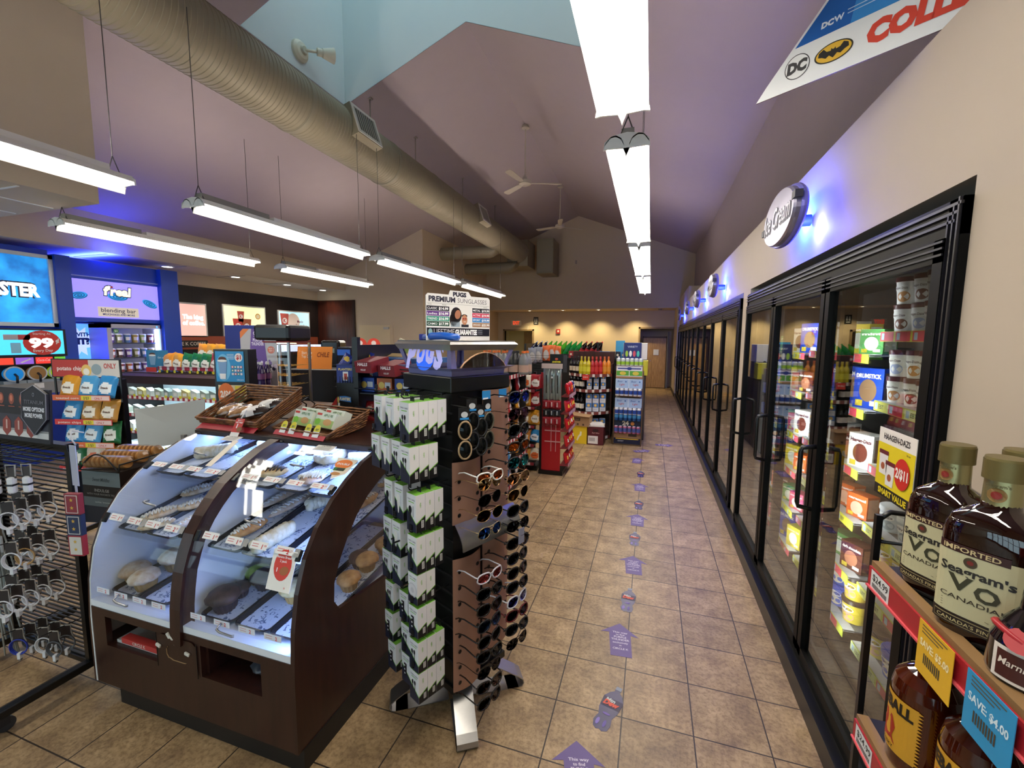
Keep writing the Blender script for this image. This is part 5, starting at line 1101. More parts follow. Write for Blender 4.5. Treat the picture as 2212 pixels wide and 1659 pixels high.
for i in range(6):
    b = MB(); b.bag(.09, .13, .04, col(('#8c1f26', '#a32a2c', '#7a1a22')[i % 3], .3), col('#c9b4a8', .4), i+9, ell=(0, .1, .3, .1)); o = b.build('candy_bag'); o.matrix_world = Matrix.Translation((-1.70+.085*i, 2.33, 1.25)) @ Matrix.Rotation(R(70), 4, 'X'); tag(o, 'red candy bag on the lowest shelf of the black rack, %s from the left' % ORD[i], 'bag', 'red candy bags behind the spinner')
card('wooden_slat', 'long pale cardboard lid lying over the cartons behind the spinner', 'lid', .42, .06, Matrix.Translation((-1.60, 2.62, 1.60)) @ Matrix.Rotation(R(-8), 4, 'Z') @ Matrix.Rotation(R(20), 4, 'X'), lambda b: None, '#c9ab78')
b = MB(); b.lo((-1.85, 2.45, 1.50), (-1.35, 2.8, 1.585), '#2f5f9f'); tag(b.build('blue_crate'), 'blue plastic crate at the top of the black rack', 'crate')
# price signs on a black double stand
SG = pt(500, 845, 3.2)
t = thing('double_sign_stand', 'black sign stand with a blue $1 drink poster above an orange 2 for $6 poster', 'sign stand', FACE(SG.x, SG.y, 0, R(14)))
b = MB(); b.lo((-.125, 1.17, -.10), (.14, 1.625, -.003), BLACK); b.lo((-.16, 1.17, -.1), (.16, 1.19, .05), BLACK)
b.build('frame', t)
b = MB(); b.rect(-.11, 1.385, .11, 1.61, '#2e93cf', 1); b.disc(-.05, 1.49, .055, '#6fbce6', 2, ry=.10); b.prism([(-.075, 1.42), (-.035, 1.42), (-.02, 1.535), (-.09, 1.535)], .001, .003, '#7ea2cf'); b.prism([(-.078, 1.405), (-.035, 1.405), (-.032, 1.445), (-.08, 1.445)], .003, .004, '#e9e9ee'); b.disc(-.055, 1.54, .038, '#f2f0ee', 10, ry=.009); b.disc(-.055, 1.553, .03, '#5a3226', 9, ry=.018)
b.disc(.07, 1.565, .03, '#f3efec', 3, ry=.032); b.text('$1', .07, 1.552, .03, '#c4322c', 4, bold=.04)
for r in range(3):
    for c in range(4): b.disc(.02+.022*c, 1.495-.026*r, .010, ('#c8403a', '#3d7a4a', '#b8b4c0')[(r+c) % 3], 3); b.disc(.02+.022*c, 1.495-.026*r, .006, '#efeff2', 4)
for k in range(4): b.rect(-.02, 1.585-.011*k, .035, 1.589-.011*k, '#cfe6f4', 3)
b.text('CIRCLE K', .075, 1.395, .009, '#e8f2fa', 3); b.build('blue_poster', t)
b = MB(); b.rect(-.10, 1.20, .12, 1.36, '#d9cba6', 1); b.disc(-.04, 1.29, .065, '#df7331', 2, ry=.085); b.text('2/$6', -.045, 1.27, .045, '#f6ece2', 3, bold=.05, w=.085); b.rect(.03, 1.30, .11, 1.355, '#e0c93c', 2); b.rect(.02, 1.22, .10, 1.28, '#2f6a44', 2); b.build('orange_poster', t)
# purple thunder drink display
PT = pt(528, 760, 3.75)
t = thing('bottle_display', 'grey and purple cardboard PURPLE THUNDER bottle display behind the black sign stand', 'display', TR(PT.x, PT.y, 0, R(14)))
b = MB(); F = FACE(0, .19, 0)
b.lo((-.17, .0, .0), (.17, .2, 1.25), '#3d3a52'); b.prism([(-.17, 1.25), (.17, 1.25), (.17, 1.76), (.14, 1.79), (-.14, 1.79), (-.17, 1.76)], -.01, 0, '#b8b4b8', F)
b.poly([(-.17, 1.70), (-.17, 1.76), (-.14, 1.79), (-.08, 1.79)], '#dc7a3a', 1, F); b.poly([(-.06, 1.79), (.05, 1.79), (.10, 1.25), (-.12, 1.25)], '#6a4a98', 1, F)
b.text('ONLY', -.005, 1.735, .03, '#f0ecf4', 2, F, bold=.04, w=.075); b.text('CIRCLE K', -.005, 1.715, .012, '#e8e4f0', 2, F); b.text('PURPLE', -.005, 1.675, .028, '#ddd2ea', 2, F, bold=.04, w=.09); b.text('THUNDER', -.005, 1.64, .028, '#ddd2ea', 2, F, bold=.04, w=.12); b.disc(.12, 1.60, .034, '#cf6238', 2, F); b.text('BUY 1', .12, 1.605, .013, '#f6e8dc', 3, F); b.text('GET 1', .12, 1.585, .013, '#f6e8dc', 3, F)
for k in range(26): b.disc(random.uniform(-.15, .16), random.uniform(1.40, 1.52), random.uniform(.008, .02), ('#2a2440', '#7f6aa8', '#d8cfe6')[k % 3], 2+k % 3, F)
b.build('display_board', t)
# bottle prototypes -------------------------------------------------
def lathe_bottle(name, cat, prof, body, capc, lab=None, labc='#dddddd', n=16, labz=None, capz=None, ell=1.0):
    """prof: (r,z) list up to the neck; capz=(z0,z1,r)"""
    t = thing(name, '', cat)
    b = MB(); b.lathe(prof, body, n, ell=ell); b.build('bottle_body', t)
    if capz: b = MB(); b.lathe([(capz[2], capz[0]), (capz[2], capz[1]), (capz[2]*.9, capz[1]+.002), (0, capz[1]+.002)], capc, n); b.build('cap', t)
    if labz: b = MB(); r = labz[2]; b.lathe([(r, labz[0]), (r, labz[1])], labc, n, ell=ell); b.build('label_band', t)
    return t
PETP = [(0, 0), (.030, 0), (.034, .012), (.034, .06), (.031, .08), (.034, .10), (.034, .15), (.026, .185), (.014, .215), (.012, .225)]
PUR = col('#2a1a4a', .15); 
PBOT = Proto(lambda: lathe_bottle('purple_soda_bottle', 'bottle', PETP, PUR, '#cfcfd6', capz=(.222, .24, .0135), labz=(.095, .145, .0345), labc=col('#6a3a6a', .4)))
for r in range(2):
    for i in range(4): PBOT.put(TR(PT.x, PT.y, 0, R(14)) @ TR(-.11+.075*i, .045+.08*r, 1.25), 'dark purple soda bottle on the cardboard display, %s from the left, %s row' % (ORD[i], ('front', 'back')[r]), 'purple soda bottles')
# hot food warmer
HW = pt(612, 790, 4.1)
t = thing('food_warmer', 'heated glass display cabinet with a black top and lit wire racks', 'food warmer', TR(HW.x, HW.y, 0, R(12)))
b = MB(); b.lo((-.17, -.17, 1.68), (.18, .2, 1.83), col('#121113', .3), b=.03); b.lo((-.16, -.16, 1.665), (.17, .19, 1.68), '#7d1f1c'); b.build('top_hood', t)
b = MB()
for x in (-.15, .16):
    for y in (-.15, .18): b.lo((x-.01, y-.01, 1.05), (x+.01, y+.01, 1.67), STEEL)
b.lo((-.16, -.16, 1.0), (.17, .19, 1.06), BLACK); b.build('frame', t)
b = MB(); b.lo((-.15, -.158, 1.06), (.16, -.155, 1.665), GLASS); b.lo((.165, -.15, 1.06), (.168, .18, 1.665), GLASS); b.build('glass_panel', t)
WARM = col('#ffdf9a', .5, emit=5)
b = MB(); b.lo((.135, -.12, 1.08), (.145, -.11, 1.6), WARM); b.lo((-.12, .0, 1.655), (.13, .02, 1.662), WARM); b.build('lamp_strip', t)
b = MB()
for z in (1.14, 1.27, 1.36, 1.45):
    for k in range(8): b.tube([(-.14+.04*k, -.14, z), (-.14+.04*k, .17, z)], .002, '#c9a24a', 4)
    b.tube([(-.14, -.14, z+.01), (.15, -.14, z+.01)], .0025, '#e0b85a', 4)
b.build('wire_rack', t)
for i, z in enumerate((1.275, 1.365)):
    b = MB(); blob(b, (-.08, -.05, z+.016), (.12, .09, .028), crust('#a8641c', '#e2a040'), i, .1, 14); o = b.build('hot_snack'); o.matrix_world = TR(HW.x, HW.y, 0, R(12)); tag(o, 'golden fried snack on the %s rack of the warmer' % ('lower', 'upper')[i], 'snack')
b = MB(); b.lo((-.17, -.17, 0), (.35, .5, 1.0), '#1d1512'); o = b.build('warmer_counter'); o.matrix_world = TR(HW.x, HW.y, 0, R(12)); tag(o, 'dark counter below the hot food warmer', 'counter')

# ================================================================== BLUE DRINK BAY ON THE LEFT WALL
BLUE = col('#1746b8', .45, noise=.03); BLUED = col('#0f2f90', .5)
BX0 = -8.2
bay = thing('drink_bay', 'bright blue drink and milkshake bay with pillars along the left wall', 'display bay')
b = MB(); b.lo((-8.94, 3.97, 0), (BX0+.1, 4.14, 2.86), BLUE); b.build('pillar', bay)
b = MB(); b.lo((-8.94, 5.36, 0), (BX0+.1, 5.64, 2.86), BLUE); b.build('pillar', bay)
b = MB(); b.lo((-8.94, 4.14, 1.93), (BX0, 5.36, 2.86), BLUE); b.lo((BX0, 4.14, 2.60), (BX0+.02, 5.36, 2.615), '#8fa3dc'); b.build('header_panel', bay)
b = MB(); b.lo((-8.94, 1.0, 0), (-8.7, 5.36, 1.93), BLUED); b.lo((-8.94, 1.0, 0), (BX0-.05, 3.97, 2.92), BLUE); b.lo((-8.94, 3.2, .0), (-7.75, 4.40, .9), BLUED); b.build('back_panel', bay)
t = thing('milkshake_sign', "lit pale lilac f'real blending bar sign with blue swirls", 'sign', FACE(BX0+.005, 4.75, 2.275, PI/2))
b = MB(); b.lo((-.60, -.285, 0), (.60, .285, .01), col('#9488ee', .5, emit=.6)); b.build('sign_face', t)
def swirl(b, x, y, r, ry, rot):
    c, q = math.cos(rot), math.sin(rot)
    b.disc(x, y, r, col('#1d86c9', .5, emit=.6), 30, ry=ry, rot=rot); P = []
    for i in range(60): a = i*.32; k = .95*i/60; X, Y = r*k*math.cos(a), ry*k*math.sin(a); P.append((x+X*c-Y*q, y+X*q+Y*c, .0135))
    b.tube(P, .004, '#10427f', 4)
b = MB(); swirl(b, -.50, .04, .11, .055, .15); swirl(b, .46, -.02, .12, .055, -.45); swirl(b, -.0, .06, .14, .06, -.05)
b.text("f'real", 0, .075, .135, '#123f7c', 36, w=.40, bold=.10, shear=.1); b.text("f'real", 0, .078, .13, col('#f4ead2', .5, emit=0.6), 40, w=.38, bold=.05, shear=.1); b.disc(-.075, .205, .016, '#d8342c', 42)
b.rect(-.28, -.26, .28, -.11, col('#cfc4b4', .5, emit=0.35), 28); b.text('blending bar', 0, -.19, .062, '#4a4660', 32, w=.48); b.text('MILKSHAKES AND MORE', 0, -.24, .03, '#2a2c8c', 32, w=.44, bold=.02); b.build('sign_print', t)
t = thing('slush_poster', 'large blue lit poster with STER lettering in a silver frame', 'sign', FACE(BX0+.02, 3.0, 2.335, PI/2))
def postmat():
    m = bpy.data.materials.new('blue_cloud_print'); m.use_nodes = True; nt = m.node_tree; B = nt.nodes['Principled BSDF']; N = nt.nodes.new
    tc = N('ShaderNodeTexCoord'); n = N('ShaderNodeTexNoise'); n.inputs['Scale'].default_value = 2.5; n.inputs['Detail'].default_value = 8; nt.links.new(tc.outputs['Object'], n.inputs[0])
    cr = N('ShaderNodeValToRGB'); e = cr.color_ramp.elements; e[0].position = .35; e[0].color = lin('#0a4f9c'); e[1].position = .7; e[1].color = lin('#2aa3e6'); nt.links.new(n.outputs['Fac'], cr.inputs[0])
    nt.links.new(cr.outputs[0], B.inputs['Base Color']); nt.links.new(cr.outputs[0], B.inputs['Emission Color']); B.inputs['Emission Strength'].default_value = .85; return m
b = MB(); b.lo((-.85, -.46, -.01), (.93, .46, .0), postmat()); b.build('poster_print', t)
b = MB()
for p, q in (((-.9, .45, -.02), (.97, .50, .03)), ((-.9, -.50, -.02), (.97, -.45, .03)), ((.92, -.5, -.02), (.97, .5, .03))): b.lo(p, q, col('#c3ccd4', .35, .3))
b.build('silver_frame', t)
b = MB(); b.text('BLASTER', .825, -.09, .17, '#1d2f63', 6, w=.72, al='r', bold=.10); b.text('BLASTER', .815, -.085, .16, col('#f4f6fa', .5, emit=0.8), 9, w=.69, al='r', bold=.05); b.disc(.10, -.24, .07, '#c86a9c', 10, ry=.05, rot=-.6); b.disc(.05, -.2, .05, '#c9d84a', 9); b.disc(.14, .13, .04, '#9fd8e8', 9, ry=.02, rot=.6); b.build('lettering', t)
t = thing('price_screen', 'lit 99 cent screen above the drink dispensers', 'screen', FACE(BX0+.12, 3.0, 1.61, PI/2))
b = MB(); b.lo((-.9, -.19, -.1), (1.0, .19, 0), BLACK); b.build('bezel', t); b = MB(); b.rect(-.85, -.16, .97, .17, col('#3fb4e8', .4, emit=.9), 1); b.disc(.74, 0, .2, '#d83a30', 4, ry=.17); b.text('99', .73, -.06, .12, col('#f4f0ec', .5, emit=0.5), 6, bold=.06, w=.26); b.text('¢', .90, .0, .06, '#f4f0ec', 6, bold=.05); b.text('Starting At', .74, .11, .03, '#f4e0dc', 6); b.text('Every Day', .74, -.125, .035, '#f4e8e4', 6, bold=.02); b.rect(.36, .04, .52, .11, '#b9b3ba', 3); b.rect(.5, .04, .62, .11, '#c83a3a', 4); b.rect(.42, -.14, .52, .0, '#8fd0ee', 3); b.build('screen_image', t)
t = thing('soda_dispenser', 'black drink dispenser with a row of lit brand tiles', 'dispenser', FACE(BX0+.1, 3.0, 1.365, PI/2))
b = MB(); b.lo((-.9, -.065, -.3), (1.0, .06, -.005), BLACK); b.lo((-.9, -.55, -.3), (1.0, -.065, -.12), '#141518'); b.build('dispenser_body', t)
b = MB(); b.rect(.24, -.045, .44, .045, col('#d8402c', .4, emit=.6), 2); b.rect(.46, -.045, .64, .045, col('#8a5ac8', .4, emit=.5), 2); b.rect(.66, -.045, .84, .045, col('#d8342c', .4, emit=.6), 2); b.text('Coca-Cola', .75, -.012, .035, '#fff4f0', 5, w=.15, shear=.3); b.rect(.86, -.045, .98, .045, col('#5fb83a', .4, emit=.5), 2); b.text('Dew', .92, -.015, .035, '#f04a2c', 5, bold=.05, w=.09, shear=.2); b.poly([(.5, -.02), (.6, .03), (.62, .02), (.52, -.03)], '#f0f0f8', 5); b.build('brand_tile', t)
def make_slush(c):
    t = thing('slush_barrel', '', 'slush machine'); b = MB(); b.cyl((0, 0, 0), (.10, 0, 0), .085, col(c, .3, emit=.25), n=24); b.build('drink_barrel', t)
    b = MB(); b.tube([(.09, .095*math.cos(2*PI*i/24), .095*math.sin(2*PI*i/24)) for i in range(24)], .012, col('#c9d2d8', .15), 6, closed=True); b.lo((-.05, -.11, -.14), (.09, .11, -.09), col('#9aa4ac', .2)); b.build('clear_housing', t)
    b = MB(); b.tube([(.10, 0, .0), (.15, .0, -.03), (.14, .0, -.12)], .014, '#202226', 8); b.build('tap_lever', t); return t
SLM = {}
for i, (y, c) in enumerate(((3.44, '#1787d8'), (3.67, '#7a5a34'), (3.89, '#b4d820'))): o = make_slush(c); o.matrix_world = TR(-8.2, y, 1.19); tag(o, '%s slush barrel under the brand tiles' % ('blue', 'brown', 'lime green')[i])
b = MB(); b.lo((-8.2, 3.1, .9), (-8.1, 4.0, 1.06), col('#8f8d88', .4)); b.lo((-8.099, 3.62, .98), (-8.097, 3.72, 1.05), '#e6e2dc'); tag(b.build('drip_panel'), 'grey steel drip panel with a small white notice under the slush barrels', 'panel')
t = thing('break_poster', 'pale blue starburst poster on the wall between the blue pillar and the cup freezer', 'poster', FACE(-8.62, 4.42, 1.62, PI/2))
b = MB(); b.lo((-.2, -.3, -.02), (.22, .3, 0), col('#b9c4d0', .4)); b.rect(-.18, -.28, .20, .28, col('#6fbfe6', .4, emit=.5), 1); b.poly([((.2 if i % 2 else .12)*math.cos(i*PI/9), (.26 if i % 2 else .16)*math.sin(i*PI/9)) for i in range(18)], col('#d8eef8', .4, emit=.4), 3); b.text('WITH', .05, .08, .06, '#16507c', 6, bold=.04); b.text('HT?', .03, -.04, .09, '#12345c', 6, bold=.08); b.build('poster_print', t)
# milkshake cup freezer
t = thing('cup_freezer', 'white-framed lit freezer filled with rows of milkshake cups', 'freezer', FACE(-8.18, 4.98, 0, PI/2))
b = MB()
for p, q in (((-.42, .3, -.5), (-.36, 1.9, .0)), ((.36, .3, -.5), (.42, 1.9, 0)), ((-.42, 1.84, -.5), (.42, 1.9, 0)), ((-.42, .3, -.5), (.42, .36, 0)), ((-.42, .3, -.5), (.42, 1.9, -.45))): b.lo(p, q, col('#b8b6c8', .4))
b.build('cabinet', t); b = MB()
for s in (-1, 1): b.lo((s*.35-.008, .4, -.12), (s*.35+.008, 1.82, -.09), col('#f0f6ff', .5, emit=9))
b.build('light_strip', t)
SHZ = [1.60, 1.36, 1.12, .88, .64]
for z in SHZ: b = MB(); b.lo((-.35, z-.02, -.42), (.35, z, -.1), '#3a3c40'); b.build('shelf', t)
b = MB(); b.disc(.31, 1.87, .012, col('#2a7ae0', emit=3), 1); b.disc(-.30, 1.79, .035, '#4f9a4a', 10); b.text('$2', -.30, 1.775, .03, '#fff', 12); b.build('price_spot', t)
def make_cup(c):
    t = thing('milkshake_cup', '', 'cup'); b = MB(); b.lathe([(0, 0), (.036, 0), (.048, .13)], col(c, .4), 14); b.build('cup_body', t); b = MB(); b.lathe([(.05, .13), (.05, .142), (.03, .15), (0, .15)], WHITE, 14); b.build('lid', t); b = MB(); b.lathe([(.0405, .04), (.0455, .095)], '#e4ded4', 10, a0=-.9, a1=.9); b.build('label_band', t); return t
CC = ['#6a4a8a', '#b89a4a', '#b8643a', '#8a8a5a', '#9ab06a', '#4a3024', '#5a7aa8', '#7a3a3a']
CPS = {c: Proto(lambda c=c: make_cup(c)) for c in CC}
for r, z in enumerate(SHZ):
    for i in range(6): c = CC[(i*3+r*2) % 8]; CPS[c].put(TR(-8.34, 4.98-.29+.116*i, z), 'milkshake cup, %s from the left on the %s shelf of the lilac-lit freezer' % (ORD[i], ORD[r]), 'milkshake cups')
l = bpy.data.lights.new('bay_glow', 'AREA'); l.energy = 30; l.color = (.03, .06, 1); l.size = 1.4; l.size_y = .2; l.shape = 'RECTANGLE'
o = bpy.data.objects.new('blue_led_strip', l); COL.objects.link(o); o.matrix_world = Matrix.Translation((-8.4, 4.6, 2.88)) @ Matrix.Rotation(PI, 4, 'X')
for y in (4.2, 5.32):
    l = bpy.data.lights.new('bay_glow', 'AREA'); l.energy = 9; l.color = (.03, .12, 1); l.size = .05; l.size_y = 1.6; l.shape = 'RECTANGLE'
    o = bpy.data.objects.new('blue_led_strip', l); COL.objects.link(o); o.matrix_world = Matrix.Translation((-8.25, y, 1.1)) @ Matrix.Rotation(PI/2 if y > 5 else -PI/2, 4, 'X')
# coffee posters on the dark wall
def poster(y0, y1, z0, z1, c, label, draw):
    t = thing('menu_lightbox', label, 'lit poster', FACE(-8.9, (y0+y1)/2, (z0+z1)/2, PI/2)); w, h = (y1-y0)/2, (z1-z0)/2
    b = MB(); b.lo((-w, -h, -.03), (w, h, 0), col('#b9b6ae', .4)); b.build('frame', t); b = MB(); b.rect(-w+.03, -h+.03, w-.03, h-.03, col(c, .5, emit=.62), 2); draw(b, w, h); b.build('print', t)
def p1(b, w, h): b.disc(-w+.04, 0, .14, '#c9e4dc', 3, ry=.3); b.text('The king', .13, .02, .085, col('#fffaf6', .5, emit=1.0), 5, bold=.05, w=.42); b.text('of coffee.', .14, -.10, .085, col('#fffaf6', .5, emit=1.0), 5, bold=.05, w=.45)
def cup(b, x, y, s, c): b.prism([(x-.05*s, y-.1*s), (x+.05*s, y-.1*s), (x+.075*s, y+.1*s), (x-.075*s, y+.1*s)], .003, .005, c); b.disc(x, y, .04*s, '#f2efe8', 18); b.text('K', x, y-.022*s, .045*s, '#b8302c', 20, bold=.04)
def p2(b, w, h): cup(b, -.12, .10, 1.2, '#c8584a'); cup(b, -.2, -.12, 1.7, '#c8483c'); cup(b, .02, -.12, 1.7, '#a85a3a'); b.disc(.33, .12, .07, '#e6a440', 4); b.disc(.33, .12, .05, '#f2e2b4', 5); b.text('Flavor', .28, -.2, .1, '#dcae50', 4, shear=.2, w=.35)
def p3(b, w, h): b.disc(-.05, .08, .22, '#f0dccc', 3); cup(b, -.33, .10, 1.8, '#c05a50'); b.text('Made', .18, .06, .07, '#8a3a4a', 5, w=.2); b.text('for each', .18, -.04, .07, '#8a3a4a', 5, w=.3); b.text('other.', .2, -.15, .07, '#8a3a4a', 5, w=.22)
poster(5.9, 6.74, 1.70, 2.39, '#d8a89c', 'lit pink poster reading The king of coffee', p1); poster(7.1, 8.2, 1.72, 2.42, '#dfe2a8', 'lit yellow-green menu poster with red coffee cups', p2); poster(8.57, 9.62, 1.67, 2.39, '#a8d4dc', 'lit pale blue poster reading Made for each other', p3)
b = MB(); b.lo((-8.93, 5.7, 1.45), (-8.90, 9.9, 1.72), col('#8a3f24', .5)); F = FACE(-8.895, 6.3, 1.56, PI/2); b.rect(-.42, -.07, .42, .07, '#17100e', 1, F); b.text('CIRCLE K COFFEE', 0, -.03, .07, '#c9bdb0', 3, F, w=.76); tag(b.build('counter_band'), 'brown band with the CIRCLE K COFFEE plate under the posters', 'sign band')
b = MB(); b.lo((-8.93, 5.7, 0), (-8.2, 9.9, .9), '#241815'); b.lo((-8.93, 5.7, .9), (-8.15, 9.95, .94), '#3a2a24'); tag(b.build('coffee_counter'), 'dark coffee counter along the left wall', 'counter')
for i, y in enumerate((7.6, 8.0, 8.5, 8.95, 9.35)):
    b = MB(); b.box((0, 0, .22), (.35, .3, .44), '#1a1a1c', b=.01); b.box((0, 0, .50), (.36, .31, .16), col('#b8c4e6', .3, emit=.9), b=.01); o = b.build('coffee_machine'); o.matrix_world = TR(-8.5, y, .94, PI/2); tag(o, 'coffee machine with a glowing front, %s along the coffee counter' % ORD[i], 'coffee machine', 'coffee machines')
# ================================================================== CHIPS RACK
CRM = TR(-4.62, 2.27, 0, R(14))
t = thing('chip_rack', 'black wire rack of snack bags with red and orange price rails', 'rack', CRM)
b = MB()
for x in (-.03, .47): b.lo((x-.012, 0, 0), (x+.012, .04, 1.36), BLACK); b.lo((x-.008, -.1, .0), (x+.008, .34, .04), BLACK)
b.lo((-.03, .03, .1), (.47, .035, 1.3), '#0c1020')
b.build('frame', t)
RZS = (1.19, .99, .80, .60)
for r, z in enumerate(RZS):
    b = MB()
    for k in range(12): b.tube([(-.02+.043*k, -.09, z), (-.02+.043*k, .05, z+.02)], .002, BLACK, 4)
    F = FACE(.22, -.1, z); b.lo((-.25, -.0, -.004), (.25, .045, 0), ('#d8683a', '#cf3a3a')[r % 2], F); b.rect(.0, .005, .09, .04, '#e0cf3a', 1, F); b.rect(.09, .005, .245, .04, '#e8c9c4', 1, F); b.text('ONLY', .15, .012, .018, '#c83a34', 2, F); b.text(('toasted corn', 'potato chips')[r % 2], -.12, .012, .018, '#f4e4dc', 2, F, w=.2); b.text('2/$3', .045, .012, .02, '#333', 2, F)
    b.build('shelf', t)
b = MB(); F = FACE(.2, -.02, 1.37); b.lo((-.31, 0, -.012), (.30, .155, 0), '#15161a', F); b.rect(-.30, .008, .02, .147, '#bb3a33', 1, F); b.rect(.02, .008, .29, .147, '#cfc9c4', 1, F); b.text('potato chips', -.14, .06, .034, '#f2e4de', 2, F, w=.24, bold=.02); b.text('ONLY', .21, .08, .04, '#b8403a', 2, F, bold=.03, w=.11); b.disc(.0, .06, .045, '#e8c06a', 3, F, ry=.05); b.disc(.09, .07, .045, '#8fa0a8', 3, F, ry=.045); b.disc(.0, .05, .028, '#f2ece2', 4, F); b.rect(-.02, -.02, .02, 0, BLACK, 1, F)
for x in (-.3, .28): b.lo((x, -.2, -.01), (x+.015, 0, -.002), BLACK, F)
b.build('header_sign', t)
CH = {'yellow': ('#d8962a', '#eee6d8'), 'gold': ('#b8863a', '#ebe3d4'), 'blue': ('#2f86c4', '#e6eaee'), 'sky': ('#4a9ad0', '#dfe8ee'), 'green': ('#1f6a3c', '#e6e6dc'), 'orange': ('#e09030', '#f0e6dc'), 'red': ('#a8242c', '#ece4e0'), 'white': ('#e2d6c4', '#d8662c')}
def make_bag(k, w, h):
    t = thing('snack_bag', '', 'snack bag'); b = MB(); b.bag(w, h, w*.32, col(CH[k][0], .28), col(CH[k][1], .35), hash(k) % 7 if False else len(k), ell=(.02, -.12, .34, .27)); b.text('Snack', 0, -.02*h, w*.10, '#5a3a2a', 0, Matrix.Translation((0, -h*.12, w*.175)), w=w*.42, bold=.03); b.build('bag_body', t); return t
BG = {}
def sbag(k, w, h, M, label, group):
    if (k, w) not in BG: BG[(k, w)] = Proto(lambda: make_bag(k, w, h))
    BG[(k, w)].put(M, label, group)
for r, (z, ks) in enumerate(zip(RZS, (['yellow', 'sky', 'blue'], ['blue', 'gold', 'gold'], ['blue', 'sky', 'green'], ['green', 'white', 'gold']))):
    for i, k in enumerate(ks): sbag(k, .165, .19, CRM @ Matrix.Translation((.06+.165*i, -.03, z+.115)) @ Matrix.Rotation(PI/2-.25, 4, 'X') @ Matrix.Rotation(random.uniform(-.12, .12), 4, 'Z'), '%s snack bag, %s from the left on the %s shelf of the chips rack' % (k, ORD[i], ORD[r]), 'snack bags on the chips rack')
# ================================================================== CURVED OPEN COOLER
CM = Matrix.Translation((-6.0, 3.62, 0)) @ Matrix.Rotation(R(4), 4, 'Z')
t = thing('open_cooler', 'curved open refrigerated case with shelves of packed food under white light', 'open cooler', CM)
prof = [(0, .0), (-.05, .3), (-.03, .6), (.05, .85), (.18, 1.05), (.33, 1.17), (.45, 1.2), (.8, 1.2), (.8, 0)]
b = MB()
for x in (-.62, 1.5): b.prism([(y, z) for y, z in prof[:7]]+[(z2[0]+.02, z2[1]-.05) for z2 in reversed(prof[1:6])], x-.03, x+.03, '#1c1414', SIDEM) if False else b.prism(prof, x-.02, x+.02, '#1c1414', SIDEM)
b.lo((-.62, .3, 1.2), (1.5, .85, 1.24), col('#3a2620', .4)); b.lo((-.62, .75, 0), (1.5, .85, 1.2), col('#cfe0e6', .5)); b.lo((-.62, -.05, 0), (1.5, .0, .25), BLACK)
b.prism([(.22, 1.10), (.33, 1.17), (.33, 1.24), (.2, 1.2)], -.62, 1.5, '#38241e', SIDEM)
b.build('cabinet', t)
for i, (z, ya) in enumerate(((.93, .22), (.72, .12), (.52, .05), (.32, .0))):
    b = MB(); b.lo((-.6, ya, z-.015), (1.48, .75, z), col('#e8eef0', .4)); F = FACE(.44, ya-.002, z-.035); b.rect(-1.03, 0, 1.03, .045, '#a8303c', 1, F)
    for k in range(24): b.rect(-1.02+.085*k, .004, -.975+.085*k, .04, '#eae6e2', 2, F)
    for k in range(16): b.rect(-1.0+.127*k+.02*(k % 3), .03, -.96+.127*k+.02*(k % 3), .065, '#dccf2e', 3, F)
    b.build('shelf', t); b = MB(); b.lo((-.58, ya+.04, z-.03), (1.46, ya+.06, z-.018), col('#dff4ff', .5, emit=16)); b.build('light_strip', t)
b = MB(); b.lo((-.58, .36, 1.15), (1.46, .38, 1.16), col('#dff4ff', .5, emit=20)); b.build('light_strip', t)
def make_pack(c):
    t = thing('food_pack', '', 'food pack'); b = MB(); b.prism([(-.05, 0), (.05, 0), (.05, .07), (-.05, .11)], -.035, .035, col(c, .35), Matrix.Rotation(PI/2, 4, 'X')); b.build('pack_body', t); b = MB(); b.rect(-.03, .02, .03, .06, '#e8e6de', 2, FACE(0, -.036, 0)); b.build('label', t); return t
FPk = {c: Proto(lambda c=c: make_pack(c)) for c in ('#c9d0c8', '#a8b0a0', '#c8b878', '#8a9a94', '#d8dcd8')}
for r, (z, ya) in enumerate(((.93, .22), (.72, .12), (.52, .05))):
    for i in range(14 if r == 0 else 10):
        c = list(FPk)[(i*2+r) % 5]; FPk[c].put(CM @ TR(-.52+(.148 if r == 0 else .2)*i, ya+.09, z, random.uniform(-.2, .2)), 'chilled food pack, %s from the left, %s shelf of the curved cooler' % (ORD[i], ORD[r]), 'food packs in the curved cooler')
# tray of chips on top of the cooler
b = MB(); b.lo((-.16, .36, 1.24), (1.48, .7, 1.25), BLACK); F = FACE(.66, .35, 1.245)
for k in range(30): b.tube([(-.16+.055*k, .35, 1.245), (-.16+.055*k, .35, 1.31)], .0025, BLACK, 4)
b.rect(-.8, .03, .82, .075, '#a8283c', 2, F); b.tube([(-.16, .35, 1.31), (1.48, .35, 1.31)], .003, BLACK, 4)
for k in range(13): b.rect(-.77+.125*k, .03, -.73+.125*k, .08, '#d8cfd4', 3, F); b.disc(-.77+.125*k, .012, .02, '#dccf2e', 4, F, n=10)
b.rect(-1.0, .0, -.82, .06, '#cf3a2c', 2, F)
o = b.build('wire_tray'); o.matrix_world = CM; tag(o, 'black wire tray with red price rail on top of the curved cooler', 'tray')
kk = ['orange', 'yellow', 'green', 'green', 'green', 'red', 'red', 'yellow', 'green', 'red']
for i, k in enumerate(kk): sbag(k, .2, .235, CM @ Matrix.Translation((-.05+.155*i, .44, 1.375)) @ Matrix.Rotation(PI/2-.15, 4, 'X') @ Matrix.Rotation(random.uniform(-.2, .2), 4, 'Z'), '%s chips bag, %s from the left in the front row on the curved cooler' % (k, ORD[i]), 'chips bags on the curved cooler')
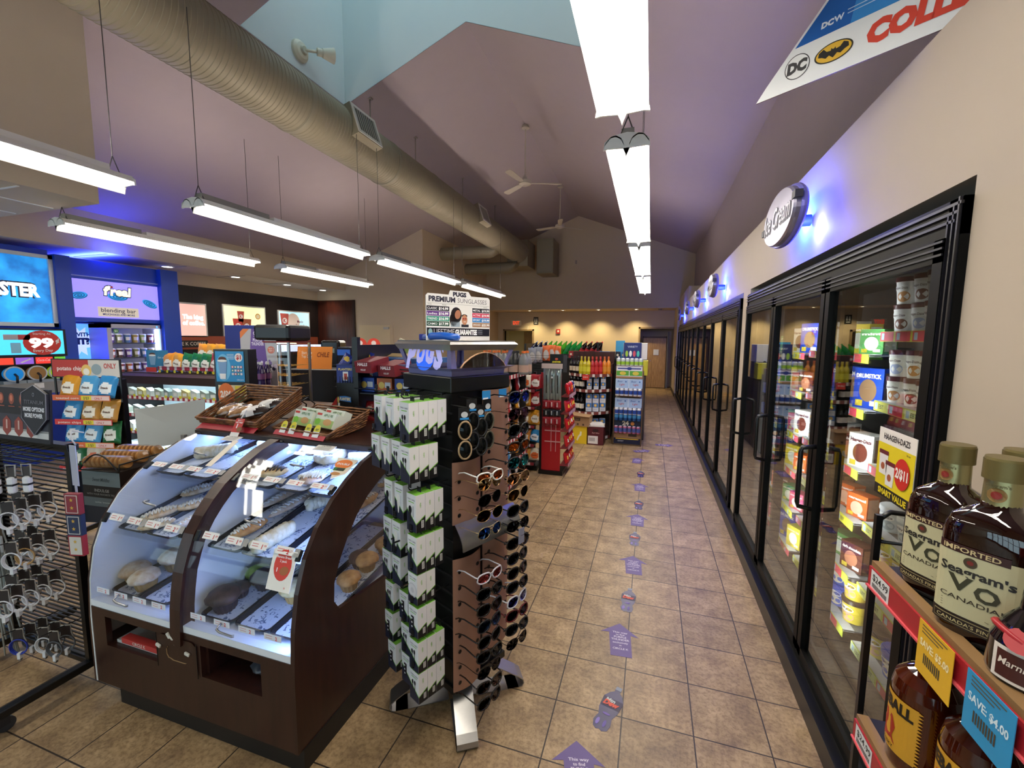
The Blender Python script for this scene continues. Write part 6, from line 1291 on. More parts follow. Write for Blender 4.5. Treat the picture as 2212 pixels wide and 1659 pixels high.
for i, k in enumerate(['orange', 'yellow', 'yellow', 'yellow', 'green', 'red', 'red', 'green']): sbag(k, .2, .235, CM @ Matrix.Translation((.38+.14*i, .57, 1.50)) @ Matrix.Rotation(PI/2-.1, 4, 'X') @ Matrix.Rotation(random.uniform(-.25, .25), 4, 'Z'), '%s chips bag, %s from the left in the raised back row on the curved cooler' % (k, ORD[i]), 'chips bags on the curved cooler')
t = thing('drink_card', 'blue card showing a topped drink cup at the left of the chips tray', 'card', CM @ FACE(-.27, .42, 1.25, .1))
b = MB(); b.lo((-.13, 0, -.004), (.2, .28, 0), '#3a7fa8'); b.prism([(-.07, .08), (.0, .08), (.02, .2), (-.09, .2)], .001, .003, '#7fa4c4'); b.disc(-.035, .225, .045, '#5a3a2c', 6, ry=.02); b.disc(-.035, .21, .055, '#ece8e4', 8, ry=.012); b.text('Get any', .1, .17, .025, '#cfe0ea', 2); b.build('card_print', t)

# ================================================================== FREEZER CONTENTS
def rail(parent, ya, yb, x, z, seed=0, h=.045):
    b = MB(TR(-.8)); b.lo((x, ya, z-.012), (x+.05, yb, z), col('#b9bcc0', .4)); F = Matrix(((0, 0, -1, x-.002), (-1, 0, 0, yb), (0, 1, 0, z-h), (0, 0, 0, 1))); w = yb-ya
    b.lo((0, 0, -.004), (w, h, 0), col('#cfd84a', .35), F); k = 0.0; rnd = random.Random(seed)
    while k < w-.08:
        c = rnd.choice(['#d2455a', '#e3dd3c', '#dfe6a0', '#d2455a']); b.rect(k, .002, k+.11, h-.002, c, 2, F); b.rect(k+.012, .008, k+.035, h-.008, '#a8c4de', 3, F)
        if c != '#d2455a': b.text('EBT', k+.065, .014, .018, '#3a4436', 3, F)
        k += .125
    b.build('price_rail', parent)
B1Z = [1.765, 1.455, 1.16, .88, .58, .28]; B2Z = [1.66, 1.39, 1.09, .83, .55, .27]
for i, (z1) in enumerate(B1Z): rail(fz, 1.58, 2.36, .985, z1, i)
for i, (z1) in enumerate(B2Z): rail(fz, 2.46, 3.26, .985, z1, i+10)
for i, (z1) in enumerate(B2Z): rail(fz, 3.36, 4.08, .985, z1-.02, i+20)
FZX = .93
# the shelves reach back into the cabinet
for ya, yb, Z in ((1.58, 2.36, B1Z), (2.46, 3.26, B2Z), (3.36, 4.08, [z-.02 for z in B2Z])):
    for z in Z: b = MB(TR(-.8)); b.lo((.99, ya, z-.01), (1.6, yb, z-.004), '#5a5d60'); b.build('wire_shelf', fz)
b = MB(TR(-.8)); b.lo((1.6, 1.52, .1), (1.64, 4.18, 2.1), FIN); b.lo((.95, 1.5, .05), (1.64, 1.53, 2.11), FIN); b.lo((.95, 4.17, .05), (1.64, 4.2, 2.11), FIN); b.lo((.95, 1.5, 2.09), (1.64, 4.2, 2.11), FIN); b.lo((.95, 1.5, .04), (1.64, 4.2, .1), FIW); b.build('cabinet_interior', fz)
def make_tub(lid, body, word, r=.047, h=.112, c2='#b8735a'):
    t = thing('ice_cream_tub', '', 'tub'); b = MB(); b.lathe([(0, 0), (r*.82, 0), (r, h*.86)], col(body, .4), 20); b.build('tub_body', t); b = MB(); b.lathe([(r*1.05, h*.84), (r*1.05, h), (r, h*1.02), (0, h*1.02)], col(lid, .35), 20); b.build('lid', t)
    b = MB()
    def W(u, v, f): a = u/r; rr = (r*.82+(r-r*.82)*(v/(h*.86)))+.0006*f; return (rr*math.sin(a), -rr*math.cos(a), v)
    for (cx, cy, rx, ry, c, f) in ((0, h*.60, r*.75, h*.14, '#f2efe9', 2), (.012, h*.28, r*.6, h*.2, c2, 1)):
        P = [W(cx+rx*math.cos(2*PI*i/18), cy+ry*math.sin(2*PI*i/18), f) for i in range(18)]; P.append(W(cx, cy, f)); b.add(P, [(i, (i+1) % 18, 18) for i in range(18)], c, True)
    g = MB(); g.text(word, 0, h*.57, h*.085, '#4a2030', 0, w=r*1.25); b.add([W(x, y, 4) for x, y, z in g.v], g.f, '#4a2030')
    b.build('label_print', t); return t
TUBS = [Proto(lambda c=c: make_tub('#571a28', '#e9e4dd', 'Haagen-Dazs', c2=c)) for c in ('#a9b4d8', '#7a4030', '#c98a4a')]
TUBB = Proto(lambda: make_tub('#2347b8', '#2f5fc8', 'DRUMSTICK', .062, .12, '#e4d8c4')); TUBY = Proto(lambda: make_tub('#3a2a20', '#e0c83a', 'Edys', .058, .12, '#d8a890')); TUBW = Proto(lambda: make_tub('#d8dcde', '#bfc8cc', 'Breyers', .055, .11, '#8fa0a8'))
def fput(P, x, y, z, label, a=-PI/2+.35): P.put(TR(x, y, z, a), label, 'frozen tubs and boxes in the freezer')
for si, z in ((0, B1Z[0]), (1, B1Z[1])):
    for lev in range(2):
        for i in range(5): fput(TUBS[(i+lev+si) % 3], 1.05+.01*(i % 2), 1.86+.112*i, z+.116*lev, 'pint tub, %s from the near end, %s of the %s freezer shelf' % (ORD[i], ('bottom layer', 'top layer')[lev], ('top', 'second')[si]))
for i in range(4): fput((TUBY, TUBB, TUBB, TUBY)[i], 1.07, 1.85+.145*i, B1Z[2], 'large round tub, %s from the near end on the third freezer shelf' % ORD[i])
for i in range(4): fput(TUBW, 1.07, 1.85+.145*i, B1Z[3], 'pale round tub, %s from the near end on the fourth freezer shelf' % ORD[i])
for lev in range(2):
    for i in range(4): fput((TUBB, TUBB, TUBY, TUBY)[i] if lev == 0 else (TUBB, TUBB, TUBY, TUBY)[i], 1.07, 1.85+.145*i, B1Z[4 if True else 5]+.124*lev, 'large tub, %s from the near end, %s of the fifth freezer shelf' % (ORD[i], ('bottom layer', 'top layer')[lev]))
for i in range(4): fput((TUBB, TUBY)[i % 2], 1.07, 1.85+.145*i, B1Z[5], 'large tub, %s from the near end on the lowest freezer shelf' % ORD[i])
for lev in range(2):
    for i in range(3): fput((TUBB, TUBY)[(i+1) % 2], 1.07, 2.56+.15*i, B2Z[5]+.124*lev, 'large tub, %s from the mullion, %s of the lowest middle shelf' % (ORD[i], ('bottom layer', 'top layer')[lev]))
def make_fbox(c, c2, word, w=.13, h=.19, d=.09):
    t = thing('frozen_box', '', 'frozen box'); b = MB(); b.box((0, 0, h/2), (w, d, h), col(c, .35)); F = FACE(0, -d/2-.0003, h/2); b.disc(0, -.01, w*.3, c2, 1, F, ry=h*.28); b.text(word, 0, h*.26, h*.10, '#f4ece4' if c != '#e8e4de' else '#5a2030', 3, F, w=w*.85, bold=.04); b.rect(w*.1, -h*.42, w*.4, -h*.3, '#e8d8d0', 2, F); b.rect(-w*.4, -h*.45, -w*.15, -h*.3, '#d8c03a', 2, F)
    G = FACE(-w/2-.0003, 0, h/2, -PI/2); b.rect(-d*.4, -h*.4, d*.4, h*.4, c2, 1, G); G = FACE(w/2+.0003, 0, h/2, PI/2); b.rect(-d*.4, -h*.4, d*.4, h*.4, c2, 1, G); b.build('carton', t); return t
FB = {'drum': Proto(lambda: make_fbox('#2147b8', '#8a6a4a', 'DRUMSTICK', .15, .20, .07)), 'brown': Proto(lambda: make_fbox('#5a2a22', '#b8785a', 'dark chocolate', .12, .14, .08)), 'white': Proto(lambda: make_fbox('#e8e4de', '#6a3024', 'Haagen-Dazs', .13, .17, .09)), 'orange': Proto(lambda: make_fbox('#d8642a', '#e8b49a', 'caramel', .11, .12, .07)), 'pink': Proto(lambda: make_fbox('#c84a6a', '#e8dcd4', 'sorbet', .12, .12, .08)), 'yellow': Proto(lambda: make_fbox('#dcc83c', '#f0efe0', 'lemon ice', .12, .15, .08)), 'green': Proto(lambda: make_fbox('#5aa05a', '#e8ecd8', 'mint', .12, .12, .08))}
lay2 = [(B2Z[1], ['drum', 'drum', 'drum', 'yellow'], 'second'), (B2Z[2], ['white', 'brown', 'white', 'brown'], 'third'), (B2Z[3], ['orange', 'orange', 'brown', 'brown'], 'fourth'), (B2Z[4], ['brown', 'green', 'brown', 'pink'], 'fifth'), (B2Z[0], ['green', 'yellow', 'white', 'pink'], 'top')]
for z, ks, nm in lay2:
    for i, k in enumerate(ks): fput(FB[k], 1.06+.01*i, 2.56+.175*i, z, 'frozen dessert box, %s beyond the first mullion on the %s middle shelf' % (ORD[i], nm), -PI/2+.45)
for j, z in enumerate(B2Z):
    for i in range(4): k = list(FB)[(i*2+j) % 7]; fput(FB[k], 1.06, 3.44+.17*i, z-.02, 'frozen box, %s on the %s shelf behind the farthest freezer door' % (ORD[i], ORD[j]), -PI/2+.45)
t = thing('price_poster', 'white and yellow HAAGEN-DAZS 2 for $11 card fixed to the nearest freezer door', 'card', Matrix(((0, 0, -1, .768), (-1, 0, 0, 1.675), (0, 1, 0, 1.315), (0, 0, 0, 1))))
b = MB(); b.lo((-.11, -.115, -.002), (.11, .115, 0), '#ece6e0'); b.rect(-.11, -.08, .11, .065, '#e6cf1e', 1); b.rect(-.11, -.115, .11, -.08, '#1a1812', 1); b.text('HAAGEN-DAZS', .0, .08, .019, '#2e2a2a', 2, w=.155, bold=.02); b.text('SMART VALUE', 0, -.107, .019, '#e6cf1e', 2, w=.17, bold=.04)
for x, y in ((-.065, .0), (-.02, -.03)): b.prism([(x-.022, y-.04), (x+.022, y-.04), (x+.027, y+.03), (x-.027, y+.03)], .001, .002, '#e8e4e4'); b.rect(x-.029, y+.028, x+.029, y+.042, '#6a1e2a', 6); b.disc(x, y-.012, .012, '#a85a3a', 6)
b.disc(.052, -.01, .043, '#d02c22', 8, ry=.05); b.text('2/$11', .052, -.025, .03, '#f8f0ea', 10, bold=.04, w=.07); b.text('16 oz', .075, .052, .007, '#444', 3); b.build('card_print', t)
# a few crates in the walk-in cooler
for i in range(4):
    for j, z in enumerate((.35, .85, 1.35)):
        b = MB(TR(-.8)); b.lo((.95, 4.62+.93*i, z-.02), (1.24, 5.4+.93*i, z), '#55585a'); b.build('shelf', wk)
        k = list(FB)[(i+j) % 7]; fput(FB[k], 1.06, 4.8+.93*i, z, 'chilled carton on the %s shelf behind the %s walk-in door' % (ORD[j], ORD[i]))

# ================================================================== LIQUOR RACK IN THE RIGHT FOREGROUND
t = thing('liquor_rack', 'black wire liquor rack with red price rails in the right foreground', 'rack')
b = MB()
for x, y in ((.495, 1.12), (.77, 1.12), (.77, .45), (.495, .45)): b.lo((x-.006, y-.006, 0), (x+.006, y+.006, 1.34 if y > 1 else 1.25), BLACK)
b.tube([(.495, 1.12, 1.33), (.52, 1.13, 1.345), (.77, 1.12, 1.34)], .006, BLACK, 6)
for z in (1.16, .80, 1.28): b.tube([(.495, 1.12, z), (.77, 1.12, z)], .005, BLACK, 6)
b.build('wire_frame', t)
for z in (1.235, .87):
    b = MB(); b.lo((.49, .40, z-.012), (.79, 1.10, z), '#15130f'); b.lo((.478, .40, z-.002), (.50, 1.09, z+.012), '#8a6a44')
    for k in range(3): b.lo((.484-.002*k, .40, z-.014-.004*k), (.488, 1.10, z-.010-.004*k), '#2a2826')
    b.build('shelf', t)
    b = MB(); F = Matrix(((0, 0, -1, .474), (-1, 0, 0, 1.09), (0, 1, 0, z-.042), (0, 0, 0, 1))); b.lo((0, 0, -.006), (.69, .042, 0), col('#a8222c', .35), F); b.lo((0, -.003, -.006), (.69, .001, .004), '#d8545c', F)
    b.rect(.012, .0, .085, .04, '#dcdcdc', 1, F); b.text('$24.99', .05, .02, .014, '#2a2a2a', 2, F, w=.06)
    for q in range(14): b.rect(.02+q*.0042, .004, .0222+q*.0042, .014, '#2a2a2a', 2, F)
    b.build('price_rail', t)
def shelf_tag(y, c, tc, label, txt):
    b = MB(); F = Matrix(((0, 0, -1, .467), (-1, 0, 0, y), (0, 1, 0, 1.15), (0, 0, 0, 1))); b.lo((-.045, 0, -.001), (.045, .092, 0), c, F)
    b.text(txt, 0, .05, .012, tc, 1, F, w=.075, bold=.03)
    for q in range(3): b.rect(-.035, .085-.006*q, .03-.01*q, .087-.006*q, '#5a5040', 1, F)
    for q in range(9): b.rect(-.025+q*.005, .022, -.022+q*.005, .04, '#4a4030', 1, F)
    tag(b.build('shelf_tag'), label, 'price tag')
shelf_tag(.845, col('#e3b02c', .4), '#f6e9b8', 'yellow SAVE price tag clipped on the red liquor shelf rail', 'SAVE: $5.00'); shelf_tag(.725, col('#2b93c8', .4), '#d8ecf6', 'blue SAVE price tag clipped on the red liquor shelf rail', 'SAVE: $4.00')
WHISK = col('#1c0704', .04, coat=1); GOLDC = col('#776a3e', .45, .5); GOLDL = col('#a39a6c', .3, .7)
def wrap(b, g, rx, ry, lift=.0005, sq=0):
    def w(p):
        if sq:
            a = p[0]/(.92*rx); c, s_ = math.sin(a), -math.cos(a); k = (abs(c)**3+abs(s_)**3)**(-1/3)*(1+(lift+p[2])/rx); return (rx*k*c, ry*k*s_, p[1])
        a = p[0]/rx; r_ = 1+(lift+p[2])/rx; return (rx*r_*math.sin(a), -ry*r_*math.cos(a), p[1])
    V = [w(p) for p in g.v]
    by = {}
    for f, mi in zip(g.f, g.mi): by.setdefault(mi, []).append(f)
    for mi, fs in by.items(): b.add(V, fs, g.mats[mi])
def patch(g, x0, y0, x1, y1, m, lay, n=14):
    z = lay*.0004; g.grid(lambda u, v: (x0+(x1-x0)*u, y0+(y1-y0)*v, z), n, 1, m)
def make_vo():
    t = thing('whisky_bottle', '', 'bottle'); rx, ry = .058, .044
    b = MB(); pr = [(0, 0), (.88, .002), (.98, .012), (1, .03), (1, .165), (.97, .182), (.85, .198), (.6, .21), (.40, .218), (.36, .235), (.34, .262)]
    n = 32; vs = []
    for k, z in pr:
        for i in range(n): a = 2*PI*i/n; q = max(0, (k-.36)/.64); e = 2+1.0*q; c, s_ = math.cos(a), math.sin(a); m_ = (abs(c)**e+abs(s_)**e)**(-1/e); ryy = ry*q+.058*(1-q); vs.append((rx*k*c*m_, ryy*k*s_*m_, z))
    b.add(vs, [(j*n+i, j*n+(i+1) % n, (j+1)*n+(i+1) % n, (j+1)*n+i) for j in range(len(pr)-1) for i in range(n)], WHISK, True); b.build('glass_body', t)
    b = MB(); b.lathe([(.0225, .216), (.0215, .262)], GOLDL, 24); g = MB(); g.disc(0, .24, .011, '#8a6a3a', 2); g.disc(0, .24, .006, '#8a2a22', 3); g.text("Seagram's", 0, .252, .005, '#5a5230', 2); wrap(b, g, .0223, .0223); b.build('neck_label', t)
    b = MB(); 
    n = 48; P = [(.0245+(.0006 if i % 2 else 0)) for i in range(n)]; vs = [(P[i]*math.cos(2*PI*i/n), P[i]*math.sin(2*PI*i/n), z) for z in (.264, .292) for i in range(n)]; b.add(vs, [(i, (i+1) % n, n+(i+1) % n, n+i) for i in range(n)], GOLDC, True); b.lathe([(.0245, .292), (.0235, .296), (0, .296)], GOLDC, 24); b.lathe([(.0252, .262), (.0252, .268), (.0242, .268)], GOLDC, 24); b.build('cap', t)
    g = MB(); patch(g, -.05, .03, .046, .148, '#c4bd96', 1); patch(g, -.05, .022, .046, .042, '#241610', 2); patch(g, -.044, .025, .034, .038, '#a8986a', 3); patch(g, -.0428, .0262, .0328, .0368, '#241610', 4); g.text("CANADA'S FINEST", -.005, .0285, .0055, '#c8b884', 6, w=.066)
    patch(g, -.048, .142, .026, .155, '#3a1a18', 2); g.text('IMPORTED', -.011, .1445, .0075, '#cdb98a', 4, w=.058, bold=.02)
    g.disc(-.010, .131, .007, '#4a3d2a', 3, ry=.008); g.disc(-.010, .131, .0035, '#7a2a22', 4)
    g.text("Seagram's", -.004, .109, .013, '#2c2824', 3, w=.074, bold=.03); g.text('V', -.018, .083, .023, '#3c3b28', 3, w=.026, bold=.03); g.text('O', .009, .077, .023, '#3c3b28', 4, w=.025, bold=.03); g.text('CANADIAN', -.003, .066, .007, '#3c3426', 3, w=.07)
    for q in range(4): g.rect(-.036, .060-.004*q, .032-.006*q, .0607-.004*q, '#6a624a', 3)
    b = MB(); wrap(b, g, .0588, .0448, sq=1); b.build('front_label', t); return t
VO = Proto(make_vo)
VO.put(TR(.54, .865, 1.236, R(-48)) @ Matrix.Scale(1.03, 4), 'front whisky bottle with cream VO label on the red-railed shelf', 'whisky bottles with VO labels'); VO.put(TR(.552, 1.0, 1.236, R(-62)), 'whisky bottle with cream VO label farther back behind the front one', 'whisky bottles with VO labels'); VO.put(TR(.635, .985, 1.236, R(-50)), 'whisky bottle with gold cap cut by the right edge of the photo', 'whisky bottles with VO labels')
t = thing('liqueur_bottle', 'dark round liqueur bottle with a red seal and brown label at the right edge', 'bottle', TR(.528, .758, 1.236, R(-50)) @ Matrix.Scale(.9, 4))
b = MB(); b.lathe([(0, 0), (.045, .002), (.05, .02), (.048, .07), (.036, .10), (.02, .125), (.016, .19)], col('#0e0a0e', .06, coat=1), 28); b.build('glass_body', t); b = MB(); b.lathe([(.017, .165), (.017, .2), (0, .202)], col('#8a1a20', .4), 16); b.tube([(.05*math.cos(a)*.86, .05*math.sin(a)*.86, .085+.008*math.sin(a*2)) for a in [2*PI*i/20 for i in range(20)]], .005, col('#a8202a', .35), 6, closed=True); b.disc(0, 0, .02, '#a8242c', 1, Matrix.Translation((.0, -.045, .088)) @ Matrix.Rotation(PI/2-.7, 4, 'X')); b.build('red_seal', t)
g = MB(); patch(g, -.03, .018, .03, .072, '#e4d8cc', 1); patch(g, -.024, .023, .024, .066, '#4a1f18', 2); g.text('Marnier', 0, .044, .011, '#e8d8c8', 4, w=.042, shear=.2); b = MB(); wrap(b, g, .0508, .0508); b.build('front_label', t)
AMB = col('#451404', .05, coat=1)
def make_fire():
    t = thing('cinnamon_whisky_bottle', '', 'bottle'); b = MB(); b.lathe([(0, 0), (.05, .002), (.056, .015), (.056, .17), (.052, .19), (.036, .208), (.02, .218), (.017, .235), (.017, .26)], AMB, 32); b.build('glass_body', t); b = MB(); b.lathe([(.0185, .222), (.0195, .275), (.018, .285), (0, .286)], col('#c08a2c', .4), 20); g = MB(); g.disc(0, .25, .008, '#8a3a22', 2); wrap(b, g, .0195, .0195); b.build('yellow_cap', t)
    g = MB(); g.poly([(-.05+.1*i/24, .155+(.006 if i % 2 else 0)) for i in range(25)]+[(.05-(.004 if i % 2 else 0), .155-.115*i/18) for i in range(19)]+[(-.05, .04)], '#d29a2a', 0) if False else patch(g, -.055, .04, .055, .155, '#d29a2a', 1, 18)
    for i in range(16): g.poly([(.054, .042+.007*i), (.062, .0455+.007*i), (.054, .049+.007*i)], '#d29a2a', 1); g.poly([(-.054, .042+.007*i), (-.054, .049+.007*i), (-.062, .0455+.007*i)], '#d29a2a', 1)
    g.text('FIREBALL', 0, .125, .022, '#241a10', 3, w=.098, bold=.05); g.poly([(-.01, .115), (.012, .11), (.02, .09), (.014, .07), (.022, .055), (0, .06), (-.015, .052), (-.012, .075), (-.022, .09), (-.008, .095)], '#a8301c', 3); g.text('WHISKY', 0, .045, .007, '#3a2410', 3)
    b = MB(); wrap(b, g, .0566, .0566); b.build('front_label', t); return t
FBL = Proto(make_fire)
FBL.put(TR(.545, .985, .872, R(-95)), 'amber whisky bottle with yellow FIREBALL label farther back on the lower shelf', 'amber whisky bottles'); FBL.put(TR(.56, .86, .872, R(-90)), 'amber whisky bottle with yellow FIREBALL label nearest on the lower shelf', 'amber whisky bottles'); FBL.put(TR(.565, .735, .872, R(-70)), 'amber whisky bottle at the bottom right corner of the lower shelf', 'amber whisky bottles')

# ================================================================== CARDBOARD BOARD ON THE LEDGE
A0 = Vector((.366, 2.057, 2.67)); ang = math.atan2(1.756-2.057, .8-.366)
t = thing('cardboard_board', 'white and blue COLLECT display board leaning over the cooler wall ledge', 'display board', Matrix.Translation(A0) @ Matrix.Rotation(ang, 4, 'Z') @ Matrix.Rotation(PI/2, 4, 'X'))
b = MB(); b.prism([(0, 0), (.55, 0), (.80, .0), (1.0, .5), (.43, .5), (.035, .045)], -.006, 0, '#e9e9ea', mside='#7a5c40'); b.build('board_panel', t)
b = MB(); b.poly([(.131, .142), (.9, .142), (1.0, .49), (.435, .49)], col('#1a5fb0', .4, noise=.3, scale=6), 2); b.poly([(.3, .142), (.9, .142), (1.0, .49), (.36, .49)], '#2f86cf', 3); b.build('blue_band', t)
b = MB(); b.disc(.142, .075, .042, '#3c3a3c', 3, ry=.043, n=32); b.disc(.142, .075, .039, '#ecebea', 4, ry=.040, n=32); b.text('DC', .142, .057, .036, '#3c3a3c', 6, w=.068, bold=.07, shear=.1); b.build('emblem', t); b = MB(); b.text('DC', .232, .168, .018, '#dfe8f4', 6, bold=.06, shear=.1); b.text('W', .266, .170, .018, '#dfe8f4', 6, bold=.04); b.build('small_emblem', t); b = MB()
b.disc(.256, .073, .058, '#2a2418', 3, ry=.033, n=36); b.disc(.256, .073, .053, '#e0b030', 4, ry=.029, n=36); wing = [(0, -.02), (.012, -.008), (.022, -.014), (.034, -.006), (.046, -.002), (.044, .012), (.03, .02), (.02, .008), (.008, .006), (.006, .014), (.002, .009)]
b.poly([(.256+x, .073+y) for x, y in wing]+[(.256-x, .073+y) for x, y in reversed(wing[1:])], '#1c1812', 6)
b.build('emblem', t); b = MB(); b.text('COLLECT', .35, .048, .062, '#d8412c', 4, w=.36, al='l', bold=.07, shear=.15); b.build('headline', t); b = MB()
for k in range(2): b.rect(.29, .19-.012*k, .44, .193-.012*k, '#c0d4ea', 5)
b.build('fine_print', t)

# ================================================================== FLOOR DECALS
PURP = col('#67548a', .5, noise=.06, scale=30)
def make_arrow():
    b = MB(); P = [(-.055, -.14), (.06, -.14), (.06, .04), (.105, .03), (.0, .14), (-.11, .05), (-.062, .052)]
    b.prism(P, 0, .0008, PURP); L_ = [('This way', .05, .013), ('to find', .03, .013), ('PURPLE', .008, .015), ('THUNDER', -.014, .015), ('exclusively', -.038, .013), ('at', -.06, .012), ('CIRCLE K', -.088, .014)]
    for s, y, h in L_: b.text(s, 0, y, h, '#d9d0e2', 4, bold=.02, w=None if len(s) < 8 else .085)
    o = b.build('floor_decal_arrow'); tag(o, '', 'floor decal'); return o
AR = Proto(make_arrow)
def make_bdec():
    b = MB(); P = [(-.03, -.13), (-.012, -.142), (.0, -.135), (.015, -.142), (.035, -.13), (.04, -.10), (.032, -.06), (.045, -.02), (.048, .05), (.03, .085), (.014, .10), (.014, .12), (-.014, .12), (-.014, .10), (-.03, .085), (-.048, .05), (-.045, -.02), (-.032, -.06), (-.04, -.10)]
    b.prism(P, 0, .0008, col('#2c2058', .35)); b.rect(-.014, .112, .014, .134, '#8d93a0', 4); b.poly([(-.046, -.005), (.046, -.005), (.047, .05), (-.047, .05)], '#443c50', 4); b.text('Mtn', -.01, .028, .02, '#c9d0cc', 6, bold=.04, shear=.2); b.text('Dew', .0, .005, .028, '#e0583c', 8, bold=.06, shear=.2, w=.075)
    b.disc(0, -.045, .018, '#7a62b0', 5, ry=.006); b.disc(-.02, -.1, .008, '#8a76bc', 5, ry=.02); b.disc(.012, -.1, .007, '#6a58a4', 5, ry=.02)
    o = b.build('floor_decal_bottle'); tag(o, '', 'floor decal'); return o
BD = Proto(make_bdec)
for i, (x, y, a) in enumerate(((-.20, 1.555, 15), (-.10, 2.40, 5), (-.06, 3.28, 3), (-.055, 4.15, 0), (-.055, 5.12, 0), (-.12, 6.27, -6))): AR.put(TR(x, y, .0005, R(a)), 'purple arrow floor decal, %s from the camera down the aisle' % ORD[i], 'purple arrow floor decals')
for i, (x, y, a) in enumerate(((-.115, 1.91, -16), (-.075, 2.81, -3), (-.066, 3.74, 0), (-.052, 4.56, 0), (-.056, 5.64, 0))): BD.put(TR(x, y, .0005, R(a)), 'purple soda bottle floor decal, %s from the camera down the aisle' % ORD[i], 'bottle floor decals')
AR.put(TR(-.06, 6.85, .0005, R(-60)), 'purple arrow floor decal turned sideways near the beer stack', 'purple arrow floor decals'); AR.put(TR(.28, 7.36, .0005, R(-85)), 'purple arrow floor decal turned toward the cooler doors', 'purple arrow floor decals')

# ================================================================== MIDDLE AND BACK OF THE SHOP
# counters and equipment behind the spinner, to the storage room door
b = MB(); F = FACE(-7.08, 9.995, 0); b.lo((-.56, 0, 0), (.56, 2.12, .02), BEIGE, F); b.lo((-.48, 0, .02), (.48, 2.05, .03), col('#d3c19a', .5), F); b.lo((.30, 1.94, .03), (.46, 2.0, .07), '#b3b3b0', F); struct('door_1', b)
def blk(name, label, cat, c, p, q, M=None, draw=None, group=None, bev=.004):
    b = MB(); b.lo(p, q, c, b=bev)
    if draw: draw(b)
    o = b.build(name)
    if M is not None: o.matrix_world = M
    return tag(o, label, cat, group)
K0 = pt(800, 770, 6.6)
KM = TR(K0.x, K0.y, 0, R(14))
t = thing('food_counter', 'dark service counter with a silver-edged condiment hutch behind the spinner', 'counter', KM)
b = MB(); b.lo((-1.3, 0, 0), (1.0, .8, 1.05), '#1b1513'); b.lo((-1.32, -.02, 1.05), (1.02, .82, 1.09), '#3a2c26'); b.build('counter_body', t)
b = MB(); b.lo((-.30, .25, 1.09), (.22, .6, 1.38), BLACK); b.lo((-.26, .1, 1.38), (.36, .12, 1.425), '#c9c4bc'); b.lo((-.32, .2, 1.52), (.30, .22, 1.60), '#c4beb4'); b.lo((-.30, .22, 1.38), (.28, .6, 1.60), '#1a1816')
for k in range(5): b.lo((-.24+.11*k, .12, 1.43), (-.16+.11*k, .19, 1.50), ('#c8643a', '#e2d8c8', '#d8b04a', '#8a6a4a', '#e8e4de')[k])
b.build('condiment_hutch', t)
for x in (-.28, -.06): b = MB(); b.disc(x, 1.60, .11, '#d8402c', 0, FACE(0, .3, 0), n=24); b.disc(x, 1.63, .04, '#f0e0dc', 4, FACE(0, .3, 0)); b.build('red_arch_sign', t)
blk('towel_dispenser', 'black paper towel dispenser with a grey curved side', 'dispenser', col('#121213', .2), (-.13, -.1, 0), (.12, .12, .44), TR(*pt(722, 786, 5.6)[:2], 1.24, R(14)), lambda b: b.lo((-.1, -.105, .28), (.06, -.1, .34), '#6b7a78'), bev=.03)
blk('brew_unit', 'dark blue and black beverage unit beside the towel dispenser', 'dispenser', col('#10131f', .3), (-.16, -.1, 0), (.16, .12, .36), TR(*pt(765, 785, 5.4)[:2], 1.24, R(14)), lambda b: (b.lo((-.16, -.11, .26), (.0, -.1, .33), '#2a5fc0'), b.lo((.07, -.12, .05), (.15, -.1, .25), '#d88a5a')))
blk('equipment_counter', 'dark counter below the towel dispenser', 'counter', '#18110f', (-.4, -.2, 0), (.9, .5, 1.24), TR(*pt(745, 800, 5.6)[:2], 0, R(14)))
def orange(b): b.text('Start one', -.09, .02, .03, '#f6ecd8', 1, FACE(0, -.007, .14), w=.12); b.text('Top Dog', -.09, -.02, .03, '#f6ecd8', 1, FACE(0, -.007, .14), w=.12); b.text('CHILE', .1, -.01, .05, '#7a2c14', 1, FACE(0, -.007, .14), w=.14, shear=.2)
b = MB(); b.lo((-.20, -.006, 0), (.20, 0, .24), '#e58a34'); orange(b); o = b.build('hot_dog_sign'); o.matrix_world = TR(*pt(680, 773, 4.6), R(10), R(-8)) @ TR(0, 0, -.12); tag(o, 'orange hot dog sign leaning beside the food warmer', 'sign')
b = MB(); b.lo((-.45, 0, 0), (.35, .5, 1.36), '#15100f'); o = b.build('roller_grill_counter'); o.matrix_world = TR(*pt(690, 790, 4.7)[:2], 0, R(12)); tag(o, 'dark grill counter behind the orange hot dog sign', 'counter')
b = MB(); b.prism([(-.09, -.03), (.03, -.08), (.09, .07), (-.03, .12)], 0, .05, '#d8d0b0', FACE(*pt(873, 757, 4.2), R(20))); b.poly([(-.08, -.02), (.025, -.065), (.075, .06), (-.03, .10)], '#8aa04a', 130, FACE(*pt(873, 757, 4.2), R(20))); tag(b.build('snack_display'), 'small tilted display of green and white packs left of the spinner header', 'display')
blk('display_post', 'black post carrying the small tilted snack display', 'post', BLACK, (-.02, -.02, 0), (.02, .02, 1.56), TR(*pt(868, 790, 4.25)[:2], 0))
# blue sign behind the purple display
blk('blue_signboard', 'dark blue sign board behind the purple bottle display', 'sign', '#1c2a7c', (-.2, 0, 0), (.2, .02, 1.83), TR(*pt(530, 780, 4.3)[:2], 0, R(14)))

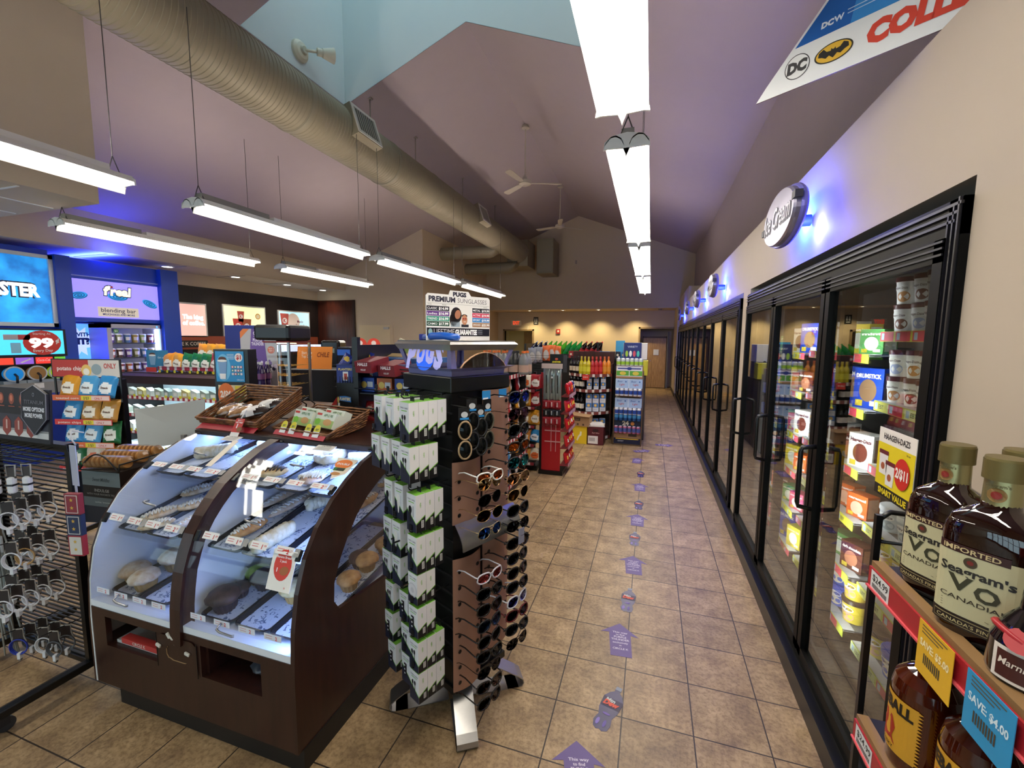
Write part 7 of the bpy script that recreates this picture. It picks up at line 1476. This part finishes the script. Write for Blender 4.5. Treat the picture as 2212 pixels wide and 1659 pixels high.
# gondola with snack bags behind the spinner (right side faces the aisle)
GA = TR(-1.36, 0, 0)
t = thing('snack_gondola', 'black snack gondola with slanted red and white price rails behind the spinner', 'gondola')
b = MB(); b.lo((-1.85, 3.0, 0), (-1.80, 5.0, 1.34), BLACK); b.lo((-2.2, 3.0, 0), (-1.42, 5.0, .1), BLACK); b.lo((-2.2, 4.96, 0), (-1.42, 5.0, 1.36), '#17120f'); b.build('frame', t)
GZ = (.12, .36, .62, .88, 1.12, 1.32)
for z in GZ:
    b = MB(); b.lo((-1.80, 3.0, z-.015), (-1.40, 5.0, z), BLACK); F = FACE(-1.398, 4.0, z-.03, PI/2); 
    for k in range(18): b.rect(-.99+.11*k, 0, -.94+.11*k, .045, '#ddd6d0', 2, F)
    b.rect(-1.0, 0, 1.0, .045, '#a32a38', 1, F); b.build('shelf', t)
ks = {.12: ['white', 'blue', 'orange', 'yellow', 'blue', 'white'], .36: ['orange', 'orange', 'red', 'orange', 'blue', 'orange'], .62: ['gold', 'red', 'yellow', 'white', 'gold', 'yellow'], .88: ['red', 'yellow', 'gold', 'red', 'red', 'yellow'], 1.12: ['red', 'red', 'blue', 'red', 'gold', 'red']}
for z, kk in ks.items():
    for i, k in enumerate(kk): sbag(k, .2, .2, Matrix.Translation((-1.50, 3.3+.31*i, z+.10)) @ Matrix.Rotation(PI/2+.2, 4, 'Z') @ Matrix.Rotation(PI/2-.15, 4, 'X'), '%s snack bag, %s from the spinner on the %s gondola shelf' % (k, ORD[i], {.12: 'lowest', .36: 'second', .62: 'third', .88: 'fourth', 1.12: 'fifth'}[z]), 'snack bags on the gondola')
OIL = [(0, 0), (.05, .002), (.058, .015), (.058, .13), (.05, .17), (.03, .215), (.02, .235), (.02, .245)]
for nm, c in (('grey', '#6f7174'), ('black', '#1b1b1d')): pass
OILP = {k: Proto(lambda c=c: lathe_bottle('motor_oil_bottle', 'bottle', OIL, col(c, .35), '#e0702c' if c != '#1b1b1d' else '#2a2a2c', capz=(.24, .262, .022), labz=(.03, .11, .0586), labc=col('#b8998a', .4), ell=.7)) for k, c in (('grey', '#77797c'), ('black', '#1b1b1d'))}
for r in range(2):
    for i in range(5): OILP['black' if i == 3 else 'grey'].put(TR(-1.80+.115*i, 4.6+.14*r, 1.32), '%s motor oil bottle, %s from the left in the %s row on the gondola' % ('black' if i == 3 else 'grey', ORD[i], ('front', 'rear')[r]), 'motor oil bottles')
for i in range(5): b = MB(); b.box((0, 0, .11), (.07, .05, .2), ('#1f3f8a', '#dfe4e8', '#2a4a9a', '#c8b8c0', '#a84a5a')[i], b=.004); b.lo((-.03, -.026, .05), (.03, -.0255, .14), '#e8e6e2'); o = b.build('car_care_carton'); o.matrix_world = TR(-1.78+.085*i, 4.9, 1.32); tag(o, 'tall car care carton, %s from the left above the motor oil' % ORD[i], 'carton', 'car care cartons')
# second wire gondola with peg bags and red candy rack
t = thing('peg_rack', 'black wire rack with hanging bags beyond the motor oil', 'rack', TR(-1.48, 5.35, 0))
b = MB(); b.lo((-.28, .0, .05), (-.25, .04, 1.62), BLACK); b.lo((.06, 0, .05), (.09, .04, 1.3), BLACK); b.lo((-.30, -.02, 0), (.12, .5, .06), BLACK); b.lo((-.24, .03, .2), (.08, .04, 1.2), '#17120f')
for k in range(8): b.tube([(-.28, -.02, 1.30+.03*k), (.3, -.02, 1.30+.03*k)], .003, BLACK, 4)
b.build('frame', t)
for i, (px, py, k) in enumerate(((1150, 768, 'silver'), (1163, 766, 'silver'), (1180, 763, 'orange2'), (1192, 762, 'orange2'), (1203, 764, 'orange2'))):
    b = MB(); b.bag(.11, .2, .05, col('#8c8e96' if k == 'silver' else '#e0682c', .3), col('#c9c4c0', .4), i); o = b.build('hanging_bag'); p_ = pt(px, py, 5.6); o.matrix_world = Matrix.Translation(p_) @ Matrix.Rotation(PI/2, 4, 'X') @ Matrix.Rotation(.1, 4, 'Y'); tag(o, '%s hanging bag, %s from the left on top of the wire rack' % ('silver' if k == 'silver' else 'orange', ORD[i]), 'bag', 'hanging bags on the wire rack')
RM = TR(-1.16, 5.28, 0)
t = thing('candy_rack', 'bright red wire candy rack at the aisle end of the gondola', 'rack', RM)
b = MB(); b.lo((-.14, -.02, .02), (.12, .0, 1.30), col('#b01c24', .4)); b.lo((-.15, -.05, 0), (.16, .3, .05), BLACK); b.lo((-.15, -.03, .0), (-.12, .02, 1.1), BLACK)
for z in (.42, .56): b.lo((-.08, -.03, z), (.12, -.02, z+.012), '#d8a8a8')
for x in (.0, .06): b.lo((x, -.03, .30), (x+.006, -.02, .68), '#d8a8a8')
b.build('red_frame', t)
for z in (.12, .34, .56, .78, 1.0): b = MB(); b.lo((.12, -.02, z), (.22, .5, z+.01), '#8a2028'); b.rect(0, 0, .5, .05, '#8a3a5a', 1, FACE(.222, .0, z-.02, PI/2)); [b.rect(.02+.08*k, .005, .07+.08*k, .045, '#d8b8c4', 2, FACE(.222, .0, z-.02, PI/2)) for k in range(6)]; b.build('side_shelf', t)
random.seed(11)
for zi, z in enumerate((.14, .36, .58, .80, 1.02)):
    for i in range(4):
        b = MB(); b.bag(.11, .15, .05, col(('#c01f26', '#a81a22', '#d8302c', '#2a2a6a' if zi > 3 else '#b02028')[i], .25), col(('#e2b83a', '#e6e0d8', '#c8d84a')[(i+zi) % 3], .35), i+zi, ell=(0, 0, .2, .16)); o = b.build('candy_bag'); o.matrix_world = RM @ Matrix.Translation((.19, .03+.12*i, z+.08)) @ Matrix.Rotation(PI/2+random.uniform(-.4, .1), 4, 'Z') @ Matrix.Rotation(PI/2-.2, 4, 'X'); tag(o, 'red candy bag, %s from the front on the %s shelf of the red candy rack' % (ORD[i], ORD[zi]), 'bag', 'candy bags on the red rack')
for k, (z0, z1, cc) in enumerate(((.97, 1.36, 'ice'), (.86, .96, 'red'), (.76, .85, 'black'), (.65, .75, 'red'))):
    for i in range(3):
        b = MB(); b.bag(.09, z1-z0, .04, {'ice': col('#a9b4b0', .15, .6), 'red': col('#a8202c', .25), 'black': col('#26262a', .2)}[cc], {'ice': col('#2a302c', .2), 'red': col('#e4c8c8', .3), 'black': col('#c8c8c4', .2)}[cc], k*3+i, ell=(0, 0, .12, .3)); o = b.build('novelty_packet'); o.matrix_world = Matrix.Translation((-1.21+.07*i, 5.20, (z0+z1)/2)) @ Matrix.Rotation(PI/2, 4, 'X'); tag(o, '%s packet, %s from the left in the clear hanging strip, %s row' % ({'ice': 'clear silvery', 'red': 'red striped', 'black': 'black'}[cc], ORD[i], ORD[k]), 'packet', 'packets in the clear strip')
b = MB(); b.lo((-1.27, 5.16, .62), (-1.01, 5.165, 1.40), PLASTIC); b.lo((-1.27, 5.16, 1.36), (-1.01, 5.17, 1.42), '#c9b8b4'); b.lo((-1.15, 5.16, 1.24), (-1.13, 5.262, 1.26), '#c9ccd0'); tag(b.build('clear_strip'), 'clear plastic hanging display panel in front of the red rack', 'panel')
b = MB(); b.lo((-.02, 0, -.02), (.02, .02, 0), BLACK); b.lo((-.16, 0, 0), (.14, .02, .40), BLACK); b.lo((.14, 0, .0), (.22, .02, .38), '#3a3a40'); F = FACE(-.01, -.001, .2); b.disc(0, .09, .035, '#c8503a', 1, F, ry=.025); b.text('ANSWER', 0, .01, .035, '#d8cf2c', 1, F, w=.2, bold=.06); b.text('YOUR CALL', 0, -.06, .03, '#c9c4b0', 1, F, w=.13); o = b.build('black_sign'); o.matrix_world = TR(-1.10, 5.262, 1.31) @ Matrix.Scale(.56, 4); tag(o, 'black sign board reading ANSWER in yellow above the red candy rack', 'sign')
# soda display at the back
t = thing('soda_rack', 'black tiered rack of large soda bottles against the back area', 'rack', TR(-1.75, 8.8, 0))
b = MB(); b.lo((-.75, .2, 0), (.75, .6, 1.30), BLACK); b.lo((-.75, -.1, .9), (.75, .3, .93), BLACK); b.lo((-.75, .0, 1.33), (.75, .5, 1.36), BLACK); b.lo((-.77, -.1, 1.3), (-.73, .55, 1.62), BLACK); b.lo((.73, -.1, 1.3), (.77, .55, 1.66), BLACK); b.lo((-.75, -.1, 1.3), (.75, -.08, 1.42), BLACK); b.build('frame', t)
L2 = [(0, 0), (.045, .003), (.054, .02), (.054, .17), (.05, .2), (.032, .26), (.015, .295), (.014, .305)]
SODA = {k: Proto(lambda v=v: lathe_bottle('soda_bottle', 'bottle', L2, col(v[0], .12), v[1], capz=(.3, .322, .0155), labz=(.09, .16, .0546), labc=col(v[2], .4))) for k, v in {'blue': ('#121838', '#e0e0e0', '#2a3f9a'), 'lime': ('#5ac02a', '#4ab02a', '#3a8a2a'), 'green': ('#1a9a3c', '#2aa84a', '#2a8a4a'), 'cola': ('#1a0a08', '#d8403a', '#b0282c')}.items()}
for i in range(14):
    k = ['blue', 'blue', 'blue', 'lime', 'lime', 'lime', 'lime', 'green', 'green', 'green', 'cola', 'cola', 'cola', 'cola'][i]
    for r in range(1): SODA[k].put(Matrix.Translation((-2.42+.103*i, 8.82, 1.40)) @ Matrix.Rotation(.55, 4, 'Y') @ Matrix.Rotation(.15, 4, 'X'), 'leaning %s soda bottle, %s from the left on the back rack' % (k, ORD[i]), 'large soda bottles')
# curved wine shelf
WM = TR(-.97, 7.62, 0)
BRN = wood_mat('cherry_laminate', '#2a0f0c', '#451c16', .35)
t = thing('wine_shelf', 'dark cherry half-round shelf unit of wine with curved shelf edges', 'shelf unit', WM)
b = MB(); b.lo((-.38, .28, 0), (.36, .30, 1.5), BRN); b.lo((.34, -.1, 0), (.36, .3, 1.3), BRN); b.lo((-.38, -.1, 0), (-.36, .3, 1.3), BRN); b.lo((-.08, -.12, .05), (-.06, .28, 1.08), BRN); b.build('carcass', t)
for z in (.05, .48, .86, 1.12):
    b = MB(); P = [(-.38, .28)]+[(-.38+.74*i/20, -.10-.30*math.sin(PI*i/20)) for i in range(21)]+[(.36, .28)]
    b.prism(P, z-.015, z+.01, BRN); P2 = P[1:-1]
    for i in range(20):
        (x0, y0), (x1, y1) = P2[i], P2[i+1]; c = '#7a3a34' if i % 3 else '#ddd6d0'; b.add([(x0, y0-.004, z-.03), (x1, y1-.004, z-.03), (x1, y1-.004, z+.02), (x0, y0-.004, z+.02)], [(0, 1, 2, 3)], c)
    b.build('curved_shelf', t)
WP = [(0, 0), (.036, .003), (.038, .02), (.038, .17), (.03, .205), (.015, .235), (.0145, .285)]
WB = {k: Proto(lambda v=v: lathe_bottle('wine_bottle', 'bottle', WP, col(v[0], .1), v[2], capz=(.26, .30, .0155), labz=(.05, .13, .0386), labc=col(v[1], .4))) for k, v in {'dark': ('#0e0a0c', '#e4ddd0', '#141012'), 'yellow': ('#c8b82a', '#dcd43a', '#c8b040'), 'red': ('#b02a2c', '#c83a34', '#c8483a'), 'orange': ('#d8842a', '#e09a3a', '#c8642a'), 'white': ('#1a1416', '#d8c8b0', '#2a2024')}.items()}
for i, k in enumerate(['white', 'white', 'white', 'yellow', 'yellow', 'yellow', 'red', 'red', 'red', 'orange', 'orange']): x = -.33+.063*i; WB[k].put(WM @ TR(x, -.09-.22*math.sin(PI*(x+.38)/.74), 1.13), '%s-labelled bottle, %s from the left on the top curved shelf' % (k, ORD[i]), 'bottles on the curved shelf')
for j, z in enumerate((.87, .49)):
    for i in range(4): x = -.33+.07*i; WB['dark'].put(WM @ TR(x, -.08-.20*math.sin(PI*(x+.38)/.74), z), 'dark wine bottle, %s from the left on the %s curved shelf' % (ORD[i], ('middle', 'lower')[j]), 'bottles on the curved shelf')
def make_wbox():
    b = MB(); b.box((0, 0, .075), (.098, .09, .15), '#dfe2e8', b=.002); F = FACE(0, -.0455, .075); b.rect(-.048, -.005, .048, .07, '#3f7fc8', 1, F); b.disc(0, .03, .026, '#e2b04a', 2, F); b.disc(0, .03, .016, '#f0d080', 3, F); b.rect(-.03, -.04, .03, -.036, '#8a94a4', 1, F); return tag(b.build('wine_box'), '', 'box wine')
WX = Proto(make_wbox)
for j, (z, nl) in enumerate(((.872, 2 - 0), (.492, 2), (.062, 2))):
    for lv in range(nl if j else 1 + 0 if False else nl):
        if j == 0 and lv == 1: pass
        for i in range(3): x = -.0+.112*i; WX.put(WM @ TR(x, -.04-.2*math.sin(PI*(x+.38)/.74), z+.0+.152*lv if not (j == 0) else z+.122*lv, 0) @ (Matrix.Scale(.8, 4) if j == 0 else Matrix()), 'blue and white wine carton, %s from the left, %s of the %s curved shelf' % (ORD[i], ('lower', 'upper')[lv], ('middle', 'lower', 'floor')[j]), 'blue and white wine cartons')
b = MB(); b.lo((-.05, -.004, 0), (.06, 0, .09), '#d8382c'); b.text('2/$10', 0, .04, .02, '#f8e8e0', 1, FACE(0, -.0045, 0), w=.08); o = b.build('red_tag'); o.matrix_world = TR(-1.02, 7.22, 1.04); tag(o, 'red price tag on the top curved wine shelf', 'tag')
# upper merchandise behind the wine shelf
t = thing('back_gondola', 'dark gondola end behind the wine shelf with blue and red packs', 'gondola', TR(-.95, 8.1, 0)); b = MB(); b.lo((-.7, 0, 0), (.5, .6, 1.36), '#1a1412'); b.lo((-.7, -.1, 1.34), (.5, .6, 1.37), BLACK); b.build('carcass', t)
for i in range(12):
    c = ['#a8282c', '#a8282c', '#c8483a', '#8a2430', '#1a1418', '#a02830', '#3a86c8', '#3a86c8', '#182038', '#182038', '#3a86c8', '#3a86c8'][i]
    blk('four_pack', 'small %s drink pack, %s from the left above the wine shelf' % ('red' if i < 6 else 'blue', ORD[i]), 'drink pack', c, (-.042, 0, 0), (.042, .1, .13), TR(-1.42+.095*i, 8.05, 1.37), lambda b: b.disc(0, .07, .02, '#e8dcc8', 1, FACE(0, -.001, 0)), 'drink packs above the wine shelf')
blk('blue_box_sign', 'light blue sign box above the back shelves', 'sign', '#3f9ac8', (-.08, 0, 0), (.08, .04, .33), TR(-.53, 8.15, 1.37))
# boxes on the floor in front
BRB = col('#a8835c', .7, noise=.05)
carton('floor_box', 'yellow floor carton with a white footprint mark', 'box', '#e6c21e', (.235, .3, .30), TR(-1.06, 7.15, 0), lambda b, F, G: (b.poly([(-.05, -.09), (-.03, -.1), (.0, -.03), (.03, -.01), (.035, .05), (.01, .06), (.0, .01), (-.025, -.02)], '#f2e8c8', 1, F)))
carton('floor_box', 'maroon wine carton with a white barcode label', 'box', '#571520', (.255, .3, .30), TR(-.80, 7.14, 0), lambda b, F, G: (b.rect(-.12, -.13, .04, .0, '#e6e0dc', 1, F), [b.rect(-.1+.012*k, -.09, -.095+.012*k, -.03, '#2a2222', 2, F) for k in range(8)], b.disc(0, .09, .05, '#2a0c12', 1, F, ry=.025), b.text('Red Wine', 0, .04, .02, '#d8b8b0', 1, F, shear=.3)))
b = MB(); b.lo((-.13, -.15, 0), (.13, .15, .012), '#d6d2cc', TR(0, 0, 0, .1)); b.lo((-.12, -.14, .012), (.10, .13, .035), '#e6e2dc', TR(0, 0, 0, .25)); o = b.build('paper_stack'); o.matrix_world = TR(-.80, 7.14, .302); tag(o, 'loose white papers lying on the maroon wine carton', 'papers')
carton('floor_box', 'green and brown carton left of the yellow one', 'box', '#6a6440', (.12, .3, .29), TR(-1.25, 7.15, 0), lambda b, F, G: b.rect(-.04, -.1, .03, .12, '#8a6a40', 1, F))
carton('floor_box', 'open brown cardboard box resting on the yellow carton', 'box', BRB, (.42, .3, .17), TR(-1.11, 7.13, .302, R(-3), 0, R(3)), lambda b, F, G: (b.rect(-.13, .0, .06, .05, '#3a2a20', 1, F), b.text('KEEP COLD', -.035, .013, .02, '#a8835c', 2, F), [b.rect(-.17+.09*k, -.07, -.14+.09*k, -.04, '#4a3828', 1, F) for k in range(4)], b.lo((-.21, -.2, .17), (.21, -.14, .176), BRB)))
# beer stack by the aisle
EM = TR(-.31, 7.33, 0)
CANW = Proto(lambda: lathe_bottle('beer_can', 'can', [(0, 0), (.026, .002), (.0325, .01), (.0325, .11), (.027, .12)], col('#e6e6ea', .3, .4), '#c0c0c4', capz=(.119, .121, .027), labz=(.03, .09, .0329), labc=col('#2a4a9a', .35), n=12))
CANB = Proto(lambda: lathe_bottle('beer_can', 'can', [(0, 0), (.026, .002), (.0325, .01), (.0325, .11), (.027, .12)], col('#27518a', .3, .4), '#c0c0c4', capz=(.119, .121, .027), labz=(.05, .1, .0329), labc=col('#3f86b8', .35), n=12))
CANP = Proto(lambda: lathe_bottle('beer_can', 'can', [(0, 0), (.026, .002), (.0325, .01), (.0325, .11), (.027, .12)], col('#b86a8a', .3, .4), '#d0d0d4', capz=(.119, .121, .027), labz=(.03, .09, .0329), labc=col('#4a5a9a', .35), n=12))
CANG = Proto(lambda: lathe_bottle('beer_can', 'can', [(0, 0), (.026, .002), (.0325, .01), (.0325, .11), (.027, .12)], col('#dfe6e0', .3, .4), '#d0d0d4', capz=(.119, .121, .027), labz=(.02, .07, .0329), labc=col('#9ac23a', .35), n=12))
t = thing('beer_stand', 'wooden-edged cardboard stand carrying tiers of beer by the aisle', 'stand', EM)
b = MB(); b.lo((-.22, -.2, 0), (.22, .2, .02), '#5a4630'); b.lo((-.225, .18, 0), (.225, .2, 1.2), '#8a7458'); b.lo((.212, -.2, 0), (.225, .2, .6), '#6a5036'); b.lo((-.225, -.2, 0), (-.212, .2, .6), '#6a5036'); b.build('stand_frame', t)
def beer(z, h, c, label, draw=None): carton('beer_case', label, 'beer case', c, (.42, .34, h), EM @ TR(0, 0, z), draw)
beer(.02, .09, '#161c3a', 'dark blue beer case at the very bottom of the stack', lambda b, F, G: (b.text('SEIFERT', -.1, -.01, .02, '#c8c8d0', 1, F), b.rect(-.18, .03, .18, .045, '#e0b83a', 1, F)))
beer(.115, .12, BRB, 'brown beer tray above the bottom case', lambda b, F, G: (b.text('TWIST', -.1, .0, .03, '#3a2c20', 1, F), b.rect(.02, -.03, .15, .03, '#4a3828', 1, F)))
beer(.30, .12, '#13233f', 'navy beer case with large white numerals', lambda b, F, G: (b.text('24', -.03, -.03, .07, '#d8d0b8', 1, F, bold=.05), b.disc(.08, 0, .03, '#d88a3a', 1, F)))
beer(.48, .08, BRB, 'lower plain brown beer tray edge'); beer(.80, .08, BRB, 'upper plain brown beer tray edge')
pp = lambda b, F, G: [(b.rect(x-.1, -.07, x+.1, .07, '#a9c4e2', 1, F), b.text('Busch' if False else 'Beer', x-.03, .02, .03, '#3a5aa8', 2, F, shear=.2), b.text('Light', x, -.03, .03, '#b83a4a', 2, F, shear=.2), b.disc(x+.06, .03, .012, '#3a6ab0', 2, F)) for x in (-.107, .107)]
beer(.62, .155, '#cfdcec', 'lower pale blue and white beer case pair', pp); beer(.935, .155, '#cfdcec', 'upper pale blue and white beer case pair', pp)
beer(1.10, .20, BRB, 'white and green seltzer case in a brown tray', lambda b, F, G: (b.rect(-.2, -.07, .2, .095, '#e8e8ee', 1, F), b.rect(-.18, .045, .18, .065, '#2a3a8a', 2, F), b.disc(0, .055, .04, '#2a3a8a', 3, F, ry=.025), b.rect(-.2, -.06, -.005, .02, '#5aa83a', 2, F), b.rect(.005, -.06, .2, .02, '#5aa83a', 2, F), b.disc(-.1, -.02, .05, '#dcc84a', 3, F, ry=.03), b.disc(.1, -.02, .05, '#dcc84a', 3, F, ry=.03)))
for (z, P_, nm) in ((.50, CANW, 'white and blue, lower row'), (.815, CANW, 'white and blue, upper row'), (.41, CANB, 'dark blue row'), (.20, CANP, 'pink row'), (1.30, CANG, 'green and white row')):
    for i in range(6): P_.put(EM @ TR(-.175+.07*i, -.205+(.04 if z > 1.2 else 0), z), 'beer can, %s from the left in the %s of the stack' % (ORD[i], nm), 'beer cans of the aisle stack')
t = thing('party_pack', 'dark blue variety pack box on top of the beer stack', 'box', EM @ TR(.02, .05, 1.30)); b = MB(); b.lo((-.13, -.03, 0), (.15, .12, .37), '#1a2a68', b=.003); b.build('carton', t); b = MB(); F = FACE(0, -.0305, .22); b.text('VARIETY', .01, .07, .03, '#c8d0e0', 1, F, w=.16)
for k in range(4): b.disc(-.08+.06*k, -.03, .022, ('#9ac23a', '#e8e8ea', '#c84a5a', '#4ac0b0')[k], 1, F, ry=.05)
b.build('can_print', t)
for i in range(5): SODA['cola' if i % 2 else 'blue'].put(TR(-.52+.09*i, 7.75, 1.10), 'soda bottle behind the beer stack, %s from the left' % ORD[i], 'bottles behind the beer stack')
blk('rear_stack', 'tall mixed case stack behind the beer stand', 'stack', '#4a4038', (-.2, 0, 0), (.22, .8, 1.10), TR(-.28, 7.6, 0)); blk('yellow_pack', 'yellow and green case at the back of the beer stack', 'case', '#cfc62e', (-.03, 0, 0), (.12, .25, .25), TR(-.15, 7.56, 1.12)); blk('yellow_pack', 'white bottle case on the tall rear stack', 'case', '#d8d4c8', (-.2, .2, 0), (.2, .6, .28), TR(-.25, 7.6, 1.38))
blk('grey_case', 'grey case layer under the white bottle case', 'case', '#6a6460', (-.2, 0.1, 0), (.2, .6, .27), TR(-.25, 7.6, 1.105))
# back wall: exit sign, restroom sign, alarm, doors
TRIMC = col('#8f7a5a', .5)
for (x0, x1, z, i) in ((-5.35, -4.25, 2.02, 1), (-.36, .72, 2.1, 2)):
    b = MB(); b.lo((x0-.06, 15.72, 0), (x0, 15.93, z+.06), TRIMC); b.lo((x1, 15.72, 0), (x1+.06, 15.93, z+.06), TRIMC); b.lo((x0-.06, 15.72, z), (x1+.06, 15.93, z+.06), TRIMC); struct('trim_%d' % (i+2), b)
OAK = wood_mat('oak_door', '#9a7440', '#c09a5e', .4, (1, 1, .15))
b = MB(); b.lo((-.28, 16.2, .02), (.52, 16.24, 1.78), OAK); b.cyl((.0, 16.19, .98), (.0, 16.2, .98), .02, STEEL); b.lo((-.27, 16.19, 0), (-.25, 16.26, 1.85), '#5a4426'); b.lo((.52, 16.19, 0), (.54, 16.26, 1.85), '#5a4426'); b.lo((-.28, 16.19, 1.78), (.54, 16.26, 1.84), '#5a4426'); b.lo((.06, 16.19, 0), (.066, 16.2, 1.78), '#7a5a34'); struct('door_2', b)
blk('door_notice', 'white paper notice taped on the far wooden door', 'notice', '#d8dce4', (-.09, -.002, 0), (.09, 0, .2), TR(.19, 16.185, 1.18))
b = MB(); b.lo((-5.0, 17.2, 0), (-4.55, 17.28, 2.0), OAK); struct('door_3', b)
for k in range(4): blk('plastic_strip', 'hanging clear plastic door strip, %s in the far doorway' % ORD[k], 'strip', col('#9aa0a4', .3), (-.03, 0, 0), (.03, .004, 1.95), TR(.56+.03*(k % 2), 15.76+.05*k, .05, 1.2), None, 'plastic door strips', 0)
b = MB(); b.lo((-.2, -.05, -.1), (.2, 0, .1), '#dcd2bc', b=.01); b.text('EXIT', 0, -.055, .12, col('#d8401c', .4, emit=.8), 1, FACE(0, -.0505, 0), w=.26, bold=.04); o = b.build('exit_sign'); o.matrix_world = TR(-4.87, 15.72, 2.31, 0); tag(o, 'white EXIT sign with red letters over the left doorway', 'sign')
b = MB(); b.lo((-.09, -.01, -.14), (.09, 0, .14), '#17171a'); F = FACE(0, -.0105, 0)
for x in (-.035, .035): b.disc(x, .07, .018, '#e2e2e2', 1, F); b.rect(x-.02, -.04, x+.02, .045, '#e2e2e2', 1, F)
b.rect(-.05, -.1, .05, -.07, '#e2e2e2', 1, F); o = b.build('restroom_sign'); o.matrix_world = TR(-4.12, 15.745, 2.39); tag(o, 'small black restroom sign with white figures right of the EXIT sign', 'sign')
b = MB(); b.lo((-.07, -.05, -.085), (.07, 0, .085), '#a82a20'); b.lo((-.03, -.055, -.03), (.03, -.05, .04), '#e2d8cc'); o = b.build('fire_alarm'); o.matrix_world = TR(-3.26, 15.745, 2.0); tag(o, 'red fire alarm box on the back wall', 'fire alarm')
b = MB(); b.lo((-.025, -.03, -.06), (.025, 0, .06), '#c8bca8'); o = b.build('thermostat'); o.matrix_world = TR(-4.42, 15.745, 2.13); tag(o, 'small beige wall sensor over the left doorway', 'sensor')
b = MB(); b.lathe([(0, -.05), (.05, -.04), (.06, 0), (0, 0)], '#8a8078', 14); o = b.build('dome_camera'); o.matrix_world = TR(.25, 14.9, 2.72); tag(o, 'small dome camera under the far soffit', 'camera')
b = MB(); b.lo((-.03, -.004, -.06), (.03, 0, .06), '#9a8a80'); o = b.build('wall_outlet'); o.matrix_world = TR(-2.45, 14.49, 4.25); tag(o, 'small outlet plate high on the gable wall', 'outlet')

# snack shelves of the wire rack facing the camera
GR = bpy.data.objects.get('peg_rack')
for j, z in enumerate((.14, .38, .62, .86, 1.08)):
    b = MB(); b.lo((-.30, -.16, z-.01), (.12, .03, z), BLACK); F = FACE(-.09, -.162, z-.03); b.rect(-.21, 0, .21, .04, '#8a2c36', 1, F); [b.rect(-.2+.1*k, .004, -.14+.1*k, .036, '#ddd4d0', 2, F) for k in range(4)]; b.build('shelf', GR)
    for i in range(3):
        k = (['blue', 'yellow', 'white'], ['orange', 'orange', 'blue'], ['white', 'gold', 'yellow'], ['gold', 'yellow', 'red'], ['red', 'white', 'red'])[j][i]
        sbag(k, .2, .2, Matrix.Translation((-1.64+.135*i, 5.25+.012*i, z+.10)) @ Matrix.Rotation(PI/2-.2, 4, 'X') @ Matrix.Rotation(random.uniform(-.25, .25), 4, 'Z') @ Matrix.Scale(.8, 4), '%s snack bag, %s from the left on the %s shelf of the wire rack' % (k, ORD[i], ('lowest', 'second', 'third', 'fourth', 'top')[j]), 'snack bags on the wire rack')
